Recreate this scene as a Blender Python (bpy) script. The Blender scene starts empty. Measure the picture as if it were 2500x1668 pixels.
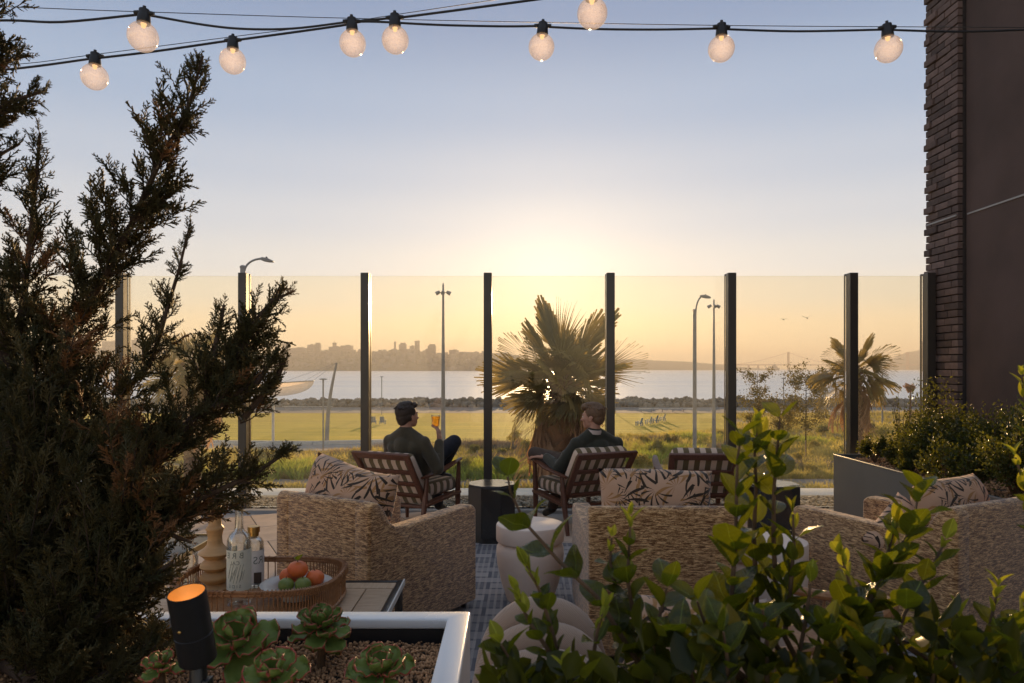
import bpy, bmesh, math, random
import numpy as np
from mathutils import Vector, Matrix, Euler, Quaternion

random.seed(7)
RNG = np.random.default_rng(11)
SC = bpy.context.scene
COL = SC.collection
PI = math.pi
R = math.radians

# ---------------------------------------------------------------- camera
FPX, CXP, HYP, EYE = 1736.1, 1250.0, 900.0, 1.5     # 25 mm lens on a 36 mm sensor; horizon row of the photograph
cam_d = bpy.data.cameras.new('camera')
cam = bpy.data.objects.new('camera', cam_d)
COL.objects.link(cam)
cam.location = (0, 0, EYE)
cam.rotation_euler = (R(90), 0, 0)
cam_d.lens = 25
cam_d.sensor_width = 36
cam_d.shift_y = (HYP - 834) / 2500
cam_d.clip_start = 0.05
cam_d.clip_end = 60000
cam_d.dof.use_dof = True
cam_d.dof.focus_distance = 4.6
cam_d.dof.aperture_fstop = 9
SC.camera = cam

# ---------------------------------------------------------------- sky, sun, exposure
SUN_EL, SUN_AZ = R(5.3), R(3.0)                      # azimuth to the right of +Y
SUN_DIR = Vector((math.sin(SUN_AZ) * math.cos(SUN_EL), math.cos(SUN_AZ) * math.cos(SUN_EL), math.sin(SUN_EL)))
world = bpy.data.worlds.new('World')
SC.world = world
world.use_nodes = True
wn, wl = world.node_tree.nodes, world.node_tree.links
wn.clear()


def wnode(t, **kw):
    n = wn.new(t)
    for k, v in kw.items():
        setattr(n, k, v)
    return n


w_out = wnode('ShaderNodeOutputWorld')
w_bg = wnode('ShaderNodeBackground')
w_bg.inputs['Strength'].default_value = 1.0
w_sky = wnode('ShaderNodeTexSky', sky_type='NISHITA')
w_sky.sun_disc = False
w_sky.sun_elevation = SUN_EL
w_sky.sun_rotation = SUN_AZ
w_sky.air_density = 1.0
w_sky.dust_density = 2.0
w_tc = wnode('ShaderNodeTexCoord')
w_sep = wnode('ShaderNodeSeparateXYZ')
wl.new(w_tc.outputs['Generated'], w_sep.inputs[0])
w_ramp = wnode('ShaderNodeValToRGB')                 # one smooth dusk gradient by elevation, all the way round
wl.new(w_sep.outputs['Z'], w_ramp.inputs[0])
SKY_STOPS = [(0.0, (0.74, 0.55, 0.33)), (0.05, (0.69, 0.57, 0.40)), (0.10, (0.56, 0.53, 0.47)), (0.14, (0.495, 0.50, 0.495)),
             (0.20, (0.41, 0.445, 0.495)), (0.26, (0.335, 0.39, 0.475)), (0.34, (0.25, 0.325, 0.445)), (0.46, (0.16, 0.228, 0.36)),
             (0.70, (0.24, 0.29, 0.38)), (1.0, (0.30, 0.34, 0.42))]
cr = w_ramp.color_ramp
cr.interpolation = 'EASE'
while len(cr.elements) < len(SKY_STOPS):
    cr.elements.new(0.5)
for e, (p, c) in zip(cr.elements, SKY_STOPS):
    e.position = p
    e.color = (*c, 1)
w_dot = wnode('ShaderNodeVectorMath', operation='DOT_PRODUCT')
wl.new(w_tc.outputs['Generated'], w_dot.inputs[0])
w_dot.inputs[1].default_value = SUN_DIR


def wmath(op, a, b=None, clamp=False):
    n = wnode('ShaderNodeMath', operation=op)
    n.use_clamp = clamp
    for i, v in enumerate((a, b)):
        if v is None:
            continue
        if isinstance(v, (int, float)):
            n.inputs[i].default_value = v
        else:
            wl.new(v, n.inputs[i])
    return n.outputs[0]


# the side away from the sunset is dimmer, the side of the sun brighter
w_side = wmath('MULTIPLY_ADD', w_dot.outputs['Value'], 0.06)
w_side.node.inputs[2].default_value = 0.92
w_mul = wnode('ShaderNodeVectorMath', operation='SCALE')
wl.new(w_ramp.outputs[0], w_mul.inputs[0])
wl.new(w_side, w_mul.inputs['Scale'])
w_pos = wmath('MAXIMUM', w_dot.outputs['Value'], 0.0)


def glow(power, col):
    g = wmath('POWER', w_pos, power)
    m = wnode('ShaderNodeVectorMath', operation='SCALE')
    m.inputs[0].default_value = col
    wl.new(g, m.inputs['Scale'])
    return m.outputs[0]


def wadd(a, b):
    m = wnode('ShaderNodeVectorMath', operation='ADD')
    wl.new(a, m.inputs[0])
    wl.new(b, m.inputs[1])
    return m.outputs[0]


w_nis = wnode('ShaderNodeVectorMath', operation='SCALE')
wl.new(w_sky.outputs[0], w_nis.inputs[0])
w_nis.inputs['Scale'].default_value = 0.006
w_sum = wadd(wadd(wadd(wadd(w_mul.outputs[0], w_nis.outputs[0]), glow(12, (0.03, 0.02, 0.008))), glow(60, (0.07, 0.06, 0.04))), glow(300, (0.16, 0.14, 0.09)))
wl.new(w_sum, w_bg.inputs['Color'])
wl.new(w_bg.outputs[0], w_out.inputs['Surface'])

sun_d = bpy.data.lights.new('sun', 'SUN')
sun_d.energy = 5.0
sun_d.angle = R(0.6)
sun_d.color = (1.0, 0.66, 0.34)
sun = bpy.data.objects.new('sun', sun_d)
COL.objects.link(sun)
sun.rotation_euler = SUN_DIR.to_track_quat('Z', 'Y').to_euler()

SC.view_settings.view_transform = 'Standard'
SC.view_settings.look = 'None'
SC.view_settings.gamma = 1.0
SC.view_settings.exposure = 0.55
SC.cycles.max_bounces = 8
SC.cycles.diffuse_bounces = 3
SC.cycles.glossy_bounces = 3
SC.cycles.transmission_bounces = 6
SC.cycles.transparent_max_bounces = 24
SC.cycles.volume_bounces = 0
SC.cycles.sample_clamp_indirect = 4.0
SC.cycles.use_denoising = True


# ---------------------------------------------------------------- helpers
def P(px, py, D):
    """where the photograph's pixel (px, py) lies at distance D in front of the camera, in metres"""
    return Vector(((px - CXP) / FPX * D, D, EYE - (py - HYP) / FPX * D))


def Pd(x, y, D):
    return P(x / 0.94, y / 0.94, D)


def link(o):
    COL.objects.link(o)
    return o


def tag(o, label=None, cat=None, group=None, kind=None):
    if label:
        o['label'] = label
    if cat:
        o['category'] = cat
    if group:
        o['group'] = group
    if kind:
        o['kind'] = kind
    return o


def thing(name, label, cat, loc=(0, 0, 0), rotz=0.0, group=None):
    o = bpy.data.objects.new(name, None)
    link(o)
    o.location = loc
    o.rotation_euler = (0, 0, rotz)
    o.empty_display_size = 0.1
    return tag(o, label, cat, group)


def mesh_obj(name, me, mat=None, parent=None, loc=None, rot=None, scale=None):
    o = bpy.data.objects.new(name, me)
    if mat is not None and not me.materials:
        me.materials.append(mat)
    link(o)
    if parent is not None:
        o.parent = parent
    if loc is not None:
        o.location = loc
    if rot is not None:
        o.rotation_euler = rot
    if scale is not None:
        o.scale = scale
    return o


def raw_mesh(name, V, F, smooth=False, mat=None, attr=None):
    me = bpy.data.meshes.new(name)
    me.from_pydata([tuple(v) for v in V], [], F)
    if smooth:
        me.polygons.foreach_set('use_smooth', [True] * len(me.polygons))
    if attr is not None:
        a = me.attributes.new('rnd', 'FLOAT', 'POINT')
        a.data.foreach_set('value', attr)
    if mat:
        me.materials.append(mat)
    me.update()
    return me


class MB:
    """collects simple solids and links them as one mesh object"""

    def __init__(self):
        self.V, self.F = [], []

    def add(self, V, F):
        b = len(self.V)
        self.V += [tuple(v) for v in V]
        self.F += [tuple(b + i for i in f) for f in F]
        return self

    def box(self, c, s, rot=None):
        hx, hy, hz = s[0] / 2, s[1] / 2, s[2] / 2
        V = [Vector((x, y, z)) for z in (-hz, hz) for y in (-hy, hy) for x in (-hx, hx)]
        if rot is not None:
            M = rot if isinstance(rot, Matrix) else Euler(rot).to_matrix()
            V = [M @ v for v in V]
        c = Vector(c)
        return self.add([v + c for v in V], [(0, 2, 3, 1), (4, 5, 7, 6), (0, 1, 5, 4), (2, 6, 7, 3), (0, 4, 6, 2), (1, 3, 7, 5)])

    def bar(self, p, q, w, h=None, up=(0, 0, 1)):
        p, q = Vector(p), Vector(q)
        d = q - p
        h = w if h is None else h
        z = d.normalized()
        u = Vector(up)
        x = u.cross(z)
        if x.length < 1e-4:
            x = Vector((1, 0, 0)).cross(z)
        x.normalize()
        y = z.cross(x)
        M = Matrix((x, y, z)).transposed()
        return self.box((p + q) / 2, (w, h, d.length), M)

    def tube(self, pts, rad, n=8, cap=True):
        pts = [Vector(p) for p in pts]
        if not hasattr(rad, '__len__'):
            rad = [rad] * len(pts)
        V, F = [], []
        up = None
        for i, p in enumerate(pts):
            t = (pts[min(i + 1, len(pts) - 1)] - pts[max(i - 1, 0)]).normalized()
            if up is None:
                up = Vector((0, 0, 1)) if abs(t.z) < 0.9 else Vector((1, 0, 0))
            x = up.cross(t).normalized()
            y = t.cross(x).normalized()
            up = y
            up = t.cross(x)
            up = x.cross(t) * -1
            up = y
            for k in range(n):
                a = 2 * PI * k / n
                V.append(p + (x * math.cos(a) + y * math.sin(a)) * rad[i])
            up = y
        for i in range(len(pts) - 1):
            for k in range(n):
                a, b = i * n + k, i * n + (k + 1) % n
                F.append((a, b, b + n, a + n))
        if cap:
            F.append(tuple(range(n))[::-1])
            F.append(tuple((len(pts) - 1) * n + k for k in range(n)))
        return self.add(V, F)

    def lathe(self, prof, c=(0, 0, 0), n=32, M=None, cap=True):
        V, F = [], []
        for r, z in prof:
            for k in range(n):
                a = 2 * PI * k / n
                v = Vector((r * math.cos(a), r * math.sin(a), z))
                if M is not None:
                    v = M @ v
                V.append(v + Vector(c))
        for i in range(len(prof) - 1):
            for k in range(n):
                a, b = i * n + k, i * n + (k + 1) % n
                F.append((a, b, b + n, a + n))
        if cap and prof[0][0] > 1e-5:
            F.append(tuple(range(n))[::-1])
        if cap and prof[-1][0] > 1e-5:
            F.append(tuple((len(prof) - 1) * n + k for k in range(n)))
        return self.add(V, F)

    def prism(self, poly, d, axis='x', c=(0, 0, 0)):
        """poly in the plane across the axis, extruded by d along it"""
        f = {'x': lambda a, b, t: (t, a, b), 'y': lambda a, b, t: (a, t, b), 'z': lambda a, b, t: (a, b, t)}[axis]
        n = len(poly)
        V = [Vector(f(a, b, 0)) + Vector(c) for a, b in poly] + [Vector(f(a, b, d)) + Vector(c) for a, b in poly]
        F = [tuple(range(n))[::-1], tuple(range(n, 2 * n))] + [(i, (i + 1) % n, (i + 1) % n + n, i + n) for i in range(n)]
        return self.add(V, F)

    def build(self, name, mat, parent=None, smooth=False, bevel=0.0, seg=2, loc=None, rot=None, angle=35):
        me = bpy.data.meshes.new(name)
        me.from_pydata(self.V, [], self.F)
        bm = bmesh.new()
        bm.from_mesh(me)
        bmesh.ops.recalc_face_normals(bm, faces=bm.faces)
        if bevel > 0:
            ed = [e for e in bm.edges if len(e.link_faces) == 2 and e.calc_face_angle(0) > R(20)]
            bmesh.ops.bevel(bm, geom=ed, offset=bevel, segments=seg, profile=0.5, affect='EDGES', clamp_overlap=True)
        bm.to_mesh(me)
        bm.free()
        if smooth or bevel > 0:
            me.polygons.foreach_set('use_smooth', [True] * len(me.polygons))
            try:
                me.set_sharp_from_angle(angle=R(angle))
            except Exception:
                pass
        me.update()
        return mesh_obj(name, me, mat, parent, loc, rot)


def np_scatter(name, base, mats, mat, rnd=None, parent=None, smooth=False, kind=None):
    """one mesh out of many copies of a small base mesh; base = (V, F with equal face size)"""
    V, F = np.asarray(base[0], dtype=np.float32), np.asarray(base[1], dtype=np.int32)
    M = np.asarray(mats, dtype=np.float32)
    n, nv = len(M), len(V)
    W = np.einsum('nij,vj->nvi', M[:, :3, :3], V) + M[:, None, :3, 3]
    FF = (F[None] + (np.arange(n, dtype=np.int32) * nv)[:, None, None]).reshape(-1)
    k = F.shape[1]
    nf = n * len(F)
    me = bpy.data.meshes.new(name)
    me.vertices.add(n * nv)
    me.vertices.foreach_set('co', W.reshape(-1))
    me.loops.add(nf * k)
    me.loops.foreach_set('vertex_index', FF)
    me.polygons.add(nf)
    me.polygons.foreach_set('loop_start', np.arange(nf, dtype=np.int32) * k)
    if smooth:
        me.polygons.foreach_set('use_smooth', np.ones(nf, dtype=bool))
    if rnd is None:
        rnd = RNG.random(n)
    a = me.attributes.new('rnd', 'FLOAT', 'POINT')
    a.data.foreach_set('value', np.repeat(np.asarray(rnd, dtype=np.float32), nv))
    me.update(calc_edges=True)
    me.validate()
    o = mesh_obj(name, me, mat, parent)
    if kind:
        o['kind'] = kind
    return o


def mats_from(pos, zdir, scale, roll=None):
    """4x4 arrays whose local Z looks along zdir"""
    pos = np.asarray(pos, float)
    z = np.asarray(zdir, float)
    z = z / (np.linalg.norm(z, axis=1, keepdims=True) + 1e-9)
    n = len(pos)
    ref = RNG.normal(size=(n, 3)) if roll is None else np.asarray(roll, float)
    x = np.cross(ref, z)
    x /= (np.linalg.norm(x, axis=1, keepdims=True) + 1e-9)
    y = np.cross(z, x)
    s = np.asarray(scale, float)
    if s.ndim == 0:
        s = np.full(n, float(s))
    if s.ndim == 1:
        s = np.stack([s, s, s], 1)
    M = np.zeros((n, 4, 4))
    M[:, :3, 0] = x * s[:, :1]
    M[:, :3, 1] = y * s[:, 1:2]
    M[:, :3, 2] = z * s[:, 2:3]
    M[:, :3, 3] = pos
    M[:, 3, 3] = 1
    return M


# ---------------------------------------------------------------- materials
class NT:
    def __init__(self, name):
        self.m = bpy.data.materials.new(name)
        self.m.use_nodes = True
        self.n, self.l = self.m.node_tree.nodes, self.m.node_tree.links
        self.n.clear()
        self.out = self.n.new('ShaderNodeOutputMaterial')

    def node(self, t, ins=None, **kw):
        n = self.n.new(t)
        for k, v in kw.items():
            setattr(n, k, v)
        for k, v in (ins or {}).items():
            self.set(n.inputs[k], v)
        return n

    def set(self, sock, v):
        if isinstance(v, bpy.types.NodeSocket):
            self.l.new(v, sock)
        elif isinstance(v, (tuple, list)) and len(v) == 3 and sock.type == 'RGBA':
            sock.default_value = (*v, 1)
        else:
            sock.default_value = v

    def math(self, op, a, b=0.0, c=0.0):
        n = self.node('ShaderNodeMath', operation=op)
        self.set(n.inputs[0], a)
        self.set(n.inputs[1], b)
        self.set(n.inputs[2], c)
        return n.outputs[0]

    def vmath(self, op, a, b=(0, 0, 0), s=None):
        n = self.node('ShaderNodeVectorMath', operation=op)
        self.set(n.inputs[0], a)
        self.set(n.inputs[1], b)
        if s is not None:
            self.set(n.inputs['Scale'], s)
        return n.outputs['Value'] if op in ('DOT_PRODUCT', 'LENGTH', 'DISTANCE') else n.outputs[0]

    def mix(self, f, a, b, blend='MIX'):
        n = self.node('ShaderNodeMix', data_type='RGBA', blend_type=blend)
        self.set(n.inputs[0], f)
        self.set(n.inputs[6], a)
        self.set(n.inputs[7], b)
        return n.outputs[2]

    def ramp(self, f, stops):
        n = self.node('ShaderNodeValToRGB')
        self.set(n.inputs[0], f)
        c = n.color_ramp
        while len(c.elements) < len(stops):
            c.elements.new(0.5)
        for e, (p, col) in zip(c.elements, stops):
            e.position = p
            e.color = (*col, 1) if len(col) == 3 else col
        return n.outputs[0]

    def coords(self, kind='Object', scale=(1, 1, 1), rot=(0, 0, 0)):
        tc = self.node('ShaderNodeTexCoord')
        mp = self.node('ShaderNodeMapping')
        self.l.new(tc.outputs[kind], mp.inputs[0])
        mp.inputs['Scale'].default_value = scale
        mp.inputs['Rotation'].default_value = rot
        return mp.outputs[0]

    def noise(self, vec, scale, detail=4, rough=0.55, dist=0.0):
        n = self.node('ShaderNodeTexNoise')
        self.set(n.inputs['Vector'], vec)
        n.inputs['Scale'].default_value = scale
        n.inputs['Detail'].default_value = detail
        n.inputs['Roughness'].default_value = rough
        n.inputs['Distortion'].default_value = dist
        return n.outputs[0]

    def bump(self, h, strength=0.3, dist=0.01, normal=None):
        n = self.node('ShaderNodeBump')
        n.inputs['Strength'].default_value = strength
        n.inputs['Distance'].default_value = dist
        self.set(n.inputs['Height'], h)
        if normal is not None:
            self.set(n.inputs['Normal'], normal)
        return n.outputs[0]

    def bsdf(self, color, rough=0.6, normal=None, metal=0.0, spec=0.5, sheen=0.0, **kw):
        n = self.node('ShaderNodeBsdfPrincipled')
        self.set(n.inputs['Base Color'], color)
        self.set(n.inputs['Roughness'], rough)
        n.inputs['Metallic'].default_value = metal
        n.inputs['Specular IOR Level'].default_value = spec
        n.inputs['Sheen Weight'].default_value = sheen
        if normal is not None:
            self.set(n.inputs['Normal'], normal)
        for k, v in kw.items():
            self.set(n.inputs[k.replace('_', ' ')], v)
        return n.outputs[0]

    def surf(self, s):
        self.l.new(s, self.out.inputs['Surface'])
        return self.m


def simple(name, c1, c2=None, scale=8, rough=0.6, bump=0.15, bscale=None, metal=0.0, spec=0.5, sheen=0.0, bdist=0.004, stretch=(1, 1, 1), objrnd=0.0, attr=0.0):
    t = NT(name)
    co = t.coords(scale=stretch)
    c2 = c2 or tuple(x * 0.8 for x in c1)
    nz = t.noise(co, scale)
    f = t.node('ShaderNodeMapRange', {'Value': nz, 'From Min': 0.3, 'From Max': 0.7}).outputs[0]
    col = t.mix(f, c1, c2)
    if objrnd:
        oi = t.node('ShaderNodeObjectInfo')
        v = t.math('MULTIPLY_ADD', oi.outputs['Random'], objrnd * 2, 1 - objrnd)
        col = t.vmath('SCALE', col, s=v)
    if attr:
        at = t.node('ShaderNodeAttribute', attribute_name='rnd')
        v = t.math('MULTIPLY_ADD', at.outputs['Fac'], attr * 2, 1 - attr)
        col = t.vmath('SCALE', col, s=v)
    nrm = t.bump(t.noise(co, bscale or scale * 6), bump, bdist) if bump else None
    rr = t.math('MULTIPLY_ADD', nz, 0.2, rough - 0.1)
    return t.surf(t.bsdf(col, rr, nrm, metal, spec, sheen))


def leafmat(name, dark, light, transl, rough=0.4, tfac=0.4, attr=True, spec=0.4, scale=3.0, warm_lit=None, veins=False):
    """foliage: glossy upper skin plus light let through"""
    t = NT(name)
    if attr:
        at = t.node('ShaderNodeAttribute', attribute_name='rnd').outputs['Fac']
    else:
        at = t.node('ShaderNodeObjectInfo').outputs['Random']
    nz = t.noise(t.coords(), scale, 3)
    f = t.math('MULTIPLY_ADD', nz, 0.6, t.math('MULTIPLY_ADD', at, 0.9, -0.35))
    f = t.math('MINIMUM', t.math('MAXIMUM', f, 0.0), 1.0)
    col = t.mix(f, dark, light)
    nrm = None
    if warm_lit is not None:                              # some sprays tinted orange-brown: warm light put into their colour
        col = t.mix(t.math('GREATER_THAN', at, 0.86), col, warm_lit)
    if veins:
        q = t.node('ShaderNodeSeparateXYZ', {0: t.coords()})
        ax = t.math('ABSOLUTE', q.outputs['X'])
        vn = t.math('SINE', t.math('MULTIPLY', t.math('SUBTRACT', q.outputs['Y'], t.math('MULTIPLY', ax, 0.7)), 62.0))
        mid = t.math('LESS_THAN', ax, 0.012)
        col = t.mix(mid, col, tuple(min(1, c * 2.6) for c in light))
        spots = t.math('GREATER_THAN', t.noise(t.vmath('ADD', t.coords(), t.vmath('SCALE', (7, 3, 5), s=at)), 9, 4, 0.7), 0.66)
        col = t.mix(t.math('MULTIPLY', spots, 0.7), col, (0.16, 0.11, 0.04))
        nrm = t.bump(t.math('ADD', t.math('MULTIPLY', vn, 0.09), t.noise(t.coords(), 12, 4)), 0.3, 0.03)
    p = t.bsdf(col, rough, nrm, spec=spec)
    tr = t.node('ShaderNodeBsdfTranslucent')
    t.set(tr.inputs[0], t.mix(f, tuple(c * 0.6 for c in transl), transl))
    mx = t.node('ShaderNodeMixShader')
    mx.inputs[0].default_value = tfac
    t.l.new(p, mx.inputs[1])
    t.l.new(tr.outputs[0], mx.inputs[2])
    return t.surf(mx.outputs[0])


M = {}
M['concrete'] = simple('concrete', (0.36, 0.35, 0.34), (0.28, 0.27, 0.26), 1.5, 0.85, 0.2, 60)
M['white_curb'] = simple('pale_parapet_metal', (0.62, 0.64, 0.64), (0.52, 0.54, 0.55), 3, 0.45, 0.05, 30)
M['soil'] = simple('dark_soil', (0.05, 0.035, 0.025), (0.025, 0.018, 0.012), 20, 0.95, 0.6, 80)
M['post'] = simple('bronze_post_paint', (0.045, 0.038, 0.032), (0.035, 0.03, 0.026), 6, 0.32, 0.04, 60, spec=0.6)
M['black'] = simple('black_metal', (0.02, 0.02, 0.021), (0.012, 0.012, 0.013), 12, 0.35, 0.05)
M['black_marble'] = simple('black_marble', (0.022, 0.02, 0.018), (0.028, 0.025, 0.022), 3, 0.2, 0.0, spec=0.8)
M['cord'] = simple('cord_rubber', (0.018, 0.017, 0.018), None, 30, 0.5, 0.05)
M['stucco'] = simple('brown_stucco', (0.105, 0.068, 0.058), (0.068, 0.045, 0.038), 1.1, 0.9, 0.7, 120, bdist=0.004)
M['brick'] = simple('brown_brick', (0.15, 0.10, 0.085), (0.10, 0.068, 0.058), 14, 0.85, 0.35, 90, objrnd=0.45, bdist=0.003)
M['mortar'] = simple('dark_mortar', (0.045, 0.036, 0.033), None, 20, 0.95, 0.4)
M['planter_grey'] = simple('grey_planter_metal', (0.15, 0.15, 0.145), (0.13, 0.13, 0.125), 2, 0.42, 0.05, 40)
M['planter_white'] = simple('white_planter_paint', (0.82, 0.81, 0.79), (0.76, 0.75, 0.74), 3, 0.24, 0.03, 50, spec=0.9)
M['paver'] = simple('paver_stone', (0.52, 0.39, 0.29), (0.38, 0.29, 0.23), 5, 0.85, 0.2, 120, objrnd=0.22)
M['pebble'] = simple('pebble', (0.34, 0.33, 0.31), (0.22, 0.215, 0.205), 30, 0.8, 0.1, attr=0.35)
M['gravel'] = simple('tan_gravel', (0.50, 0.28, 0.14), (0.34, 0.18, 0.085), 60, 0.9, 0.3, attr=0.4)
M['rock'] = simple('riprap_rock', (0.22, 0.195, 0.165), (0.14, 0.125, 0.105), 0.6, 0.9, 0.5, 3, attr=0.4, bdist=0.1)
M['galv'] = simple('galvanised_steel', (0.33, 0.32, 0.31), (0.25, 0.245, 0.24), 3, 0.5, 0.05, metal=0.0)
M['white_paint'] = simple('white_paint', (0.68, 0.66, 0.62), None, 6, 0.5, 0.05)
M['blue_paint'] = simple('blue_paint', (0.10, 0.24, 0.42), (0.08, 0.2, 0.36), 6, 0.5, 0.05)
M['walnut'] = simple('walnut_wood', (0.16, 0.06, 0.032), (0.10, 0.036, 0.02), 18, 0.38, 0.1, 60, stretch=(4, 4, 1), spec=0.5)
M['teak'] = simple('light_teak', (0.52, 0.37, 0.24), (0.40, 0.27, 0.165), 10, 0.6, 0.15, 60, stretch=(9, 1, 1), objrnd=0.1)
M['plaster'] = simple('white_plaster_table', (0.84, 0.67, 0.55), (0.80, 0.63, 0.51), 6, 0.6, 0.12, 50)
M['amber_vase'] = simple('amber_turned_wood', (0.55, 0.32, 0.13), (0.44, 0.24, 0.09), 10, 0.5, 0.15, 40, stretch=(1, 1, 5))
M['brass'] = simple('brass', (0.55, 0.36, 0.13), (0.45, 0.29, 0.1), 8, 0.3, 0.03, metal=1.0)
M['rattan'] = simple('rattan', (0.36, 0.17, 0.065), (0.22, 0.095, 0.035), 40, 0.5, 0.3, 120)
M['plate'] = simple('stoneware_plate', (0.50, 0.47, 0.42), (0.42, 0.39, 0.35), 14, 0.35, 0.05)
M['orange'] = simple('orange_peel', (0.75, 0.17, 0.035), (0.62, 0.11, 0.02), 12, 0.42, 0.35, 220, bdist=0.002)
M['lime'] = simple('lime_peel', (0.12, 0.17, 0.025), (0.2, 0.22, 0.04), 18, 0.4, 0.2, 200, bdist=0.002)
M['skin'] = simple('skin', (0.52, 0.28, 0.19), (0.44, 0.22, 0.145), 12, 0.55, 0.08, 90)
M['hair_dark'] = simple('dark_brown_hair', (0.045, 0.026, 0.016), (0.022, 0.013, 0.009), 30, 0.55, 0.9, 60, stretch=(3, 3, 0.6), bdist=0.008)
M['hair_fair'] = simple('light_brown_hair', (0.20, 0.11, 0.055), (0.11, 0.06, 0.03), 30, 0.55, 0.9, 60, stretch=(3, 3, 0.6), bdist=0.008)
M['olive_cloth'] = simple('olive_corduroy', (0.065, 0.052, 0.028), (0.045, 0.036, 0.02), 10, 0.9, 0.4, 90, sheen=0.2)
M['green_knit'] = simple('dark_green_knit', (0.042, 0.040, 0.026), (0.028, 0.028, 0.018), 14, 0.95, 0.5, 200, sheen=0.2)
M['denim'] = simple('dark_denim', (0.022, 0.024, 0.034), (0.014, 0.016, 0.024), 20, 0.9, 0.3, 160)
M['brown_cloth'] = simple('brown_trousers', (0.085, 0.058, 0.042), (0.06, 0.04, 0.03), 14, 0.9, 0.3, 160)
M['shoe'] = simple('dark_shoe', (0.02, 0.016, 0.014), None, 14, 0.5, 0.1)
M['shirt_pale'] = simple('pale_pink_shirt', (0.62, 0.50, 0.44), None, 14, 0.85, 0.2)
M['bark'] = simple('cypress_bark', (0.10, 0.062, 0.038), (0.05, 0.03, 0.02), 20, 0.95, 0.8, 40, stretch=(3, 3, 0.5))
M['stem'] = simple('green_brown_stem', (0.14, 0.075, 0.035), (0.08, 0.045, 0.02), 30, 0.7, 0.3)
M['palm_trunk'] = simple('palm_trunk', (0.27, 0.16, 0.10), (0.14, 0.08, 0.05), 6, 0.95, 1.0, 14, stretch=(1, 1, 0.5), bdist=0.05)
M['asphalt'] = simple('path_asphalt', (0.21, 0.20, 0.195), (0.17, 0.165, 0.16), 0.3, 0.9, 0.2, 8)
M['building'] = simple('far_building', (0.26, 0.22, 0.20), (0.2, 0.17, 0.155), 0.02, 0.9, 0.0, objrnd=0.2)
M['window_dark'] = simple('far_window_glass', (0.08, 0.08, 0.09), None, 0.05, 0.3, 0.0)
M['hillside'] = simple('wooded_hillside', (0.07, 0.07, 0.045), (0.14, 0.12, 0.09), 0.012, 1.0, 0.8, 0.05, bdist=6)
M['ship'] = simple('ship_paint', (0.16, 0.13, 0.13), None, 0.1, 0.7, 0.0)
M['bridge_red'] = simple('bridge_orange_paint', (0.35, 0.09, 0.05), None, 0.1, 0.7, 0.0)
M['feather'] = simple('dark_feathers', (0.06, 0.05, 0.045), None, 5, 0.9, 0.0)
M['cypress'] = leafmat('cypress_sprays', (0.045, 0.05, 0.016), (0.145, 0.105, 0.036), (0.40, 0.24, 0.05), 0.6, 0.3, scale=1.5, warm_lit=(0.26, 0.12, 0.045))
M['boxwood'] = leafmat('boxwood_leaves', (0.015, 0.026, 0.007), (0.05, 0.068, 0.015), (0.34, 0.33, 0.03), 0.35, 0.3)
M['bigleaf'] = leafmat('glossy_big_leaf', (0.022, 0.034, 0.006), (0.062, 0.078, 0.011), (0.46, 0.50, 0.014), 0.22, 0.26, attr=False, scale=20, veins=True)
M['newleaf'] = leafmat('young_bright_leaf', (0.12, 0.17, 0.015), (0.24, 0.27, 0.03), (0.66, 0.62, 0.04), 0.4, 0.5, attr=False, scale=20, veins=True)
M['palm_green'] = leafmat('palm_frond_green', (0.10, 0.10, 0.045), (0.19, 0.175, 0.08), (0.60, 0.44, 0.12), 0.5, 0.4, attr=False, scale=1)
M['palm_dry'] = leafmat('palm_frond_dry', (0.26, 0.16, 0.10), (0.42, 0.27, 0.17), (0.70, 0.38, 0.18), 0.8, 0.35, attr=False, scale=1)
M['meadow'] = leafmat('meadow_grass', (0.15, 0.16, 0.05), (0.46, 0.37, 0.15), (0.85, 0.70, 0.18), 0.8, 0.5, scale=0.15)
M['shrubleaf'] = leafmat('shrub_leaves', (0.09, 0.12, 0.06), (0.24, 0.26, 0.11), (0.55, 0.50, 0.12), 0.6, 0.4, scale=0.5)
M['treeleaf'] = leafmat('young_tree_leaves', (0.055, 0.065, 0.025), (0.13, 0.12, 0.04), (0.36, 0.28, 0.06), 0.6, 0.4, scale=0.5)
M['bluegrass'] = leafmat('thin_blue_grass', (0.10, 0.13, 0.07), (0.18, 0.20, 0.10), (0.3, 0.32, 0.12), 0.6, 0.4, scale=4)


def m_lawn():
    t = NT('lawn_grass')
    co = t.coords()
    a = t.noise(co, 0.05, 4)
    b = t.noise(t.coords(scale=(0.06, 1.0, 1)), 0.55, 6, 0.75)
    f = t.math('ADD', t.math('MULTIPLY_ADD', a, 0.5, -0.05), t.math('MULTIPLY', b, 0.75))
    sy = t.node('ShaderNodeSeparateXYZ', {0: co}).outputs['Y']
    far = t.math('MULTIPLY', t.math('MINIMUM', t.math('MAXIMUM', t.math('MULTIPLY_ADD', sy, 0.22, t.math('MULTIPLY_ADD', a, 3.0, -22.6)), 0.0), 1.0), 0.14)  # shade over the far lawn, put into the grass colour
    f = t.math('SUBTRACT', f, far)
    col = t.ramp(f, [(0.38, (0.020, 0.060, 0.006)), (0.50, (0.045, 0.10, 0.008)), (0.62, (0.14, 0.165, 0.010)), (0.74, (0.36, 0.27, 0.02))])
    nrm = t.bump(b, 1.0, 0.12)
    p = t.bsdf(col, 0.85, nrm, spec=0.1, sheen=0.3, Sheen_Tint=(1.0, 0.85, 0.25), Sheen_Roughness=0.4)
    return t.surf(p)


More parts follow.
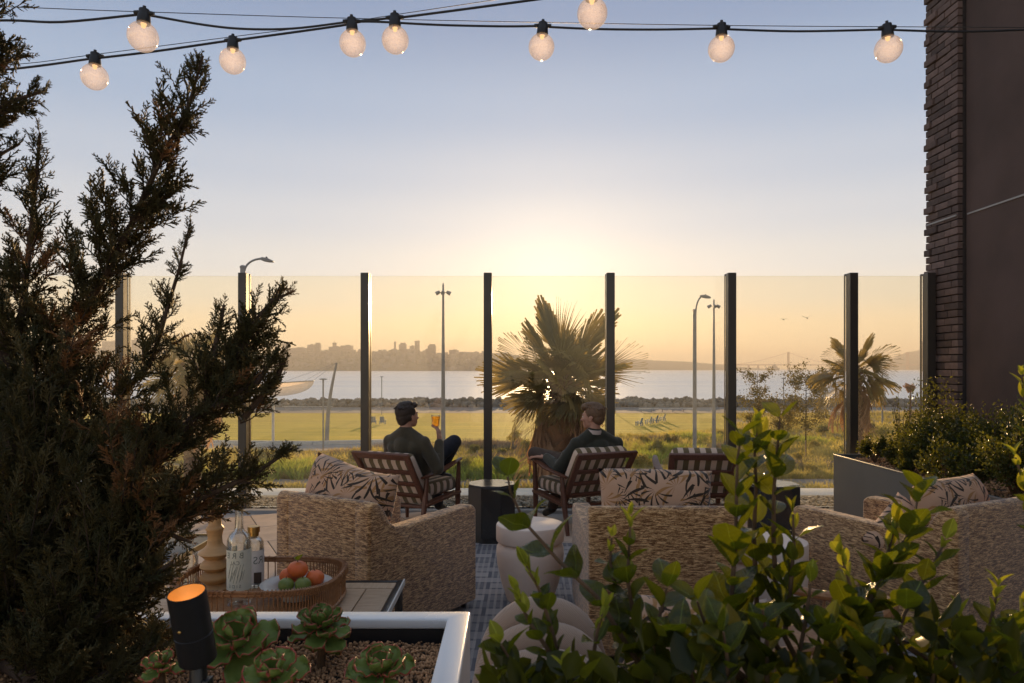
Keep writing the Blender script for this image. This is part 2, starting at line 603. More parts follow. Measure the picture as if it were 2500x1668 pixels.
def m_ground():
    t = NT('meadow_ground')
    co = t.coords()
    f = t.noise(co, 0.12, 8, 0.65)
    col = t.ramp(f, [(0.36, (0.13, 0.115, 0.06)), (0.48, (0.26, 0.21, 0.13)), (0.60, (0.40, 0.32, 0.25))])
    return t.surf(t.bsdf(col, 0.95, t.bump(t.noise(co, 1.5, 6), 0.8, 0.2), spec=0.1))


def m_water():
    t = NT('bay_water')
    co = t.coords(scale=(0.25, 1, 1))
    h1 = t.noise(co, 0.35, 5, 0.6)
    h2 = t.noise(t.coords(scale=(0.12, 1, 1)), 0.03, 4, 0.6)
    h = t.math('ADD', h1, t.math('MULTIPLY', h2, 2.0))
    nrm = t.bump(h, 1.0, 2.2)
    p = t.bsdf((0.10, 0.11, 0.12), 0.3, nrm, spec=1.0)
    wv = t.noise(t.coords(scale=(0.10, 1, 1)), 0.012, 6, 0.7)
    wf = t.node('ShaderNodeMapRange', {'Value': wv, 'From Min': 0.35, 'From Max': 0.65}).outputs[0]
    g = t.node('ShaderNodeBsdfGlossy', {'Color': t.mix(wf, (0.86, 0.89, 0.95), (1.0, 1.0, 1.0)), 'Roughness': t.math('MULTIPLY_ADD', wf, -0.14, 0.56), 'Normal': nrm})
    mx = t.node('ShaderNodeMixShader', {0: 0.9})
    t.l.new(p, mx.inputs[1])
    t.l.new(g.outputs[0], mx.inputs[2])
    return t.surf(mx.outputs[0])


def m_glass_pane():
    t = NT('tinted_windscreen_glass')
    tr = t.node('ShaderNodeBsdfTransparent')
    nz = t.noise(t.coords(), 1.3, 3)
    t.set(tr.inputs[0], t.mix(nz, (0.985, 0.965, 0.90), (0.992, 0.972, 0.915)))
    gl = t.node('ShaderNodeBsdfGlossy', {'Color': (1, 0.97, 0.9), 'Roughness': 0.02})
    fr = t.node('ShaderNodeFresnel', {'IOR': 1.42})
    mx = t.node('ShaderNodeMixShader')
    t.l.new(fr.outputs[0], mx.inputs[0])
    t.l.new(tr.outputs[0], mx.inputs[1])
    t.l.new(gl.outputs[0], mx.inputs[2])
    # salt film and wiped smears that catch the low sun
    sm = t.noise(t.coords(scale=(1, 1, 0.18)), 5.0, 6, 0.7)
    sp = t.noise(t.coords(), 60, 3, 0.8)
    d = t.math('MULTIPLY', t.math('POWER', sm, 2.0), t.math('MULTIPLY_ADD', sp, 0.05, 0.0))
    tl = t.node('ShaderNodeBsdfTranslucent', {'Color': (1, 0.95, 0.85)})
    m2 = t.node('ShaderNodeMixShader', {0: d})
    t.l.new(mx.outputs[0], m2.inputs[1])
    t.l.new(tl.outputs[0], m2.inputs[2])
    return t.surf(m2.outputs[0])


def m_clear(name, tint=(0.96, 0.97, 0.96), gloss=1.45, rough=0.0):
    t = NT(name)
    tr = t.node('ShaderNodeBsdfTransparent', {'Color': tint})
    gl = t.node('ShaderNodeBsdfGlossy', {'Color': (1, 1, 1), 'Roughness': 0.03})
    fr = t.node('ShaderNodeLayerWeight', {'Blend': 0.35})
    f = t.math('MULTIPLY_ADD', fr.outputs['Fresnel'], 0.6, 0.02)
    mx = t.node('ShaderNodeMixShader')
    t.l.new(f, mx.inputs[0])
    t.l.new(tr.outputs[0], mx.inputs[1])
    t.l.new(gl.outputs[0], mx.inputs[2])
    return t.surf(mx.outputs[0])


def m_liquid():
    t = NT('amber_drink')
    tr = t.node('ShaderNodeBsdfTransparent', {'Color': (1.0, 0.78, 0.28)})
    tl = t.node('ShaderNodeBsdfTranslucent', {'Color': (1.0, 0.60, 0.10)})
    mx = t.node('ShaderNodeMixShader', {0: t.math('MULTIPLY_ADD', t.noise(t.coords(), 60, 2), 0.8, 0.1)})
    t.l.new(tr.outputs[0], mx.inputs[1])
    t.l.new(tl.outputs[0], mx.inputs[2])
    return t.surf(mx.outputs[0])


def m_bulb():
    """frosted-clear globe lit by a weak warm lamp inside"""
    t = NT('lit_bulb_glass')
    tr = t.node('ShaderNodeBsdfTransparent', {'Color': (0.95, 0.90, 0.86)})
    tl = t.node('ShaderNodeBsdfTranslucent', {'Color': (0.93, 0.84, 0.77)})
    gl = t.node('ShaderNodeBsdfGlossy', {'Color': (1, 0.9, 0.8), 'Roughness': 0.08})
    lw = t.node('ShaderNodeLayerWeight', {'Blend': 0.45})
    nz = t.noise(t.coords(), 90, 5, 0.8)
    em = t.node('ShaderNodeEmission', {'Color': (1.0, 0.60, 0.36), 'Strength': t.math('MULTIPLY_ADD', nz, 0.05, 0.0)})
    m1 = t.node('ShaderNodeMixShader', {0: t.math('MULTIPLY_ADD', nz, 0.35, 0.12)})
    t.l.new(tr.outputs[0], m1.inputs[1])
    t.l.new(tl.outputs[0], m1.inputs[2])
    m2 = t.node('ShaderNodeMixShader', {0: t.math('MULTIPLY_ADD', lw.outputs['Facing'], 0.30, 0.04)})
    t.l.new(m1.outputs[0], m2.inputs[1])
    t.l.new(gl.outputs[0], m2.inputs[2])
    ad = t.node('ShaderNodeAddShader')
    t.l.new(m2.outputs[0], ad.inputs[0])
    t.l.new(em.outputs[0], ad.inputs[1])
    return t.surf(ad.outputs[0])


def m_emit(name, col, s):
    t = NT(name)
    return t.surf(t.node('ShaderNodeEmission', {'Color': col, 'Strength': s}).outputs[0])


def m_boucle():
    t = NT('boucle_fabric')
    tc = t.node('ShaderNodeTexCoord').outputs['Object']
    mp = t.node('ShaderNodeMapping')
    t.l.new(tc, mp.inputs[0])
    mp.inputs['Scale'].default_value = (1, 1, 5.0)
    mp.inputs['Rotation'].default_value = (R(8), R(8), 0)
    v = mp.outputs[0]
    s = t.noise(v, 26, 6, 0.75, 0.8)
    fine = t.noise(t.coords(), 420, 2)
    f = t.math('ADD', s, t.math('MULTIPLY_ADD', fine, 0.3, -0.15))
    col = t.ramp(f, [(0.42, (0.13, 0.048, 0.012)), (0.50, (0.41, 0.205, 0.073)), (0.60, (0.84, 0.53, 0.25))])
    h = t.math('ADD', t.noise(t.coords(), 260, 3), s)
    return t.surf(t.bsdf(col, 0.95, t.bump(h, 0.7, 0.006), spec=0.15, sheen=0.5, Sheen_Roughness=0.5))


def m_leafprint():
    """cream cloth printed with fans of black and tan leaves"""
    t = NT('leaf_print_fabric')
    tc = t.coords()
    base = (0.60, 0.37, 0.235)
    col = t.mix(t.noise(tc, 6, 3), base, (0.50, 0.295, 0.18))
    for k, (sc, off, c, wid) in enumerate([(6.0, (0, 0, 0), (0.38, 0.19, 0.07), 0.75), (5.2, (3.3, 1.7, 0.4), (0.040, 0.026, 0.016), 0.5), (6.6, (7.3, 4.7, 2.4), (0.05, 0.032, 0.02), 0.42)]):
        mp = t.node('ShaderNodeMapping')
        t.l.new(tc, mp.inputs[0])
        mp.inputs['Location'].default_value = off
        mp.inputs['Scale'].default_value = (1, 0.15, 1)
        vo = t.node('ShaderNodeTexVoronoi', {'Vector': mp.outputs[0], 'Scale': sc, 'Randomness': 0.85})
        dlt = t.vmath('SUBTRACT', t.vmath('SCALE', mp.outputs[0], s=sc), t.vmath('SCALE', vo.outputs['Position'], s=sc))
        sp = t.node('ShaderNodeSeparateXYZ', {0: dlt})
        ang = t.math('ARCTAN2', sp.outputs['Z'], sp.outputs['X'])
        r = t.math('SQRT', t.math('ADD', t.math('POWER', sp.outputs['X'], 2.0), t.math('POWER', sp.outputs['Z'], 2.0)))
        cs = t.node('ShaderNodeSeparateColor', {0: vo.outputs['Color']})
        rot = t.math('ADD', ang, t.math('MULTIPLY', cs.outputs[0], 6.283))
        wob = t.math('MULTIPLY', r, t.math('MULTIPLY_ADD', cs.outputs[1], 1.6, -0.8))
        w = t.math('SINE', t.math('MULTIPLY', t.math('ADD', rot, wob), 12.0))
        # a leaf is widest half way out and points at both ends
        width = t.math('SINE', t.math('MINIMUM', t.math('MULTIPLY', r, 4.2), 3.1416))
        thr = t.math('SUBTRACT', 1.0, t.math('MULTIPLY', width, wid))
        on = t.math('GREATER_THAN', w, thr)
        half = t.math('GREATER_THAN', t.math('SINE', t.math('MULTIPLY_ADD', cs.outputs[2], 6.283, ang)), -0.25)
        on = t.math('MULTIPLY', on, half)
        col = t.mix(on, col, c)
    nb = t.bump(t.math('ADD', t.noise(tc, 9, 3), t.math('MULTIPLY', t.noise(tc, 300, 2), 0.15)), 0.5, 0.02)
    return t.surf(t.bsdf(col, 0.85, nb, spec=0.2, sheen=0.2))


def m_stripe():
    """olive and cream checked cloth"""
    t = NT('olive_cream_check')
    tc = t.node('ShaderNodeTexCoord')
    g = t.node('ShaderNodeNewGeometry')
    vt = t.node('ShaderNodeVectorTransform', {0: g.outputs['Normal']}, vector_type='NORMAL', convert_from='WORLD', convert_to='OBJECT')
    n = t.node('ShaderNodeSeparateXYZ', {0: vt.outputs[0]})
    p = t.node('ShaderNodeSeparateXYZ', {0: tc.outputs['Object']})

    def band(s, per, ph=0.0):
        return t.math('GREATER_THAN', t.math('FRACT', t.math('MULTIPLY_ADD', s, 1 / per, 50.25 + ph)), 0.5)
    bx = band(p.outputs['X'], 0.098)
    side = t.math('GREATER_THAN', t.math('ABSOLUTE', n.outputs['X']), 0.7)
    bl = band(p.outputs['Y'], 0.11)
    f = t.math('ADD', t.math('MULTIPLY', bx, t.math('SUBTRACT', 1.0, side)), t.math('MULTIPLY', bl, side))
    col = t.mix(f, (0.70, 0.52, 0.39), (0.165, 0.115, 0.055))
    wv = t.noise(tc.outputs['Object'], 350, 2)
    nb = t.bump(t.math('ADD', wv, t.math('MULTIPLY', t.noise(tc.outputs['Object'], 8, 2), 4.0)), 0.35, 0.006)
    return t.surf(t.bsdf(col, 0.9, nb, spec=0.2, sheen=0.2))


def m_rug():
    t = NT('woven_rug')
    co = t.coords(rot=(0, 0, 0.02))
    sp = t.node('ShaderNodeSeparateXYZ', {0: co})
    vo = t.node('ShaderNodeTexBrick', {'Vector': co, 'Scale': 1.0, 'Color1': (0.17, 0.17, 0.18), 'Color2': (0.40, 0.37, 0.35), 'Mortar': (0.13, 0.13, 0.145),
                                       'Mortar Size': 0.014, 'Brick Width': 0.26, 'Row Height': 0.13})
    a = t.math('SINE', t.math('MULTIPLY', sp.outputs['X'], 480.0))
    b = t.math('SINE', t.math('MULTIPLY', sp.outputs['Y'], 330.0))
    wv = t.math('MULTIPLY', a, b)
    ln = t.math('GREATER_THAN', t.math('SINE', t.math('MULTIPLY', sp.outputs['X'], 150.0)), 0.35)
    nz = t.noise(co, 14, 4, 0.7)
    col = t.mix(t.math('MULTIPLY', ln, t.math('MULTIPLY', nz, 1.1)), vo.outputs[0], (0.44, 0.40, 0.37))
    col = t.mix(t.math('MULTIPLY_ADD', wv, 0.25, 0.25), col, (0.08, 0.08, 0.10))
    return t.surf(t.bsdf(col, 0.95, t.bump(wv, 0.5, 0.002), spec=0.1))


def m_ribbed():
    t = NT('beige_ribbed_upholstery')
    co = t.coords()
    sp = t.node('ShaderNodeSeparateXYZ', {0: co})
    a = t.math('SINE', t.math('MULTIPLY', sp.outputs['X'], 900.0))
    b = t.math('SINE', t.math('MULTIPLY', sp.outputs['Z'], 900.0))
    w = t.math('MULTIPLY', a, b)
    col = t.mix(t.math('MULTIPLY_ADD', w, 0.3, 0.3), (0.50, 0.35, 0.25), (0.28, 0.185, 0.125))
    return t.surf(t.bsdf(col, 0.85, t.bump(w, 0.5, 0.003), spec=0.2, sheen=0.3))


def m_succulent():
    t = NT('succulent_leaf')
    at = t.node('ShaderNodeAttribute', attribute_name='rnd').outputs['Fac']   # 1 on the frilled rim
    nz = t.noise(t.coords(), 25, 4)
    g = t.mix(nz, (0.13, 0.20, 0.035), (0.30, 0.36, 0.09))
    nz2 = t.noise(t.coords(), 70, 4, 0.7)
    e = t.math('MULTIPLY_ADD', nz2, 1.0, t.math('SUBTRACT', at, 0.5))
    col = t.mix(t.ramp(e, [(0.80, (0, 0, 0)), (1.02, (1, 1, 1))]), g, (0.50, 0.09, 0.07))
    p = t.bsdf(col, 0.45, t.bump(nz, 0.3, 0.004), spec=0.4)
    tr = t.node('ShaderNodeBsdfTranslucent')
    t.set(tr.inputs[0], t.mix(0.5, col, (0.3, 0.35, 0.05)))
    mx = t.node('ShaderNodeMixShader', {0: 0.25})
    t.l.new(p, mx.inputs[1])
    t.l.new(tr.outputs[0], mx.inputs[2])
    return t.surf(mx.outputs[0])


def m_net():
    t = NT('sheer_net')
    nz = t.noise(t.coords(), 2.2, 5, 0.7)
    d = t.node('ShaderNodeBsdfDiffuse', {'Color': (0.80, 0.70, 0.62)})
    tl = t.node('ShaderNodeBsdfTranslucent', {'Color': (0.85, 0.72, 0.60)})
    ad = t.node('ShaderNodeMixShader', {0: 0.6})
    t.l.new(d.outputs[0], ad.inputs[1])
    t.l.new(tl.outputs[0], ad.inputs[2])
    tr = t.node('ShaderNodeBsdfTransparent')
    mx = t.node('ShaderNodeMixShader', {0: t.math('MULTIPLY_ADD', nz, 0.7, 0.35)})
    t.l.new(tr.outputs[0], mx.inputs[1])
    t.l.new(ad.outputs[0], mx.inputs[2])
    return t.surf(mx.outputs[0])


M['lawn'], M['ground'], M['water'] = m_lawn(), m_ground(), m_water()
M['pane'] = m_glass_pane()
M['glass'] = m_clear('clear_glass')
M['liquid'] = m_liquid()
M['label'] = simple('pale_bottle_label', (0.70, 0.70, 0.58), (0.60, 0.60, 0.50), 9, 0.7, 0.1)
M['label_ink'] = simple('label_ink', (0.22, 0.24, 0.20), None, 9, 0.7, 0.0)
M['label_white'] = simple('white_bottle_label', (0.78, 0.74, 0.68), None, 9, 0.7, 0.1)
M['bulb'] = m_bulb()
M['filament'] = m_emit('bulb_led_glow', (1.0, 0.55, 0.2), 1.1)
M['boucle'], M['leafprint'], M['check'] = m_boucle(), m_leafprint(), m_stripe()
M['rug'], M['ribbed'], M['succulent'], M['net'] = m_rug(), m_ribbed(), m_succulent(), m_net()
M['gold_inside'] = simple('brushed_gold_reflector', (0.85, 0.48, 0.14), None, 20, 0.45, 0.03)


# ================================================================ THE SETTING
GZ = -6.0                                             # park level, the terrace stands two storeys above it
SEAZ = -7.2


def sheet(name, pts, z, mat, label=None):
    o = mesh_obj(name, raw_mesh(name, [(x, y, z) for x, y in pts], [tuple(range(len(pts)))]), mat)
    o['kind'] = 'structure'
    return o


sheet('ground', [(-2600, -35), (2600, -35), (2600, 152), (-2600, 152)], GZ, M['ground'])
sheet('sea', [(-5200, 146), (5200, 146), (5200, 8400), (-5200, 8400)], SEAZ, M['water'])
sheet('lawn', [(-110, 72), (4, 72), (13, 79), (28, 88), (37, 119), (-110, 119)], GZ + 0.03, M['lawn'])
sheet('far_path', [(-200, 119.3), (200, 119.3), (200, 137), (-200, 137)], GZ + 0.04, M['asphalt'])
sheet('near_path', [(-60, 44.6), (60, 44.6), (60, 48), (-60, 48)], GZ + 0.04, M['asphalt'])
sheet('plaza', [(-90, 64.5), (-11, 64.5), (-11, 71.7), (-90, 71.7)], GZ + 0.04, M['concrete'])
sheet('side_path', [(30, 96), (90, 90), (90, 99), (34, 106)], GZ + 0.05, M['asphalt'])

b = MB()                                              # haze: air over the bay
b.box((0, 4210, 71.0), (10800, 8500, 159.0))
hz = b.build('haze', None)
ht = NT('bay_air')
vol = ht.node('ShaderNodeVolumePrincipled', {'Color': (0.97, 0.90, 0.82), 'Density': 2.5e-4, 'Anisotropy': 0.15})
ht.l.new(vol.outputs[0], ht.out.inputs['Volume'])
hz.data.materials.append(ht.m)
hz['kind'] = 'stuff'

# terrace slab with its pavers
b = MB()
b.box((0.2, 2.33, -3.02), (11.6, 10.7, 5.96))
slab = b.build('terrace_slab', M['concrete'])
slab['kind'] = 'structure'
deck = thing('terrace_floor', None, None)
deck['kind'] = 'structure'
ang = R(27)
pw, pl = 0.9, 0.6
bb = MB().box((0, 0, 0), (pw - 0.008, pl - 0.008, 0.034)).build('paver', M['paver'], deck, bevel=0.003, seg=1)
pme = bb.data
bpy.data.objects.remove(bb)
ca, sa = math.cos(ang), math.sin(ang)
for i in range(-12, 13):
    for j in range(-14, 15):
        u, v = i * pw + (j % 2) * pw * 0.5, j * pl
        x, y = 0.3 + u * ca - v * sa, 4.4 + u * sa + v * ca
        if -4.2 < x < 4.3 and 1.0 < y < 7.3:
            mesh_obj('paver', pme, None, deck, (x, y, -0.017 + random.uniform(-0.0006, 0.0006)), (0, 0, ang))
fill = MB().box((0.2, 2.33, -0.03), (11.4, 10.6, 0.016)).build('paver_joint', M['concrete'], deck)
edge = MB().box((0.0, 7.5, -0.012), (9.1, 0.10, 0.05)).build('edge_strip', M['concrete'], deck)

# pebble bed and pale parapet beyond the glass
pb = []
for k in range(5600):
    pb.append((RNG.uniform(-4.7, 4.7), RNG.uniform(7.74, 8.32), RNG.uniform(-0.03, 0.012)))
bmi = bmesh.new()
bmesh.ops.create_icosphere(bmi, subdivisions=1, radius=1.0)
ICO = ([tuple(v.co) for v in bmi.verts], [tuple(v.index for v in f.verts) for f in bmi.faces])
bmi.free()
pm = mats_from(pb, np.column_stack([RNG.normal(0, 0.25, len(pb)), RNG.normal(0, 0.25, len(pb)), np.ones(len(pb))]),
               np.column_stack([RNG.uniform(0.014, 0.03, len(pb)), RNG.uniform(0.014, 0.026, len(pb)), RNG.uniform(0.009, 0.017, len(pb))]))
np_scatter('pebbles', ICO, pm, M['pebble'], smooth=True, kind='stuff')
bed = MB().box((0.2, 8.05, -0.045), (11.2, 0.74, 0.03)).build('pebble_bed', M['soil'])
bed['kind'] = 'structure'
par = MB().box((0.2, 8.62, -0.06), (11.6, 0.5, 0.14)).build('parapet', M['white_curb'], bevel=0.01)
tag(par, 'long pale metal coping beyond the glass screen and the pebbles', 'parapet')
MB().box((0.2, 8.62, -3.1), (11.6, 0.46, 5.9)).build('parapet_wall', M['concrete'], par)

# ---------------------------------------------------------------- glass windscreen: posts and panes are parts of one screen
scr = thing('glass_windscreen', 'tall frameless glass windscreen with dark posts along the terrace edge', 'glass screen', (0, 7.6, 0))
PX = [-5.48, -4.176, -2.87, -1.567, -0.258, 1.05, 2.342, 3.638, 4.462]
POSTTOP = 2.52
b = MB()
b.box((0, 0, POSTTOP / 2), (0.087, 0.085, POSTTOP))
b.box((0, 0.0575, POSTTOP / 2), (0.074, 0.03, POSTTOP - 0.01))
b.box((0, 0.09, POSTTOP / 2), (0.087, 0.035, POSTTOP))
p0 = b.build('post', M['post'], scr, bevel=0.003, seg=1)
for i, x in enumerate(PX):
    o = p0 if i == 0 else link(p0.copy())
    o.parent = scr
    o.location = (x, 0, 0)
for i in range(len(PX) - 1):
    a, c = PX[i] + 0.0445, PX[i + 1] - 0.0445
    MB().box(((a + c) / 2, 0.057, 1.255), (c - a, 0.012, 2.48)).build('pane', M['pane'], scr)

# ---------------------------------------------------------------- brick pier and stucco wall on the right
BX = 4.55
bw = thing('brick_wall', 'dark brown brick pier at the end of the glass screen', 'brick wall', (BX, 7.5, 0))
MB().box((0.135, 0, 3.0), (0.22, 0.56, 7.0)).build('backing', M['mortar'], bw)
ch, bl = 0.0765, 0.228


def brick_mesh(L):
    o = MB().box((0, 0, 0), (0.09, L - 0.010, ch - 0.011)).build('brick', M['brick'], None, bevel=0.003, seg=1)
    me = o.data
    bpy.data.objects.remove(o)
    return me


bmesh_full, bmesh_half, bmesh_cut = brick_mesh(bl), brick_mesh(bl / 2), brick_mesh(bl * 0.75)
low = MB()
for k in range(0, 75):
    z = -0.04 + ch * (k + 0.5)
    if z > 5.75:
        break
    row = [(-0.17, bl), (0.058, bl), (0.230, bl / 2)] if k % 2 == 0 else [(-0.227, bl / 2), (-0.056, bl), (0.172, bl)]
    if k % 5 == 2:
        row = [(-0.198, bl * 0.75), (0.002, bl), (0.202, bl * 0.75)]
    for (yy, L) in row:
        me = bmesh_full if L == bl else (bmesh_half if L == bl / 2 else bmesh_cut)
        proud = random.choice((0, 0, 0, 0.004, -0.003))
        if k % 3 == 0:
            proud -= 0.022 if yy > 0.15 else 0.004
        if z < 0.75:
            low.box((0.022 + proud, yy, z), (0.09, L - 0.01, ch - 0.011))
        else:
            mesh_obj('brick', me, None, bw, (0.022 + proud, yy, z))
o = low.build('lower_bricks', M['brick'], bw)
o['kind'] = 'stuff'
MB().bar((-0.026, -0.26, 3.06), (-0.026, 0.27, 3.06), 0.012, 0.016).build('joint_strip', M['galv'], bw)
sw = MB().box((BX + 1.55, 3.2, 3.0), (3.0, 8.0, 7.6)).build('stucco_wall', M['stucco'])
tag(sw, 'smooth dark brown stucco wall at the right edge', 'wall')
MB().box((BX + 0.046, 3.9, 3.06), (0.01, 6.55, 0.016)).build('control_joint', M['galv'], sw)

# ---------------------------------------------------------------- riprap, meadow, shrubs
n = 5200
x = RNG.uniform(-115, 120, n)
y = RNG.uniform(137.5, 149.5, n)
crest = 1 - np.abs((y - 143) / 6.5)
z = GZ + np.clip(crest, 0, 1) * 1.15 - 0.2 + RNG.uniform(-0.25, 0.25, n) + 0.12 * np.sin(x * 0.6)
s = RNG.uniform(0.35, 0.85, n)
rm = mats_from(np.column_stack([x, y, z]), RNG.normal(size=(n, 3)), np.column_stack([s * RNG.uniform(0.8, 1.4, n), s, s * RNG.uniform(0.6, 1.0, n)]))
bm_ = bmesh.new()
bmesh.ops.create_icosphere(bm_, subdivisions=1, radius=1.0)
for v in bm_.verts:
    v.co *= random.uniform(0.75, 1.15)
ROCK = ([tuple(v.co) for v in bm_.verts], [tuple(v.index for v in f.verts) for f in bm_.faces])
bm_.free()
np_scatter('riprap_rocks', ROCK, rm, M['rock'], kind='stuff')


def tuft(nb=9, spread=0.35, lean=0.35):
    V, F = [], []
    for i in range(nb):
        a = random.uniform(0, 2 * PI)
        r = random.uniform(0, spread)
        bx, by = r * math.cos(a), r * math.sin(a)
        h = random.uniform(0.6, 1.0)
        dx, dy = random.uniform(-lean, lean) + bx * 0.5, random.uniform(-lean, lean) + by * 0.5
        w = random.uniform(0.02, 0.045)
        c, s_ = math.cos(a), math.sin(a)
        k = len(V)
        V += [(bx - c * w, by - s_ * w, 0), (bx + c * w, by + s_ * w, 0), (bx + dx * 0.4 + c * w * 0.7, by + dy * 0.4 + s_ * w * 0.7, h * 0.6), (bx + dx * 0.4 - c * w * 0.7, by + dy * 0.4 - s_ * w * 0.7, h * 0.6)]
        V += [(bx + dx, by + dy, h)]
        F += [(k, k + 1, k + 2), (k, k + 2, k + 3), (k + 3, k + 2, k + 4)]
    return V, F


def in_lawn(x, y):
    right = 4 + (y - 72) * 0.8 if y < 80 else (13 + (y - 79) * 1.6 if y < 88 else 28 + (y - 88) * 0.29)
    return 71 < y < 119.5 and x < right


pts, scl, rr = [], [], []
while len(pts) < 11000:
    yv = random.uniform(46, 118)
    xv = random.uniform(-0.75, 0.78) * yv
    if in_lawn(xv, yv) or (64 < yv < 72.2 and xv < -10.5) or 44.5 < yv < 48.2:
        continue
    nzv = math.sin(xv * 0.31 + 1.3) * math.sin(yv * 0.27) + 0.6 * math.sin(xv * 0.11 + yv * 0.17)
    if xv < 0 and random.random() < 0.4 and nzv < 0.2:
        continue
    pts.append((xv, yv, GZ))
    scl.append(random.uniform(0.35, 0.9) * (1.15 if nzv > 0.3 else 0.75))
    rr.append(min(1, max(0, 0.5 + 0.4 * nzv + random.uniform(-0.3, 0.3))))
np_scatter('meadow_grass', tuft(14, 0.6), mats_from(pts, np.column_stack([RNG.normal(0, 0.06, len(pts)), RNG.normal(0, 0.06, len(pts)), np.ones(len(pts))]), scl), M['meadow'], rnd=rr, kind='stuff')
pts = [(random.uniform(-22, 22), random.choice((random.uniform(48.2, 49.6), random.uniform(42.6, 44.4))), GZ) for _ in range(1300)]
np_scatter('verge_grass', tuft(14, 0.5, 0.5), mats_from(pts, [(0, 0, 1)] * len(pts), RNG.uniform(0.35, 0.8, len(pts))), M['meadow'], kind='stuff')

QUADLEAF = ([(0, 0, 0), (0.35, 0.5, 0.08), (0, 1.0, 0), (-0.35, 0.5, 0.08)], [(0, 1, 2, 3)])


def leaf_ball(name, mat, n, rad, leaf, parent, loc=(0, 0, 0), squash=0.8, clumps=9, hollow=0.35):
    """leaves in uneven clumps through the crown's volume"""
    C_ = RNG.normal(size=(clumps, 3))
    C_ /= np.linalg.norm(C_, axis=1, keepdims=True)
    C_ *= (RNG.uniform(0.25, 0.85, clumps) * rad)[:, None]
    idx = RNG.integers(0, clumps, n)
    d = RNG.normal(size=(n, 3))
    d /= np.linalg.norm(d, axis=1, keepdims=True)
    r = rad * 0.42 * (hollow + (1 - hollow) * RNG.random(n))
    p = C_[idx] + d * r[:, None]
    p[:, 2] *= squash
    p += np.asarray(loc)
    nrm = d + RNG.normal(0, 0.5, (n, 3))
    return np_scatter(name, QUADLEAF, mats_from(p, nrm, RNG.uniform(0.6, 1.3, n) * leaf), mat, rnd=np.clip(0.4 + (RNG.random(clumps)[idx] - 0.5) * 0.8 + RNG.uniform(-0.2, 0.2, n), 0, 1), parent=parent)


# fresh green clumps close behind the parapet, brighter than the dry meadow
M['fresh'] = leafmat('fresh_green_grass', (0.10, 0.17, 0.04), (0.26, 0.34, 0.07), (0.70, 0.75, 0.12), 0.7, 0.5, scale=0.2)
M['sage'] = leafmat('grey_sage_brush', (0.13, 0.12, 0.10), (0.26, 0.23, 0.19), (0.40, 0.32, 0.22), 0.8, 0.35, scale=0.2)
for nm, mt, spots, nn_ in (('fresh_grass', 'fresh', [(1150, 1160), (1185, 1165), (1130, 1150), (700, 1150), (760, 1158), (640, 1165), (1620, 1105), (1700, 1075), (1545, 1125), (1950, 1085)], 130),
                           ('sage_brush', 'sage', [(1240, 1095), (1290, 1100), (1180, 1090), (1220, 1125), (1600, 1080), (1800, 1100), (1900, 1140), (850, 1115), (980, 1100), (1740, 1120)], 150)):
    pts = []
    for (sx, sy) in spots:
        D = 7.5 * FPX / (sy - HYP)
        for _ in range(nn_):
            pts.append(((sx - CXP) / FPX * D + random.gauss(0, 1.3), D + random.gauss(0, 1.0), GZ))
    np_scatter(nm, tuft(16, 0.35, 0.5), mats_from(pts, np.column_stack([RNG.normal(0, 0.15, len(pts)), RNG.normal(0, 0.15, len(pts)), np.ones(len(pts))]), RNG.uniform(0.5, 1.15, len(pts)) * (1.0 if mt == 'fresh' else 0.75)), M[mt], kind='stuff')

kinds = [('low grey green meadow shrub with dense rounded head', M['shrubleaf'], 0.9), ('dry golden meadow shrub with open twigs', M['meadow'], 0.9), ('tall dark green meadow shrub', M['shrubleaf'], 1.4)]
protos = []
for i, (lab, mt, r_) in enumerate(kinds):
    t = thing('meadow_shrub', lab, 'shrub', (0, 0, 0), group='shrubs scattered over the meadow behind the glass')
    leaf_ball('foliage', mt, 1500, r_, 0.13, t, (0, 0, r_ * 0.55), 0.75, 11)
    sb = MB()
    for k in range(5):
        a = random.uniform(0, 6.28)
        sb.tube([(0, 0, 0), (math.cos(a) * r_ * 0.5, math.sin(a) * r_ * 0.5, r_ * 0.9)], [0.02, 0.008], 4)
    sb.build('stem', M['stem'], t)
    protos.append(t)
SHRUBS = [(880, 1135, 0), (960, 1120, 0), (1225, 1115, 0), (1260, 1080, 1), (1290, 1110, 2), (1160, 1105, 0), (1235, 1150, 1), (1330, 1130, 1), (1420, 1130, 1),
          (1600, 1110, 2), (1560, 1140, 1), (1640, 1090, 0), (1690, 1120, 1), (1830, 1080, 1), (1760, 1070, 0), (1900, 1100, 0), (1950, 1130, 1), (1990, 1100, 1), (1920, 1060, 2), (1820, 1130, 2),
          (2010, 1060, 0), (1980, 1160, 1), (1860, 1160, 1), (2060, 1110, 0), (2150, 1085, 2), (1660, 1150, 0), (1570, 1085, 1), (700, 1118, 0), (640, 1140, 2), (820, 1150, 1), (2130, 1050, 0), (1130, 1160, 2)]
used = set()
LOOK = ('grey green rounded shrub', 'dry golden open shrub', 'tall dark green shrub')
MARKS = [(600, 'the post beside the cypress'), (789, 'the leaning mast'), (892, 'the left easy chair'), (1082, 'the left floodlight mast'), (1191, 'the octagonal table'), (1375, 'the centre palm'),
         (1490, 'the profile head'), (1590, 'the row of pale garden chairs'), (1697, 'the right street lamp'), (1785, 'the post before the young trees'), (1851, 'the slender young tree'), (1967, 'the staked young tree'), (2081, 'the right palm post'), (2273, 'the last dark post')]
seen_labels = {}


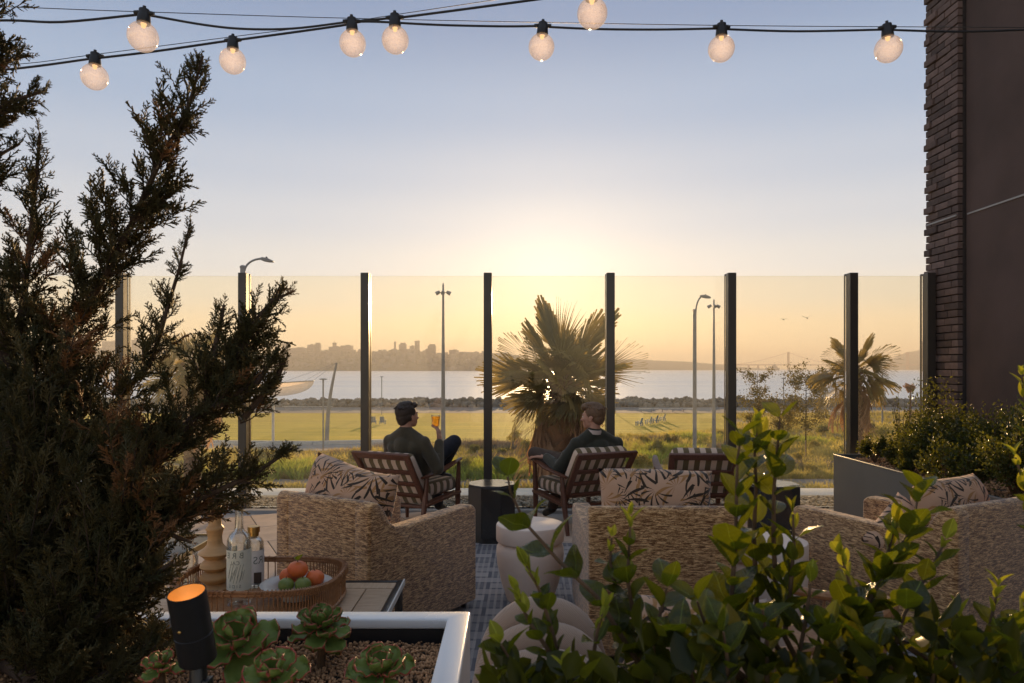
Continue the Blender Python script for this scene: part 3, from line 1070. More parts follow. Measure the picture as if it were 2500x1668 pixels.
def shrub_label(px, py, k):
    m = min(MARKS, key=lambda q: abs(q[0] - px))
    row = 'far' if py < 1090 else ('middle' if py < 1125 else 'near')
    side = 'left of' if px < m[0] else 'right of'
    lab = LOOK[k] + ', ' + row + ' meadow, just ' + side + ' ' + m[1]
    if lab in seen_labels:
        lab = lab.replace('just', 'farther')
    seen_labels[lab] = 1
    return lab


for (px, py, k) in SHRUBS:
    D = 7.5 * FPX / (py - HYP)
    src = protos[k]
    if k in used:
        c = link(src.copy())
        for chd in src.children:
            q = link(chd.copy())
            q.parent = c
    else:
        c = src
        used.add(k)
    c.location = ((px - CXP) / FPX * D, D, GZ)
    c['label'] = shrub_label(px, py, k)
    c.rotation_euler = (0, 0, random.uniform(0, 6.28))
    s_ = random.uniform(0.7, 1.15)
    c.scale = (s_, s_, s_)


def young_tree(px, py, h, r, nleaf, label, leaf=0.15, D=None, mat='treeleaf', name='young_tree', stakes=False, z0=GZ):
    D = D or 7.5 * FPX / (py - HYP)
    t = thing(name, label, 'tree', ((px - CXP) / FPX * D, D, z0), random.uniform(0, 6.28))
    wood = MB()
    wood.tube([(0, 0, 0), (0.03, 0.02, h * 0.45), (-0.05, 0.03, h * 0.8), (0, 0, h)], [0.06, 0.05, 0.03, 0.01], 6)
    ends = []
    for k in range(26):
        z = h * random.uniform(0.32, 0.9)
        a = random.uniform(0, 6.28)
        L = r * random.uniform(0.5, 1.05) * (1.1 - 0.45 * abs(z / h - 0.6))
        e = Vector((math.cos(a) * L, math.sin(a) * L, z + L * random.uniform(0.3, 0.8)))
        m = Vector((math.cos(a) * L * 0.5, math.sin(a) * L * 0.5, z + L * 0.15))
        wood.tube([(0, 0, z), m, e], [0.02, 0.013, 0.005], 4, cap=False)
        ends += [(e, L), (m, L * 0.8), ((e + m) / 2, L * 0.9)]
        for q in range(3):
            e2 = m + (e - m) * random.random() + Vector((random.uniform(-1, 1), random.uniform(-1, 1), random.uniform(-0.2, 1))) * L * 0.35
            wood.tube([m + (e - m) * 0.5, e2], [0.008, 0.003], 3, cap=False)
            ends.append((e2, L * 0.6))
    wood.build('trunk', M['bark'], t)
    idx = RNG.integers(0, len(ends), nleaf)
    base = np.array([tuple(e[0]) for e in ends])
    ln = np.array([e[1] for e in ends])
    p = base[idx] + RNG.normal(0, 1, (nleaf, 3)) * (0.17 * ln[idx])[:, None]
    np_scatter('crown', QUADLEAF, mats_from(p, RNG.normal(size=(nleaf, 3)), RNG.uniform(0.6, 1.4, nleaf) * leaf), M[mat], parent=t)
    if stakes:
        sb = MB()
        for dx in (-0.6, 0.6):
            sb.bar((dx, 0, 0), (dx, 0, 1.6), 0.07)
        sb.bar((-0.6, 0, 1.4), (0.6, 0, 1.45), 0.03, 0.06)
        sb.build('stake', M['teak'], t)
    return t


young_tree(1850, 1110, 7.3, 1.6, 3400, 'slender young tree with sparse leaves, nearer the dark post on its left', D=62)
young_tree(1967, 1120, 7.0, 2.0, 5200, 'bushy young tree with staked trunk left of the right-hand palm', D=59, stakes=True)
young_tree(1912, 1060, 3.4, 1.3, 1800, 'low wispy sapling between the two young trees', D=72)


# ---------------------------------------------------------------- fan palms
def frond_mesh(name, petiole, blade, nleaf, spread, droop, width, gap=0.45, fold=0.02):
    V, F = [], []
    # petiole: slim three sided stalk
    st = [(0, 0, 0), (0, 0, petiole * 0.5), (0, 0, petiole)]
    for i, (x_, y_, z_) in enumerate(st):
        w = 0.028 - 0.008 * i
        for k in range(3):
            a = 2 * PI * k / 3
            V.append((x_ + w * math.cos(a), y_ + w * math.sin(a) * 0.6, z_))
    for i in range(2):
        for k in range(3):
            a_, b_ = i * 3 + k, i * 3 + (k + 1) % 3
            F += [(a_, b_, b_ + 3, a_ + 3)]
    for i in range(nleaf):
        f = (i + 0.5) / nleaf * 2 - 1
        a = f * spread
        L = blade * (1 - 0.28 * abs(f) ** 1.5) * random.uniform(0.9, 1.06)
        tl, ts = [0.0, 0.30, gap + 0.08, 0.76, 1.0], []
        wj = random.uniform(-0.05, 0.05)
        for j, u in enumerate(tl):
            r_ = L * u
            bend = droop * max(0, u - gap * 0.7) ** 2 * L * random.uniform(0.7, 1.3)
            aa = a + wj * u
            x_, z_ = math.sin(aa) * r_, math.cos(aa) * r_
            sh = bend / (1 + bend)
            z_ -= sh * 0.25 * math.cos(aa) * L
            y_ = -bend * 0.9
            half = width * (min(1.0, u / (gap)) if u < gap else (1 - (u - gap) / (1 - gap)) ** 0.7)
            half = max(half, 0.003)
            px_, pz_ = math.cos(aa) * half, -math.sin(aa) * half
            V += [(x_ - px_, y_ + fold * (u > 0), z_ - pz_ + petiole), (x_ + px_, y_ - fold * (u > 0), z_ + pz_ + petiole)]
        b0 = len(V) - 10
        for j in range(4):
            F.append((b0 + 2 * j, b0 + 2 * j + 1, b0 + 2 * j + 3, b0 + 2 * j + 2))
    return raw_mesh(name, V, F)


def palm(loc, crown_z, size, label, ngreen=34, ndry=30, lean=0.0, guided=(), trunk_r=0.24, seed=1):
    random.seed(seed)
    t = thing('fan_palm', label, 'palm tree', loc, 0, 'fan palms beyond the glass screen')
    h = crown_z - loc[2]
    b = MB()
    prof, nst = [], 26
    for i in range(nst + 1):
        f = i / nst
        r_ = trunk_r * (1.15 - 0.35 * f) * (1 + (0.10 if i % 2 else -0.05)) * (1 - 0.3 * max(0, f - 0.8))
        prof.append((r_, h * f))
    b.lathe(prof, n=12)
    for i in range(150):                               # old leaf bases
        f = random.uniform(0.35, 0.97)
        a = random.uniform(0, 6.28)
        r_ = trunk_r * (1.1 - 0.3 * f)
        p_ = Vector((math.cos(a) * r_, math.sin(a) * r_, h * f))
        q_ = p_ + Vector((math.cos(a) * 0.13, math.sin(a) * 0.13, 0.2))
        b.bar(p_, q_, 0.07, 0.025)
    b.build('trunk', M['palm_trunk'], t)
    hb = MB()                                          # crowded stalk bases in the heart of the crown
    for i in range(90):
        az_, el_ = i * 2.39996, math.asin(1 - 1.35 * (i + 0.5) / 90)
        d_ = Vector((math.cos(az_) * math.cos(el_), math.sin(az_) * math.cos(el_), math.sin(el_)))
        o_ = Vector((0, 0, h - 0.1 + 0.15 * d_.z))
        hb.bar(o_ + d_ * 0.05, o_ + d_ * random.uniform(0.38, 0.62) * size, random.uniform(0.05, 0.085), 0.03)
    hb.build('leaf_bases', M['palm_trunk'], t)['kind'] = 'stuff'
    gm = [frond_mesh('frond', 0.75 * size, 1.2 * size, 32, R(88), random.uniform(0.15, 0.9), 0.026 * size, 0.36) for _ in range(4)]
    um = [frond_mesh('frond', 0.75 * size, 1.3 * size, 30, R(46), 0.12, 0.024 * size, 0.42) for _ in range(2)]
    dm = [frond_mesh('dry_frond', 0.6 * size, 1.15 * size, 22, R(50), random.uniform(0.4, 1.0), 0.015 * size, 0.25) for _ in range(4)]
    for m_ in gm + um:
        m_.materials.append(M['palm_green'])
    for m_ in dm:
        m_.materials.append(M['palm_dry'])

    def place(me, az, el, name, sc=1.0, off=0.0):
        d = Vector((math.cos(az) * math.cos(el), math.sin(az) * math.cos(el), math.sin(el)))
        up = Vector((0, 0, 1)) if abs(el) < R(80) else Vector((0, -1, 0))
        xx = up.cross(d).normalized() * random.choice((1, -1))
        yy = d.cross(xx)
        if yy.z < 0:
            xx, yy = -xx, -yy
        rot = Matrix((xx, yy, d)).transposed().to_4x4()
        rot = Matrix.Translation((d.x * 0.08, d.y * 0.08, h + off)) @ rot @ Matrix.Rotation(random.uniform(-0.5, 0.5) * (2.2 if el < R(45) and name == 'frond' else 1.0), 4, 'Z') @ Matrix.Scale(sc, 4)
        o = mesh_obj(name, me, None, t)
        o.matrix_local = rot
        return o
    for k in range(ngreen):
        f = (k + 0.5) / ngreen
        el = math.asin(max(-0.8, 1 - 1.75 * f))
        az = k * 2.39996 + random.uniform(-0.2, 0.2)
        place(um[k % 2] if el > R(58) else gm[k % 4], az + random.uniform(-0.35, 0.35), el * 0.97 + random.uniform(-0.15, 0.15), 'frond', random.uniform(0.5, 1.12), 0.15 * math.sin(el))
    for az, el, sc in guided:
        place(um[0], az, el, 'frond', sc)
    for k in range(ndry):
        place(dm[k % 4], k * 2.39996, R(random.uniform(-84, -48)), 'dry_frond', random.uniform(0.9, 1.4), -random.uniform(-0.1, 1.0) * size)
    return t


palm((1.45, 20, GZ), 0.98, 1.05, 'broad dark fan palm in front of the setting sun', 33, 80,
     guided=[(R(170), R(78), 1.25), (R(150), R(84), 1.2), (R(0), R(58), 1.25), (R(10), R(66), 1.15), (R(175), R(60), 1.0), (R(185), R(40), 1.05), (R(-5), R(24), 1.15), (R(178), R(12), 1.15), (R(250), R(20), 0.8), (R(280), R(5), 0.8), (R(230), R(-5), 0.8), (R(300), R(25), 0.7), (R(262), R(-40), 0.8), (R(235), R(-30), 0.8), (R(300), R(-32), 0.8), (R(205), R(-25), 0.75), (R(335), R(-25), 0.75), (R(190), R(5), 0.7), (R(350), R(8), 0.7), (R(270), R(62), 0.75), (R(235), R(50), 0.7), (R(305), R(48), 0.75), (R(255), R(38), 0.7), (R(285), R(34), 0.7), (R(215), R(30), 0.8), (R(325), R(30), 0.8), (R(200), R(50), 0.8), (R(340), R(45), 0.8), (R(270), R(75), 0.8)], trunk_r=0.26, seed=3)
palm((15.9, 33, GZ), 1.15, 1.08, 'tall fan palm with brown trunk standing near the brick pier', 36, 16, trunk_r=0.36, seed=5)
palm((-12.6, 28, GZ), 1.35, 1.05, 'pale fan palm half hidden behind the cypress', 34, 30, trunk_r=0.3, seed=9)
random.seed(21)
for (px, top, D, lab) in [(2270, 925, 95, 'thin distant palm with shaggy dry head, first from the glass edge post'), (2222, 930, 100, 'thin distant palm between the dry one and the big palm trunk')]:
    x_ = (px - CXP) / FPX * D
    zt = EYE - (top + 12 - HYP) / FPX * D
    t = thing('distant_palm', lab, 'palm tree', (x_, D, GZ), 0, 'small palms by the water')
    MB().tube([(0, 0, 0), (0.05, 0, (zt - GZ) * 0.6), (0, 0, zt - GZ)], [0.16, 0.11, 0.1], 7).build('trunk', M['palm_trunk'], t)
    leaf_ball('crown', M['palm_dry'], 500, 0.9, 0.3, t, (0, 0, zt - GZ), 1.0, 7)


# ---------------------------------------------------------------- street lamps and masts
def cobra_lamp(px, D, ptop, head_px, head_py, label, rpole=0.1):
    base = P(px, 0, D)
    t = thing('street_lamp', label, 'street lamp', (base.x, D, GZ), 0, 'curved arm street lamps')
    zt = EYE - (ptop - HYP) / FPX * D - GZ
    hx = (head_px - px) / FPX * D
    hz_ = EYE - (head_py - HYP) / FPX * D - GZ
    MB().tube([(0, 0, 0), (0, 0, zt)], [rpole * 1.15, rpole], 14).lathe([(rpole * 1.15, zt - 0.05), (rpole * 1.15, zt + 0.02), (rpole * 0.7, zt + 0.07), (0, zt + 0.08)], n=14).build('pole', M['galv'], t, smooth=True)
    pts_ = [(rpole * 0.6, 0, zt - 0.25)]
    for i in range(1, 9):
        f = i / 8
        pts_.append((rpole * 0.6 + (hx * 0.78) * (1 - math.cos(f * PI / 2)) ** 1.1, 0, zt - 0.25 + (hz_ - zt + 0.29) * math.sin(f * PI / 2)))
    MB().tube(pts_, 0.045, 8).build('arm', M['galv'], t, smooth=True)
    hd = MB()
    L = 0.62
    hd.add([(x_ * L, y_ * (0.16 if 0 < i < 4 else 0.06), z_) for i, (x_, z_) in enumerate([(-0.5, 0.02), (-0.2, 0.07), (0.15, 0.06), (0.45, 0.0), (0.5, -0.03)]) for y_ in (-1, 1)] +
           [(x_ * L, y_ * (0.16 if 0 < i < 4 else 0.06), z_) for i, (x_, z_) in enumerate([(-0.5, -0.02), (-0.2, -0.08), (0.15, -0.09), (0.45, -0.07), (0.5, -0.05)]) for y_ in (-1, 1)],
           [(2 * i, 2 * i + 1, 2 * i + 3, 2 * i + 2) for i in range(4)] + [(10 + 2 * i, 10 + 2 * i + 2, 10 + 2 * i + 3, 10 + 2 * i + 1) for i in range(4)] +
           [(2 * i, 2 * i + 2, 12 + 2 * i, 10 + 2 * i) for i in range(4)] + [(2 * i + 1, 11 + 2 * i, 13 + 2 * i, 2 * i + 3) for i in range(4)] + [(0, 10, 11, 1), (8, 9, 19, 18)])
    h_ = hd.build('lamp_head', M['galv'], t, smooth=True, bevel=0.01, loc=(hx, 0, hz_), rot=(0, R(8), 0))
    MB().lathe([(0.04, 0.05), (0.04, 0.12), (0.0, 0.125)], n=10).build('photocell', M['black'], h_)
    return t


cobra_lamp(593, 30, 652, 650, 634, 'street lamp with curved arm rising behind the glass post beside the cypress', 0.11)
cobra_lamp(1696, 40, 758, 1722, 724, 'street lamp with curved arm standing clear through the glass')


def flood_mast(px, top, hy, D, label):
    t = thing('flood_mast', label, 'light mast', ((px - CXP) / FPX * D, D, GZ), 0, 'tall floodlight masts')
    zt = EYE - (top - HYP) / FPX * D - GZ
    zh = EYE - (hy - HYP) / FPX * D - GZ
    MB().tube([(0, 0, 0), (0, 0, zt * 0.6), (0, 0, zt - 0.15), (0, 0, zt)], [0.17, 0.11, 0.06, 0.02], 12).build('mast', M['galv'], t, smooth=True)
    for k, (dx, dy) in enumerate([(-0.34, 0.0), (0.34, 0.05), (0.0, -0.2)]):
        M_ = Matrix.Rotation(math.atan2(dy, dx or 0.01), 3, 'Z') @ Matrix.Rotation(R(118), 3, 'Y')
        MB().lathe([(0.0, -0.16), (0.09, -0.15), (0.12, 0.0), (0.13, 0.14), (0.115, 0.14), (0.0, 0.11)], (dx, dy, zh), 14, M_).tube([(0, 0, zh + 0.02), (dx, dy, zh + 0.02)], 0.022, 6).build('floodlight', M['galv'], t, smooth=True)
    return t


flood_mast(1082, 691, 715, 45, 'tall thin floodlight mast beside the seated person holding a drink')
flood_mast(1743, 730, 748, 55, 'tall thin floodlight mast right of the curved street lamp')


def disc_lamp(px, top, base, wpx, label):
    D = 7.5 * FPX / (base - HYP)
    t = thing('disc_lamp', label, 'path lamp', ((px - CXP) / FPX * D, D, GZ), 0, 'disc topped path lamps')
    zt = EYE - (top - HYP) / FPX * D - GZ
    r_ = wpx / 2 / FPX * D
    MB().tube([(0, 0, 0), (0, 0, zt)], 0.07, 8).build('pole', M['galv'], t, smooth=True)
    MB().lathe([(0.0, zt - 0.06), (r_ * 0.6, zt - 0.05), (r_, zt), (r_ * 0.6, zt + 0.06), (0.0, zt + 0.09)], n=20).build('lamp_disc', M['galv'], t, smooth=True)


disc_lamp(789, 926, 1107, 22, 'disc topped path lamp beside the leaning mast')
disc_lamp(932, 920, 1013, 10, 'small disc topped path lamp behind the blue lawn chairs')
disc_lamp(1913, 924, 1020, 12, 'disc topped path lamp between the two young trees')
disc_lamp(1502, 922, 1010, 8, 'small disc topped path lamp just right of the centre palm')
disc_lamp(1797, 928, 1012, 8, 'small disc topped path lamp close to the post left of the young trees')
for (px, top, base, lab) in [(2154, 912, 1040, 'slim pole right behind the tall palm'), (2288, 912, 1020, 'slim dark pole at the brick pier'), (2016, 950, 1030, 'short slim pole beside the picnic tables'), (2258, 905, 1030, 'slim grey pole by the rocks'), (2040, 925, 1030, 'slim pole left of the palm trunk')]:
    D = 7.5 * FPX / (base - HYP)
    t = MB().tube([(0, 0, 0), (0, 0, EYE - (top - HYP) / FPX * D - GZ)], [0.13, 0.08], 8).build('pole', M['galv'], smooth=True, loc=((px - CXP) / FPX * D, D, GZ))
    tag(t, lab, 'pole', 'slim poles by the water')

# net sculpture: two posts, a leaning mast, a sheer bowl and its cables
ns = thing('net_canopy', 'sheer white net bowl hung from a leaning mast over the plaza', 'canopy', (-23.5, 70, GZ))
mb_, mt_ = Vector((5.0, 1.0, 0)), Vector((6.0, 1.0, EYE - (886 - HYP) / FPX * 71 - GZ))
cv = [mb_ + (mt_ - mb_) * (i / 8) + Vector((-0.25 * math.sin(PI * i / 8), 0, 0)) for i in range(9)]
MB().tube(cv, [0.22, 0.22, 0.21, 0.2, 0.18, 0.16, 0.14, 0.12, 0.09], 12).build('mast', M['galv'], ns, smooth=True)
zr = EYE - (936 - HYP) / FPX * 70 - GZ
b = MB()
nn, V_, F_ = 40, [], []
for i in range(9):
    f = i / 8
    rr_ = math.cos(f * PI / 2) ** 0.75
    for k in range(nn):
        a = 2 * PI * k / nn
        V_.append((0.25 * f + 3.9 * rr_ * math.cos(a), 3.2 * rr_ * math.sin(a), zr + 0.25 * math.cos(a) * rr_ - 1.3 * math.sin(f * PI / 2)))
for i in range(8):
    for k in range(nn):
        F_.append((i * nn + k, i * nn + (k + 1) % nn, (i + 1) * nn + (k + 1) % nn, (i + 1) * nn + k))
mesh_obj('net', raw_mesh('net', V_, F_, True), M['net'], ns)
MB().tube([V_[k % nn] for k in range(nn + 1)], 0.05, 6, cap=False).build('rim_ring', M['galv'], ns)
for k in (0, 3, 37, 33):
    MB().tube([V_[k], mt_], 0.012, 4).build('cable', M['galv'], ns)
for (xx, yy) in ((-0.35, -6.0), (-0.35, 1.0)):
    MB().tube([(xx, yy, 0), (xx, yy, zr - 0.6)], [0.14, 0.12], 10).build('post', M['white_paint'], ns, smooth=True)

# low white seat walls on the plaza
for pp, lab in [([(-34, 70.6), (-19.5, 69.6), (-11.3, 71.5)], 'long low white seat wall along the near edge of the lawn'), ([(-25.2, 65.6), (-23.6, 69.0)], 'short white seat wall on the plaza below the net')]:
    b = MB()
    for p_, q_ in zip(pp, pp[1:]):
        b.bar((p_[0], p_[1], GZ + 0.2), (q_[0], q_[1], GZ + 0.2), 0.32, 0.4)
    tag(b.build('seat_wall', M['white_paint']), lab, 'seat wall')


# ---------------------------------------------------------------- lawn chairs, tables
def lawn_chair(px, py, mat, rz, label):
    D = 7.5 * FPX / (py - HYP)
    t = thing('lawn_chair', label, 'garden chair', ((px - CXP) / FPX * D, D, GZ + 0.03), rz, 'slatted garden chairs on the lawn')
    for i in range(4):
        x_ = -0.22 + i * 0.147
        MB().box((x_, 0, 0), (0.13, 0.03, 0.85)).build('back_slat', mat, t, loc=(0, -0.25, 0.62), rot=(R(18), 0, 0))
    for i in range(4):
        MB().box((0, 0.35 - 0.14 * i, 0.38 - 0.035 * i), (0.56, 0.12, 0.025)).build('seat_slat', mat, t)
    for s_ in (-1, 1):
        MB().box((s_ * 0.36, 0.08, 0.56), (0.14, 0.78, 0.03)).build('armrest', M['white_paint'] if mat is M['blue_paint'] else mat, t)
        MB().box((s_ * 0.31, 0.40, 0.28), (0.05, 0.12, 0.56)).build('leg', mat, t)
        MB().box((s_ * 0.31, -0.28, 0.22), (0.05, 0.12, 0.44)).build('leg', mat, t)


lawn_chair(912, 1036, M['blue_paint'], 0.1, 'blue garden chair on the lawn partly behind the screen post')
lawn_chair(934, 1036, M['blue_paint'], -0.1, 'blue garden chair on the lawn in full view')
for i, (px, py, lab) in enumerate([(1562, 1040, 'pale blue garden chair lowest of the row right of the palm'), (1585, 1036, 'pale blue garden chair second in the row right of the palm'), (1600, 1033, 'pale blue garden chair third in the row right of the palm'), (1618, 1029, 'pale blue garden chair at the far end of the row, beside the lamp pole')]):
    lawn_chair(px, py, M['blue_paint'] if i % 2 == 0 else M['white_paint'], 1.0, lab)


def picnic(px, py, label, mat):
    D = 7.5 * FPX / (py - HYP)
    t = thing('picnic_table', label, 'picnic table', ((px - CXP) / FPX * D, D, GZ), 0.3, 'picnic tables by the shore path')
    MB().box((0, 0, 0.75), (2.2, 0.8, 0.06)).build('table_top', mat, t)
    for s_ in (-1, 1):
        MB().box((0, s_ * 0.75, 0.45), (2.2, 0.28, 0.05)).build('bench', mat, t)
        MB().box((s_ * 0.7, 0, 0.36), (0.1, 1.4, 0.08)).build('leg', mat, t)
        MB().box((s_ * 0.7, 0, 0.37), (0.1, 0.3, 0.74)).build('leg', mat, t)


picnic(2040, 1018, 'pale picnic table beside the tall palm trunk', M['white_paint'])
picnic(2228, 1012, 'dark picnic table under the thin palms near the brick pier', M['walnut'])
for (px0, px1, py, lab) in [(690, 812, 1000, 'long white rail along the shore path at the left'), (1560, 1700, 1006, 'long white rail along the shore path behind the pale chairs')]:
    D = 7.5 * FPX / (py - HYP)
    a, c = (px0 - CXP) / FPX * D, (px1 - CXP) / FPX * D
    t = thing('shore_rail', lab, 'rail', ((a + c) / 2, D, GZ))
    MB().box((0, 0, 0.55), (c - a, 0.25, 0.09)).build('rail', M['white_paint'], t)
    for k in range(6):
        MB().box(((k - 2.5) / 5.4 * (c - a), 0, 0.25), (0.12, 0.12, 0.5)).build('post', M['galv'], t)
rp = thing('marker_post', 'white marker post with small red marks standing in the meadow', 'post', ((1697 - CXP) / FPX * 52, 52, GZ))
MB().tube([(0, 0, 0), (0, 0, 1.75), (0.08, 0, 2.0)], 0.05, 8).build('shaft', M['white_paint'], rp)
for k in range(6):
    MB().box((0.0, -0.056, 0.6 + 0.17 * k), (0.05, 0.01, 0.09)).build('mark', M['bridge_red'], rp)

# ---------------------------------------------------------------- far shore: hills, towers, bridge, ship


def ridge(name, D, prof, depth, label=None, z0=SEAZ - 0.5):
    """a hill with a skyline profile (px, py), rising from the shore at D and falling away behind"""
    xs = np.linspace(prof[0][0], prof[-1][0], 120)
    ys = np.interp(xs, [p[0] for p in prof], [p[1] for p in prof])
    V, F = [], []
    rows = 9
    for j in range(rows):
        f = j / (rows - 1)
        y_ = D + depth * f
        hh = math.sin(min(1, f * 1.35) * PI / 2) if f < 0.74 else max(0, 1 - (f - 0.74) / 0.26)
        for k, (a, c) in enumerate(zip(xs, ys)):
            top = EYE - (c - HYP) / FPX * (D + depth * 0.74)
            jit = random.uniform(-0.03, 0.03) * (top - z0) if 0 < j else 0
            V.append(((a - CXP) / FPX * y_, y_, z0 + (top - z0) * hh + jit))
    w = len(xs)
    for j in range(rows - 1):
        for k in range(w - 1):
            F.append((j * w + k, j * w + k + 1, (j + 1) * w + k + 1, (j + 1) * w + k))
    o = mesh_obj(name, raw_mesh(name, V, F, True), M['hillside'])
    o['kind'] = 'structure'
    return o


SD = 2500.0
ridge('city_hill', SD, [(-350, 880), (60, 858), (170, 850), (300, 852), (420, 855), (560, 862), (660, 868), (760, 869), (830, 860), (880, 858), (905, 862), (935, 862), (955, 855), (970, 852), (1010, 857), (1045, 864), (1080, 868), (1120, 866), (1180, 862), (1240, 868), (1290, 880), (1340, 898), (1400, 903)], 420)
ridge('headland', 3800, [(1180, 896), (1300, 886), (1400, 880), (1500, 878), (1560, 877), (1600, 880), (1680, 883), (1740, 888), (1790, 894), (1850, 899), (1900, 903)], 500)
ridge('far_headland', 4500, [(2140, 902), (2170, 880), (2195, 866), (2230, 857), (2262, 852), (2350, 848), (2500, 850), (2700, 860), (2900, 880)], 500)


def tower(x0, x1, top, label=None, D=SD + 300, kind='block', base=None, tiers=None):
    k = D / FPX
    x_ = ((x0 + x1) / 2 - CXP) * k
    w = (x1 - x0) * k
    h = EYE - (top - HYP) * k + 2
    t = thing('far_tower', label, 'building', (x_, D, -2), 0, 'far city buildings')
    b = MB()
    if kind == 'point':
        b.box((0, 0, h * 0.475), (w, w, h * 0.95)).lathe([(w * 0.55, h * 0.95), (w * 0.3, h * 0.99), (0, h)], n=4)
    elif kind == 'round':
        b.lathe([(w / 2, 0), (w / 2, h * 0.94), (w * 0.56, h * 0.94), (w * 0.56, h * 0.99), (w * 0.4, h)], n=14)
    elif kind == 'step':
        b.box((0, 0, h * 0.47), (w, w * 0.8, h * 0.94)).box((w * 0.05, 0, h * 0.955), (w * 0.7, w * 0.55, h * 0.09))
        b.box((-w * 0.25, 0, h * 0.97), (w * 0.14, w * 0.2, h * 0.07))
    else:
        b.box((0, 0, h / 2), (w, w * 0.75, h)).box((w * 0.1, 0, h + 1.5), (w * 0.35, w * 0.3, 3))
    body = b.build('body', M['building'], t)
    nf = max(3, min(9, int(h / 14)))
    wb = MB()
    wb.box((0, 0, 0), (w * 0.8, 0.6, h * 0.03))
    me = None
    for i in range(nf):
        if me is None:
            o = wb.build('window_band', M['window_dark'], t, loc=(0, -w * 0.375 - (0.2 if kind != 'point' else w * 0.13) - (w * 0.13 if kind == 'round' else 0) - (w * 0.03 if kind == 'step' else 0), h * (0.4 + 0.5 * i / nf)))
            me = o
        else:
            q = link(me.copy())
            q.parent = t
            q.location.z = h * (0.4 + 0.5 * i / nf)
    return t


T = [(150, 180, 818, 'far tower, tallest of the hazy blocks behind the cypress', 'step'), (66, 96, 826, 'far tower at the outer left of the hazy skyline', 'block'), (196, 222, 832, 'narrow far tower behind the cypress next to the tallest one', 'block'),
     (258, 300, 834, 'wide far block seen through the left edge of the cypress', 'block'), (326, 350, 826, 'far tower between the cypress and the pale palm', 'step'), (372, 396, 828, 'short far tower just left of the pale palm', 'block'), (520, 548, 846, 'low far block behind the second glass post', 'block'),
     (672, 680.5, 838, 'slim far tower with pointed top', 'point'), (690.7, 705.6, 835, 'far tower with flat top right of the pointed one', 'step'), (706, 752, 850, 'long low far block', 'block'),
     (752, 768, 842, 'far block joined to the left of a taller one', 'block'), (768.5, 783, 837, 'tall far block with square shoulders', 'step'), (785, 805, 856, 'low wide far block before the stepped tower', 'block'),
     (805, 833, 847, 'broad base block of the stepped far tower', 'block'), (812, 821.5, 836.5, 'slim stepped far tower with a thin spire', 'round'), (834, 860.6, 844, 'wide flat far block left of the dark post', 'block'),
     (962, 966.8, 834, 'lone slim round tower on the hilltop', 'round'), (975, 992, 837, 'square far tower beside the lone round tower', 'step'), (1000.6, 1012, 845, 'short far block stuck to the tallest hill tower', 'block'),
     (1012.5, 1024.5, 832, 'tallest far tower on the hill, with rounded top', 'round'), (1038, 1044.5, 853, 'low annex block left of a far tower', 'block'), (1045, 1064, 840.5, 'broad far tower nearest the floodlight mast', 'step'),
     (1097, 1120, 855, 'low far block between the floodlight mast and the next post', 'block'), (1150, 1170, 860, 'small far block right at the fourth glass post', 'block')]
for x0, x1, top, lab, kd in T:
    tower(x0, x1, top, lab, kind=kd)
o = tag(MB().tube([((816.5 - CXP) / FPX * 2790, 2790, 90), ((816.5 - CXP) / FPX * 2790, 2790, 118)], [0.8, 0.3], 5).build('spire', M['building']), 'thin spire on the stepped far tower', 'spire')
# little houses climbing the slope: far too many and small to count
n = 1500
hx = RNG.uniform(-300, 1290, n)
hf = RNG.uniform(0.02, 0.62, n)
prof = [(-350, 880), (60, 858), (170, 850), (300, 852), (420, 855), (560, 862), (660, 868), (760, 869), (830, 860), (880, 858), (905, 862), (955, 855), (970, 852), (1010, 857), (1045, 864), (1120, 866), (1180, 862), (1240, 868), (1290, 880)]
tops = np.interp(hx, [p[0] for p in prof], [p[1] for p in prof])
hy = SD + 420 * hf
hzz = (SEAZ - 0.5) + (EYE - (tops - HYP) / FPX * (SD + 311) - SEAZ) * np.sin(np.minimum(1, hf * 1.35) * PI / 2)
CUBE = ([(-1, -1, 0), (1, -1, 0), (1, 1, 0), (-1, 1, 0), (-1, -1, 1), (1, -1, 1), (1, 1, 1), (-1, 1, 1)], [(4, 5, 6, 7), (0, 1, 5, 4), (1, 2, 6, 5), (2, 3, 7, 6), (3, 0, 4, 7)])
hm = mats_from(np.column_stack([(hx - CXP) / FPX * hy, hy, hzz - 2]), np.tile([0, 0, 1.0], (n, 1)), np.column_stack([RNG.uniform(3, 11, n), RNG.uniform(3, 6, n), RNG.uniform(6, 15, n)]), roll=np.column_stack([RNG.normal(0, 0.2, n), np.ones(n), np.zeros(n)]))
M['house_far'] = simple('far_house_walls', (0.22, 0.19, 0.17), (0.12, 0.10, 0.09), 0.02, 0.9, 0.0, attr=0.45)
np_scatter('hillside_houses', CUBE, hm, M['house_far'], kind='stuff')
n = 2600
hx = RNG.uniform(-300, 1290, n)
hf = RNG.uniform(0.1, 0.62, n)
tops = np.interp(hx, [p[0] for p in prof], [p[1] for p in prof])
hy = SD + 420 * hf
hzz = (SEAZ - 0.5) + (EYE - (tops - HYP) / FPX * (SD + 311) - SEAZ) * np.sin(np.minimum(1, hf * 1.35) * PI / 2)
M['treeclump'] = simple('far_trees', (0.05, 0.055, 0.03), (0.03, 0.035, 0.02), 0.05, 1.0, 0.0, attr=0.3)
np_scatter('hillside_trees', ROCK, mats_from(np.column_stack([(hx - CXP) / FPX * hy, hy, hzz]), RNG.normal(size=(n, 3)), RNG.uniform(2, 5, n)), M['treeclump'], kind='stuff')

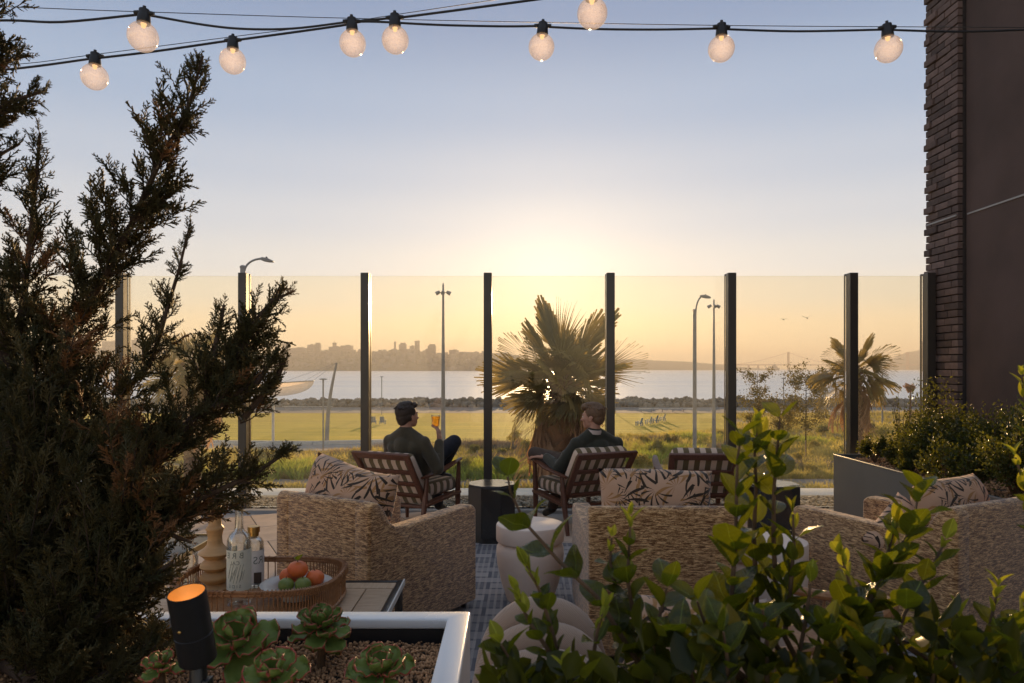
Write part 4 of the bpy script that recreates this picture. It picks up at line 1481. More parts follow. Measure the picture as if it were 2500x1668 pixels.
BD = 4350.0
bk = BD / FPX
br = thing('suspension_bridge', 'long suspension bridge standing faint in the haze', 'bridge', ((1924.7 - CXP) * bk, BD, SEAZ))
dz = EYE - (891 - HYP) * bk - SEAZ
tz = EYE - (860 - HYP) * bk - SEAZ
span = (2215.5 - 1924.7) * bk
MB().box((span * 0.28, 0, dz), (span * 2.15, 12, 6)).build('deck', M['bridge_red'], br)
for x_ in (0, span):
    b = MB()
    for s_ in (-1, 1):
        b.box((x_, s_ * 9, tz / 2), (6.5, 5, tz))
    for f in (0.25, 0.5, 0.66, 0.82, 0.98):
        b.box((x_, 0, tz * f), (6, 18, 5))
    b.build('pylon', M['bridge_red'], br)
for a, c in ((0, span), (0, -span * 0.5), (span, span * 1.35)):
    pts_ = []
    for i in range(25):
        f = i / 24
        sag = tz - (tz - dz - 3) * (4 * f * (1 - f)) if c == span and a == 0 else tz - (tz - dz) * (1 - (1 - f) ** 1.6)
        pts_.append((a + (c - a) * f, 0, sag))
    MB().tube(pts_, 1.3, 4).build('cable', M['bridge_red'], br)
    hb = MB()
    for p_ in pts_[1:-1]:
        hb.bar((p_[0], 0, dz), p_, 0.5)
    q = hb.build('hangers', M['bridge_red'], br)
    q['kind'] = 'stuff'
for x_ in (1828, 1851):
    xx = (x_ - 1924.7) * bk
    MB().box((xx, 0, dz / 2), (8, 14, dz + 6)).build('pier', M['bridge_red'], br)

SH = 3300.0
sk = SH / FPX
sp_ = thing('ship', 'dark cargo ship crossing the bay before the bridge', 'ship', ((1886 - CXP) * sk, SH, SEAZ))
MB().prism([(-31, 0), (29, 0), (31, 12), (22, 12), (20, 9), (-22, 9), (-33, 13)], 12, 'y', (0, -6, 0)).build('hull', M['ship'], sp_)
b = MB()
b.box((5, 0, 14), (34, 9, 8)).box((8, 0, 20), (20, 8, 5)).box((9, 0, 25), (9, 6, 6))
b.build('superstructure', M['ship'], sp_)
MB().tube([(9, 0, 27), (9, 0, 38)], 0.8, 6).tube([(-18, 0, 9), (-18, 0, 20)], 0.7, 6).build('ship_mast', M['ship'], sp_)


def bird(px, py, D, pose, label):
    t = thing('bird', label, 'bird', tuple(P(px, py, D)), 0, 'birds flying over the bay')
    b = MB()
    b.lathe([(0, -0.22), (0.045, -0.14), (0.06, 0.0), (0.045, 0.12), (0.02, 0.2), (0, 0.24)], n=8, M=Matrix.Rotation(R(80), 3, 'Y'))
    b.build('body', M['feather'], t, smooth=True)
    for s_, (dz1, dz2) in zip((-1, 1), pose):
        V = [(-0.07, 0, 0), (0.08, 0, 0), (0.06, s_ * 0.22, dz1), (-0.08, s_ * 0.22, dz1), (0.0, s_ * 0.5, dz2), (-0.10, s_ * 0.46, dz2), (-0.07, 0, 0.02), (0.08, 0, 0.02), (0.06, s_ * 0.22, dz1 + 0.015), (-0.08, s_ * 0.22, dz1 + 0.015)]
        MB().add(V, [(0, 1, 2, 3), (3, 2, 4, 5), (6, 9, 8, 7), (9, 5, 4, 8), (1, 7, 8, 2), (0, 3, 9, 6)]).build('wing', M['feather'], t)
    t.rotation_euler = (0, 0, R(75))


bird(1913, 780, 70, ((0.05, 0.0), (0.06, 0.03)), 'gliding dark bird with level wings')
bird(1971, 777, 70, ((0.18, 0.30), (0.10, 0.22)), 'flapping dark bird with raised wings')


# ================================================================ STRING LIGHTS
def zpt(z, ox, oy, s, D):
    return P(ox + z[0] / s, oy + z[1] / s, D)


A_, B_, C_ = (0, 0, 2.611), (800, 0, 2.611), (1600, 0, 2.611)


def cord(name, label, segs, rad, group=None):
    pts = []
    n = len(segs)
    for (x_, y_, D_) in segs:
        pts.append(P(x_, y_, D_))
    # smooth through the points
    out = []
    for i in range(len(pts) - 1):
        p0, p1, p2, p3 = pts[max(i - 1, 0)], pts[i], pts[i + 1], pts[min(i + 2, len(pts) - 1)]
        for k in range(5):
            t = k / 5
            out.append(0.5 * ((2 * p1) + (-p0 + p2) * t + (2 * p0 - 5 * p1 + 4 * p2 - p3) * t * t + (-p0 + 3 * p1 - 3 * p2 + p3) * t ** 3))
    out.append(pts[-1])
    o = MB().tube(out, rad, 7).build(name, M['cord'], smooth=True)
    return tag(o, label, 'cable' if 'cable' in name else 'wire')


def da(x):                                            # distance of the long level string, right end farther
    return 2.42 + 0.28 * min(1.0, max(0.0, (x - 300) / 560))


ca_ = [(-200, 55), (15, 50), (150, 54), (329, 37), (349, 37), (371, 39), (498, 61), (597, 71), (716, 70), (842, 55), (857, 54), (922, 53.5), (1068, 61), (1220, 64.5), (1302, 64), (1323, 64), (1340, 66), (1451, 71), (1600, 72.5), (1741, 70), (1759, 70), (1776, 71.5), (1945, 76.5), (2151, 72.5), (2169, 72), (2186, 73.5), (2347, 77.5), (2500, 73), (2640, 70)]
cord('string_light_cable', 'thick black light cord running level across the sky', [(x_, y_, da(x_)) for x_, y_ in ca_], 0.0042)
cb_ = [(-150, 182), (46, 167), (222, 143.5), (234, 142), (249, 141), (383, 125), (555, 100), (570, 98), (586, 97), (831, 63), (870, 54), (955, 44), (968, 42), (991, 41.5), (1310, -1), (1450, -22)]
cord('string_light_cable', 'thick black light cord slanting up from lower left', [(x_, y_, 2.78 - 0.25 * max(0, (x_ - 700) / 700)) for x_, y_ in cb_], 0.0045)
cord('support_wire', 'thin black wire above the level light cord', [(-200, 10, 2.42), (23, 17, 2.42), (345, 29, 2.45), (900, 46, 2.7), (1700, 61.5, 2.7), (2255, 66, 2.7), (2640, 68, 2.7)], 0.0014)
cord('support_wire', 'thin black wire above the slanting light cord', [(-150, 168, 2.8), (65, 155, 2.78), (226, 134, 2.78), (567, 90, 2.78), (701, 73, 2.78), (888, 48, 2.76), (953, 38, 2.7), (1206, 0, 2.6), (1400, -30, 2.5)], 0.0014)
cord('string_light_cable', 'black light cord at the top centre carrying the nearest bulb', [(-900, -620, 1.3), (300, -260, 1.8), (1000, -95, 2.18), (1300, -50, 2.34), (1446, -38, 2.4), (1600, -50, 2.48), (2100, -150, 2.75), (2700, -330, 3.1)], 0.0042)


def bulb(cx, cy, D, r, label, proto=[None]):
    c = P(cx, cy, D)
    if proto[0] is None:
        t = thing('light_bulb', label, 'light bulb', tuple(c), 0, 'string light bulbs')
        g = []
        for i in range(17):
            a = PI * i / 16
            g.append((max(0.0, 0.05 * math.sin(a)), -0.05 * math.cos(a)))
        g = [p_ for p_ in g if not (p_[1] > 0.03 and p_[0] < 0.022)] + [(0.021, 0.049)]
        g[0] = (0.0, -0.05)
        MB().lathe(g, n=32).build('globe', M['bulb'], t, smooth=True, angle=80)
        MB().lathe([(0.021, 0.045), (0.0225, 0.052), (0.020, 0.075), (0.017, 0.080), (0.017, 0.094), (0.0, 0.096)], n=16).build('socket', M['cord'], t, smooth=True)
        MB().tube([(-0.033, 0, 0.082), (-0.02, 0, 0.082), (0.02, 0, 0.082), (0.033, 0, 0.082)], [0.0065, 0.0085, 0.0085, 0.0065], 8).build('cord_grip', M['cord'], t, smooth=True)
        MB().lathe([(0.006, 0.092), (0.006, 0.106), (0, 0.107)], n=8).build('hook', M['cord'], t)
        MB().lathe([(0.0, 0.030), (0.006, 0.032), (0.010, 0.045), (0.010, 0.048), (0, 0.048)], n=10).build('lamp_core', M['filament'], t)
        proto[0] = t
    else:
        t = link(proto[0].copy())
        t['label'] = label
        for ch in proto[0].children:
            q = link(ch.copy())
            q.parent = t
        t.location = c
    s = r / 0.05
    t.scale = (s, s, s)
    t.rotation_euler = (R(random.uniform(-3, 3)), R(random.uniform(-4, 4)), random.uniform(-0.1, 0.1))


BUL = [(349, 90, 2.42, 0.050, 'warm globe bulb on the level cord, leftmost of all on that cord'), (231, 188, 2.78, 0.050, 'warm globe bulb lowest of all, above the cypress'), (568, 149, 2.78, 0.050, 'warm globe bulb hanging over the cypress tip'),
       (861, 106, 2.7, 0.050, 'warm globe bulb just left of where the cords cross'), (965, 98, 2.68, 0.051, 'warm globe bulb just right of where the cords cross'), (1322, 115, 2.7, 0.0495, 'warm globe bulb left of the one cut by the top edge'),
       (1446, 33, 2.4, 0.051, 'warm globe bulb nearest and largest, cut by the top edge'), (1761, 119, 2.7, 0.0495, 'warm globe bulb alone over the right half of the sky'), (2169, 120, 2.7, 0.050, 'warm globe bulb nearest the brick pier')]
for bdef in BUL:
    bulb(*bdef)


# ================================================================ FURNITURE
def boucle_chair(name, label, origin, ydir, W=0.72, Dp=0.98, hb=0.80, ha=0.65, group='woven boucle armchairs seen from behind'):
    """origin = rear left corner on the floor, ydir = facing direction"""
    yd = Vector((ydir[0], ydir[1], 0)).normalized()
    t = thing(name, label, 'armchair', (origin[0], origin[1], 0), math.atan2(yd.y, yd.x) - PI / 2, group)
    th = 0.11
    MB().prism([(0, 0.05), (th, 0.05), (th - 0.015, hb - 0.02), (th - 0.04, hb), (0.02, hb), (0, hb - 0.03)], W - 2 * th * 0.55, 'x', (th * 0.55, 0.004, 0)).build('back', M['boucle'], t, bevel=0.018, seg=3)
    prof_ = [(0, 0.05), (Dp, 0.05), (Dp, ha - 0.03), (Dp - 0.03, ha), (0.30, ha - 0.015), (0.21, ha - 0.005), (0.16, ha + 0.03), (0.125, ha + 0.09), (0.10, hb - 0.03), (0.07, hb - 0.002), (0.03, hb + 0.003), (0, hb - 0.03)]
    for x_ in (0, W - th):
        MB().prism(prof_, th, 'x', (x_, 0, 0)).build('arm', M['boucle'], t, bevel=0.016, seg=3)
    MB().box((W / 2, Dp / 2 + 0.03, 0.19), (W - 2 * th + 0.01, Dp - 0.12, 0.2)).build('base', M['boucle'], t, bevel=0.01)
    MB().box((W / 2, Dp / 2 + 0.05, 0.375), (W - 2 * th - 0.01, Dp - 0.16, 0.16)).build('seat_cushion', M['boucle'], t, bevel=0.04, seg=3)
    for x_ in (0.06, W - 0.06):
        for y_ in (0.06, Dp - 0.06):
            MB().lathe([(0.014, 0), (0.02, 0.055)], (x_, y_, 0), 10).build('leg', M['black'], t)
    return t


def pillow(name, label, c, w, h, d, rot, mat, group=None, cat='cushion', n=18, parent=None, pipe=True):
    """stuffed cushion: full in the middle, pinched corners, uneven faces"""
    V, F = [], []
    sd = random.random() * 10
    for s_ in (-1, 1):
        for j in range(n + 1):
            for i in range(n + 1):
                u, v = i / n * 2 - 1, j / n * 2 - 1
                e = (1 - abs(u) ** 3.2) ** 0.5 * (1 - abs(v) ** 3.2) ** 0.5
                pin = 1 - 0.055 * (abs(u) ** 6 * 0 + (1 - abs(v) ** 2) * abs(u) ** 4)
                pin2 = 1 - 0.055 * ((1 - abs(u) ** 2) * abs(v) ** 4)
                wv = 0.05 * math.sin(3.1 * u + sd) * math.sin(2.7 * v + sd * 1.3) + 0.025 * math.sin(7 * u - sd) * math.cos(6 * v)
                V.append((u * w / 2 * pin, s_ * (d / 2) * e * (1 + wv * 2), v * h / 2 * pin2 + 0.02 * h * math.sin(2.3 * u + sd)))
    m = (n + 1) ** 2
    for j in range(n):
        for i in range(n):
            a = j * (n + 1) + i
            F.append((a, a + 1, a + n + 2, a + n + 1))
            F.append((m + a, m + a + n + 1, m + a + n + 2, m + a + 1))
    me = raw_mesh(name, V, F, True)
    bm = bmesh.new()
    bm.from_mesh(me)
    bmesh.ops.remove_doubles(bm, verts=bm.verts, dist=1e-4)
    bmesh.ops.recalc_face_normals(bm, faces=bm.faces)
    bm.to_mesh(me)
    bm.free()
    o = mesh_obj(name, me, mat, parent, tuple(c), rot)
    if label:
        tag(o, label, cat, group)
    return o


# left armchair: rear right corner (-0.72, 3.66), rear left (-1.33, 3.96)
fw1 = Vector((0.54, 0.842, 0))
boucle_chair('boucle_armchair', 'tweedy beige armchair with back and right arm in full view behind the fruit tray', (-1.35, 4.06), fw1, W=0.73, Dp=0.95)
boucle_chair('boucle_armchair', 'tweedy beige armchair in the middle, its pale left arm beside the white drum table', (0.385, 3.57), (0.0, 1.0), W=0.74)
boucle_chair('boucle_armchair', 'tweedy beige armchair at the right edge turned towards the left', (2.21, 3.53), (-0.46, 0.888), W=0.78, Dp=1.02)
# printed cushions
a1 = math.atan2(fw1.y, fw1.x) - PI / 2
pillow('leaf_print_cushion', 'big leaf print cushion leaning up from the left tweed armchair', (-0.955, 4.05, 0.665), 0.66, 0.60, 0.25, (R(-14), R(6), a1), M['leafprint'], 'leaf print cushions')
pillow('leaf_print_cushion', 'leaf print cushion showing over the back of the middle tweed armchair', (0.775, 3.83, 0.74), 0.62, 0.44, 0.22, (R(-10), R(1), 0.0), M['leafprint'], 'leaf print cushions')
pillow('leaf_print_cushion', 'golden lit leaf print cushion in the right hand tweed armchair', (2.50, 4.02, 0.665), 0.56, 0.44, 0.24, (R(-14), R(-3), 0.48), M['leafprint'], 'leaf print cushions')
pillow('leaf_print_cushion', 'leaf print cushion lying low inside the right hand tweed armchair', (2.20, 3.98, 0.55), 0.40, 0.36, 0.2, (R(-30), R(-38), 0.48), M['leafprint'], 'leaf print cushions')


def easy_chair(label, c, fwd, group='wooden easy chairs with checked cushions', drop=0.0):
    """c = middle of the footprint, fwd = facing"""
    f = Vector((fwd[0], fwd[1], 0)).normalized()
    t = thing('easy_chair', label, 'armchair', (c[0], c[1], 0), math.atan2(f.y, f.x) - PI / 2, group)
    W, Dp = 0.60, 0.62
    hx, hy_ = W / 2, Dp / 2
    w = M['walnut']
    for s_ in (-1, 1):
        x_ = s_ * hx
        MB().tube([(x_, -hy_ - 0.03, 0), (x_, -hy_ + 0.04, 0.28), (x_ * 1.04, -hy_ + 0.06, 0.53)], [0.017, 0.027, 0.019], 10).build('rear_leg', w, t, smooth=True)
        MB().tube([(x_, hy_, 0), (x_, hy_ - 0.01, 0.30), (x_ * 1.04, hy_ - 0.01, 0.60)], [0.017, 0.028, 0.018], 10).build('front_leg', w, t, smooth=True)
        arm = [(x_ * 1.0, -hy_ + 0.0, 0.52), (x_ * 1.07, -hy_ + 0.08, 0.535), (x_ * 1.12, 0.0, 0.565), (x_ * 1.10, hy_ * 0.6, 0.605), (x_ * 1.04, hy_ + 0.03, 0.625)]
        V, F = [], []
        for (ax, ay, az), ww in zip(arm, (0.016, 0.028, 0.034, 0.03, 0.02)):
            for dx, dz in ((-1, 0.5), (0, 1), (1, 0.5), (1, -0.5), (0, -1), (-1, -0.5)):
                V.append((ax + dx * ww, ay, az + dz * 0.013))
        for i in range(4):
            for k in range(6):
                a_, b_ = i * 6 + k, i * 6 + (k + 1) % 6
                F.append((a_, b_, b_ + 6, a_ + 6))
        F += [tuple(range(6))[::-1], tuple(24 + k for k in range(6))]
        MB().add(V, F).build('armrest', w, t, smooth=True, angle=60)
        MB().bar((x_, -hy_ + 0.03, 0.27), (x_, hy_ - 0.01, 0.31), 0.026, 0.085, up=(1, 0, 0)).build('side_rail', w, t, bevel=0.004)
    # reclined back frame
    bp, tp = Vector((0, -hy_ + 0.10, 0.27)), Vector((0, -hy_ - 0.23, 0.75))
    up = (tp - bp).normalized()
    for s_ in (-1, 1):
        MB().bar(bp + Vector((s_ * 0.265, 0, 0)), tp + Vector((s_ * 0.285, 0, 0)), 0.052, 0.03).build('back_stile', w, t, bevel=0.005)
    MB().bar(tp + Vector((-0.306, 0, 0)) - up * 0.028, tp + Vector((0.306, 0, 0)) - up * 0.028, 0.028, 0.066, up=up).build('top_rail', w, t, bevel=0.006)
    for q in (0.36, 0.60, 0.84):
        pz = tp + (bp - tp) * q
        MB().bar(pz + Vector((-0.26, 0, 0)), pz + Vector((0.26, 0, 0)), 0.018, 0.042, up=up).build('back_slat', w, t, bevel=0.004)
    for y_, z_ in ((hy_ - 0.02, 0.29), (-hy_ + 0.06, 0.25)):
        MB().bar((-hx, y_, z_), (hx, y_, z_), 0.024, 0.07, up=(0, 1, 0)).build('cross_rail', w, t, bevel=0.004)
    MB().box((0, 0.05, 0.385), (0.55, 0.58, 0.13)).build('seat_cushion', M['check'], t, bevel=0.045, seg=4)
    bc = (bp + tp) / 2 + Vector((0, 0.095, 0.035 - drop))
    ang_ = math.atan2(-(tp.y - bp.y), tp.z - bp.z)
    MB().box((0, 0, 0), (0.55, 0.125, 0.56)).build('back_cushion', M['check'], t, bevel=0.05, seg=4, loc=tuple(bc), rot=(ang_, 0, 0))
    return t


easy_chair('wooden easy chair of the person holding up a drink', (-0.93, 6.77), (0.45, 0.89), drop=0.045)
easy_chair('wooden easy chair of the person with crossed legs', (0.63, 6.80), (-0.42, 0.91))
easy_chair('empty wooden easy chair behind the middle leaf print cushion', (1.72, 6.75), (0.06, 1.0))


def drum(label, x, y, sc=1.0):
    t = thing('drum_table', label, 'side table', (x, y, 0), 0, 'pale drum side tables')
    pr = [(0.0, 0.0), (0.135, 0.0), (0.15, 0.02), (0.185, 0.12), (0.212, 0.24), (0.219, 0.31), (0.216, 0.352), (0.203, 0.374), (0.199, 0.378), (0.203, 0.384), (0.219, 0.395), (0.2195, 0.40), (0.2195, 0.489), (0.216, 0.497), (0.209, 0.5), (0.0, 0.5)]
    # body and top are one cast piece with a groove; the lid above the groove is its own part
    MB().lathe([p for p in pr if p[1] < 0.376] + [(0.199, 0.379), (0.0, 0.379)], n=64).build('body', M['plaster'], t, smooth=True)
    MB().lathe([(0.0, 0.3795), (0.1985, 0.3795), (0.216, 0.392), (0.2195, 0.40), (0.2195, 0.489), (0.216, 0.497), (0.209, 0.5), (0.0, 0.5)], n=64).build('table_top', M['plaster'], t, smooth=True)
    return t


drum('pale drum side table in full view between the tweed armchairs', 0.117, 4.6)
drum('pale drum side table half hidden by the tall leafy stems', 1.50, 4.16)


def octa(label, x, y):
    t = thing('octagonal_table', label, 'side table', (x, y, 0), 0, 'black octagonal stone side tables')
    k = R(22.5)
    poly = [(0.215 * math.cos(k + i * PI / 4), 0.215 * math.sin(k + i * PI / 4)) for i in range(8)]
    q = [(a * 0.93, c * 0.93) for a, c in poly]
    MB().prism(q, 0.06, 'z').build('plinth', M['black_marble'], t)
    for i in range(8):
        a, c = poly[i], poly[(i + 1) % 8]
        mid = Vector(((a[0] + c[0]) / 2, (a[1] + c[1]) / 2, 0.272))
        L = math.hypot(a[0] - c[0], a[1] - c[1])
        MB().box((0, 0, 0), (0.018, L - 0.003, 0.424)).build('side_panel', M['black_marble'], t, bevel=0.002, seg=1, loc=tuple(mid * 0.97 + Vector((0, 0, 0.272 * 0.03))), rot=(0, 0, math.atan2(mid.y, mid.x)))
    MB().prism(poly, 0.016, 'z', (0, 0, 0.484)).build('table_top', M['black_marble'], t, bevel=0.002, seg=1)
    return t


octa('black octagonal stone table between the two seated people', -0.176, 6.22)
octa('black octagonal stone table right of the empty wooden chair', 2.28, 6.2)


def stem_glass(x, y, z, s, label, fill=True, name='wine_glass'):
    t = thing(name, label, 'glass', (x, y, z))
    MB().lathe([(0.0, 0.0), (0.033, 0.0), (0.033, 0.002), (0.006, 0.008), (0.004, 0.02), (0.004, 0.075), (0.012, 0.085), (0.034, 0.10), (0.042, 0.125), (0.041, 0.15), (0.034, 0.185), (0.033, 0.185), (0.040, 0.15), (0.041, 0.125), (0.033, 0.102), (0.0, 0.087)], n=24).build('bowl', M['glass'], t, smooth=True)
    if fill:
        MB().lathe([(0.0, 0.089), (0.031, 0.104), (0.039, 0.125), (0.0395, 0.14), (0.0, 0.14)], n=24).build('drink', M['liquid'], t, smooth=True)
    t.scale = (s, s, s)
    return t


stem_glass(-0.03, 6.25, 0.5, 1.0, 'stemmed glass of amber wine on the octagonal table')

# rug
b = MB().box((1.0, 4.1, 0.006), (3.5, 3.95, 0.010)).build('rug', M['rug'], bevel=0.002, seg=1)
tag(b, 'blue grey woven rug under the armchairs', 'rug')

# ---------------------------------------------------------------- coffee table with tray
ct = thing('coffee_table', 'low plank coffee table with a black and white metal frame', 'coffee table', (-1.09, 3.07, 0))
tx, ty, tz_ = 0.55, 0.465, 0.45
for s_ in (-1, 1):
    MB().box((s_ * (tx - 0.012), 0, tz_ - 0.02), (0.024, 2 * ty, 0.044)).build('frame_edge', M['black'], ct, bevel=0.003)
    MB().box((s_ * (tx + 0.004), 0, tz_ - 0.012), (0.008, 2 * ty + 0.016, 0.030)).build('edge_trim', M['white_paint'], ct, bevel=0.002, seg=1)
    MB().box((0, s_ * (ty - 0.012), tz_ - 0.022), (2 * tx - 0.05, 0.024, 0.040)).build('frame_edge', M['black'], ct, bevel=0.003)
    for s2 in (-1, 1):
        MB().box((s_ * (tx - 0.02), s2 * (ty - 0.02), (tz_ - 0.044) / 2), (0.035, 0.035, tz_ - 0.044)).build('leg', M['black'], ct, bevel=0.003)
for s_ in (-1, 1):
    MB().box((0, s_ * (ty - 0.072), tz_ - 0.02), (2 * tx - 0.058, 0.085, 0.03)).build('plank', M['teak'], ct, bevel=0.003)
npl = 8
pwid = (2 * tx - 0.058) / npl
for i in range(npl):
    o = MB().box((0, 0, 0), (2 * ty - 0.24, pwid - 0.006, 0.03)).build('plank', M['teak'], ct, bevel=0.003, loc=(-tx + 0.029 + pwid * (i + 0.5), 0, tz_ - 0.021), rot=(0, 0, R(90)))

TC = Vector((-1.12, 3.20, 0.4525))
tr_ = thing('rattan_tray', 'rounded rattan tray with open spindle sides on the coffee table', 'tray', tuple(TC))


def sq(a, rx=0.35, ry=0.27, e=0.62):
    c, s_ = math.cos(a), math.sin(a)
    return rx * math.copysign(abs(c) ** e, c), ry * math.copysign(abs(s_) ** e, s_)


ring = [sq(2 * PI * i / 72) for i in range(72)]
MB().prism(ring, 0.008, 'z', (0, 0, 0.0)).build('tray_bottom', M['rattan'], tr_)
for z_, rr2 in ((0.012, 0.007), (0.112, 0.008), (0.124, 0.007)):
    MB().tube([(x_, y_, z_) for x_, y_ in ring + [ring[0]]], rr2, 7, cap=False).build('rim', M['rattan'], tr_, smooth=True)
wr = MB()
for i in range(150):
    x_, y_ = sq(2 * PI * i / 150)
    n_ = Vector((x_, y_, 0)).normalized()
    c_ = Vector((x_, y_, 0.118))
    tdir = Vector((-n_.y, n_.x, 0)) * 0.007
    wr.tube([c_ + n_ * 0.011 + Vector((0, 0, -0.014)) - tdir, c_ + n_ * 0.012 + Vector((0, 0, 0.012)) + tdir * 0.2, c_ - n_ * 0.010 + Vector((0, 0, 0.013)) + tdir, c_ - n_ * 0.011 + Vector((0, 0, -0.013)) + tdir], 0.0028, 4, cap=False)
wr.build('rim_wrapping', M['rattan'], tr_)['kind'] = 'stuff'
spn = MB()
spn.tube([(0, 0, 0.008), (0, 0, 0.113)], 0.0028, 5)
s0 = spn.build('spindle', M['rattan'], tr_)
perim = 128
for i in range(perim):
    o = s0 if i == 0 else link(s0.copy())
    o.parent = tr_
    x_, y_ = sq(2 * PI * (i + 0.5) / perim)
    o.location = (x_, y_, 0)


def bottle(name, label, x, y, z, R_, H, kind, rz):
    t = thing(name, label, 'bottle', (x, y, z), rz)
    if kind == 'tall':
        o_ = [(0, 0), (R_ * 0.93, 0), (R_, 0.01), (R_, H * 0.62), (R_ * 0.97, H * 0.655), (R_ * 0.8, H * 0.70), (R_ * 0.45, H * 0.735), (R_ * 0.36, H * 0.77), (R_ * 0.32, H * 0.95), (R_ * 0.36, H * 0.955), (R_ * 0.36, H)]
    else:
        o_ = [(0, 0), (R_ * 0.93, 0), (R_, 0.01), (R_, H * 0.70), (R_ * 0.96, H * 0.745), (R_ * 0.75, H * 0.80), (R_ * 0.38, H * 0.83), (R_ * 0.34, H * 0.86)]
    i_ = [(max(0, r_ - 0.004), z_ if z_ > 0.012 else 0.012) for r_, z_ in o_][::-1]
    MB().lathe(o_ + i_ + [(0, 0.012)], n=40).build('body', M['glass'], t, smooth=True)
    lb = M['label'] if kind == 'tall' else M['label_white']
    z0, z1 = (0.16 * H, 0.56 * H) if kind == 'tall' else (0.06 * H, 0.62 * H)
    V, F = [], []
    for k in range(41):
        a = R(-150) + R(300) * k / 40 - R(90)
        for zz in (z0, z1):
            V.append(((R_ + 0.0008) * math.cos(a), (R_ + 0.0008) * math.sin(a), zz))
    for k in range(40):
        F.append((2 * k, 2 * k + 2, 2 * k + 3, 2 * k + 1))
    mesh_obj('label', raw_mesh('label', V, F, True), lb, t)
    if kind == 'tall':
        MB().lathe([(R_ * 0.33, H * 0.955), (R_ * 0.42, H * 0.96), (R_ * 0.42, H * 1.05), (0, H * 1.055)], n=20).build('cap', M['black'], t, smooth=True)
    else:
        MB().lathe([(R_ * 0.5, H * 0.84), (R_ * 0.5, H * 0.90), (R_ * 0.6, H * 0.905), (R_ * 0.6, H * 1.0), (0, H)], n=24).build('cap', M['brass'], t, smooth=True)
    return t, R_


def wrap_text(s, size, R_, z, a0, parent, mirror=True):
    cu = bpy.data.curves.new('lettering', 'FONT')
    cu.body = s
    cu.size = size
    cu.align_x = 'CENTER'
    cu.resolution_u = 3
    ob = bpy.data.objects.new('lettering', cu)
    link(ob)
    dg = bpy.context.evaluated_depsgraph_get()
    me = bpy.data.meshes.new_from_object(ob.evaluated_get(dg))
    bpy.data.objects.remove(ob)
    for v in me.vertices:
        a = a0 + (-v.co.x if mirror else v.co.x) / R_
        v.co = (R_ * math.cos(a), R_ * math.sin(a), z + v.co.y)
    me.materials.clear()
    return mesh_obj('lettering', me, M['label_ink'], parent)


bt, br_ = bottle('mezcal_bottle', 'tall clear glass bottle with pale label seen from behind', -1.205, 3.14, 0.461, 0.051, 0.44, 'tall', 0)
# the print shows through the glass from behind, so it reads mirrored
for s, size, z_ in (('B R E', 0.036, 0.213), ('CAL', 0.024, 0.185), ('S I D E', 0.020, 0.085)):
    wrap_text(s, size, br_ + 0.0022, z_, R(-90), bt)
pat = MB()
for i in range(16):
    a = R(-90) + (i - 7.5) * 0.08
    z_ = 0.145 + 0.022 * math.sin(i * 1.9)
    pat.tube([((br_ + 0.002) * math.cos(a + 0.1 * q), (br_ + 0.002) * math.sin(a + 0.1 * q), z_ - 0.02 + 0.02 * q) for q in range(3)], 0.0009, 3, cap=False)
pat.build('label_drawing', M['label_ink'], bt)
b2, br2 = bottle('spirit_bottle', 'shorter clear bottle with gold cap behind the tall one', -1.235, 3.40, 0.461, 0.047, 0.285, 'short', 0.3)
wrap_text('RS', 0.05, br2 + 0.0015, 0.115, R(-60), b2)
for i in range(9):
    pass
MB().box((0.020, -br2 - 0.0005, 0.05), (0.034, 0.003, 0.05)).build('label_block', M['brown_cloth'], b2)
bars = MB()
for i in range(7):
    bars.box((0.008 + i * 0.004, -br2 - 0.001, 0.018), (0.0018, 0.003, 0.014))
bars.build('bar_marks', M['black'], b2)

va = thing('turned_vase', 'turned amber wooden vase with bulging rings in the tray', 'vase', (-1.37, 3.28, 0.461))
prv = [(0.0, 0.0), (0.045, 0.0), (0.060, 0.010), (0.066, 0.030), (0.048, 0.048), (0.045, 0.052), (0.067, 0.072), (0.066, 0.084), (0.050, 0.104), (0.044, 0.108), (0.066, 0.128), (0.062, 0.142), (0.046, 0.160), (0.044, 0.164),
       (0.058, 0.178), (0.074, 0.190), (0.066, 0.200), (0.046, 0.216), (0.034, 0.232), (0.031, 0.262), (0.036, 0.292), (0.041, 0.300), (0.036, 0.310), (0.029, 0.318), (0.028, 0.345), (0.034, 0.372), (0.039, 0.380), (0.034, 0.390), (0.028, 0.398),
       (0.027, 0.43), (0.034, 0.462), (0.031, 0.462), (0.025, 0.43), (0.0, 0.42)]
MB().lathe(prv, n=40).build('body', M['amber_vase'], va, smooth=True, angle=60)
MB().lathe([(0.024, 0.445), (0.026, 0.47), (0.020, 0.485), (0.0, 0.485)], n=14).build('stopper', M['bark'], va)

pl_ = thing('fruit_plate', 'shallow stoneware plate holding the fruit', 'plate', (-0.975, 3.22, 0.495))
MB().lathe([(0.0, 0.004), (0.085, 0.004), (0.098, 0.010), (0.105, 0.022), (0.155, 0.032), (0.160, 0.036), (0.155, 0.038), (0.10, 0.028), (0.088, 0.013), (0.0, 0.009)], n=64).build('dish', M['plate'], pl_, smooth=True, angle=60)
MB().lathe([(0.06, -0.034), (0.066, -0.034), (0.07, 0.005), (0.0, 0.006)], n=32).build('foot', M['plate'], pl_, smooth=True)


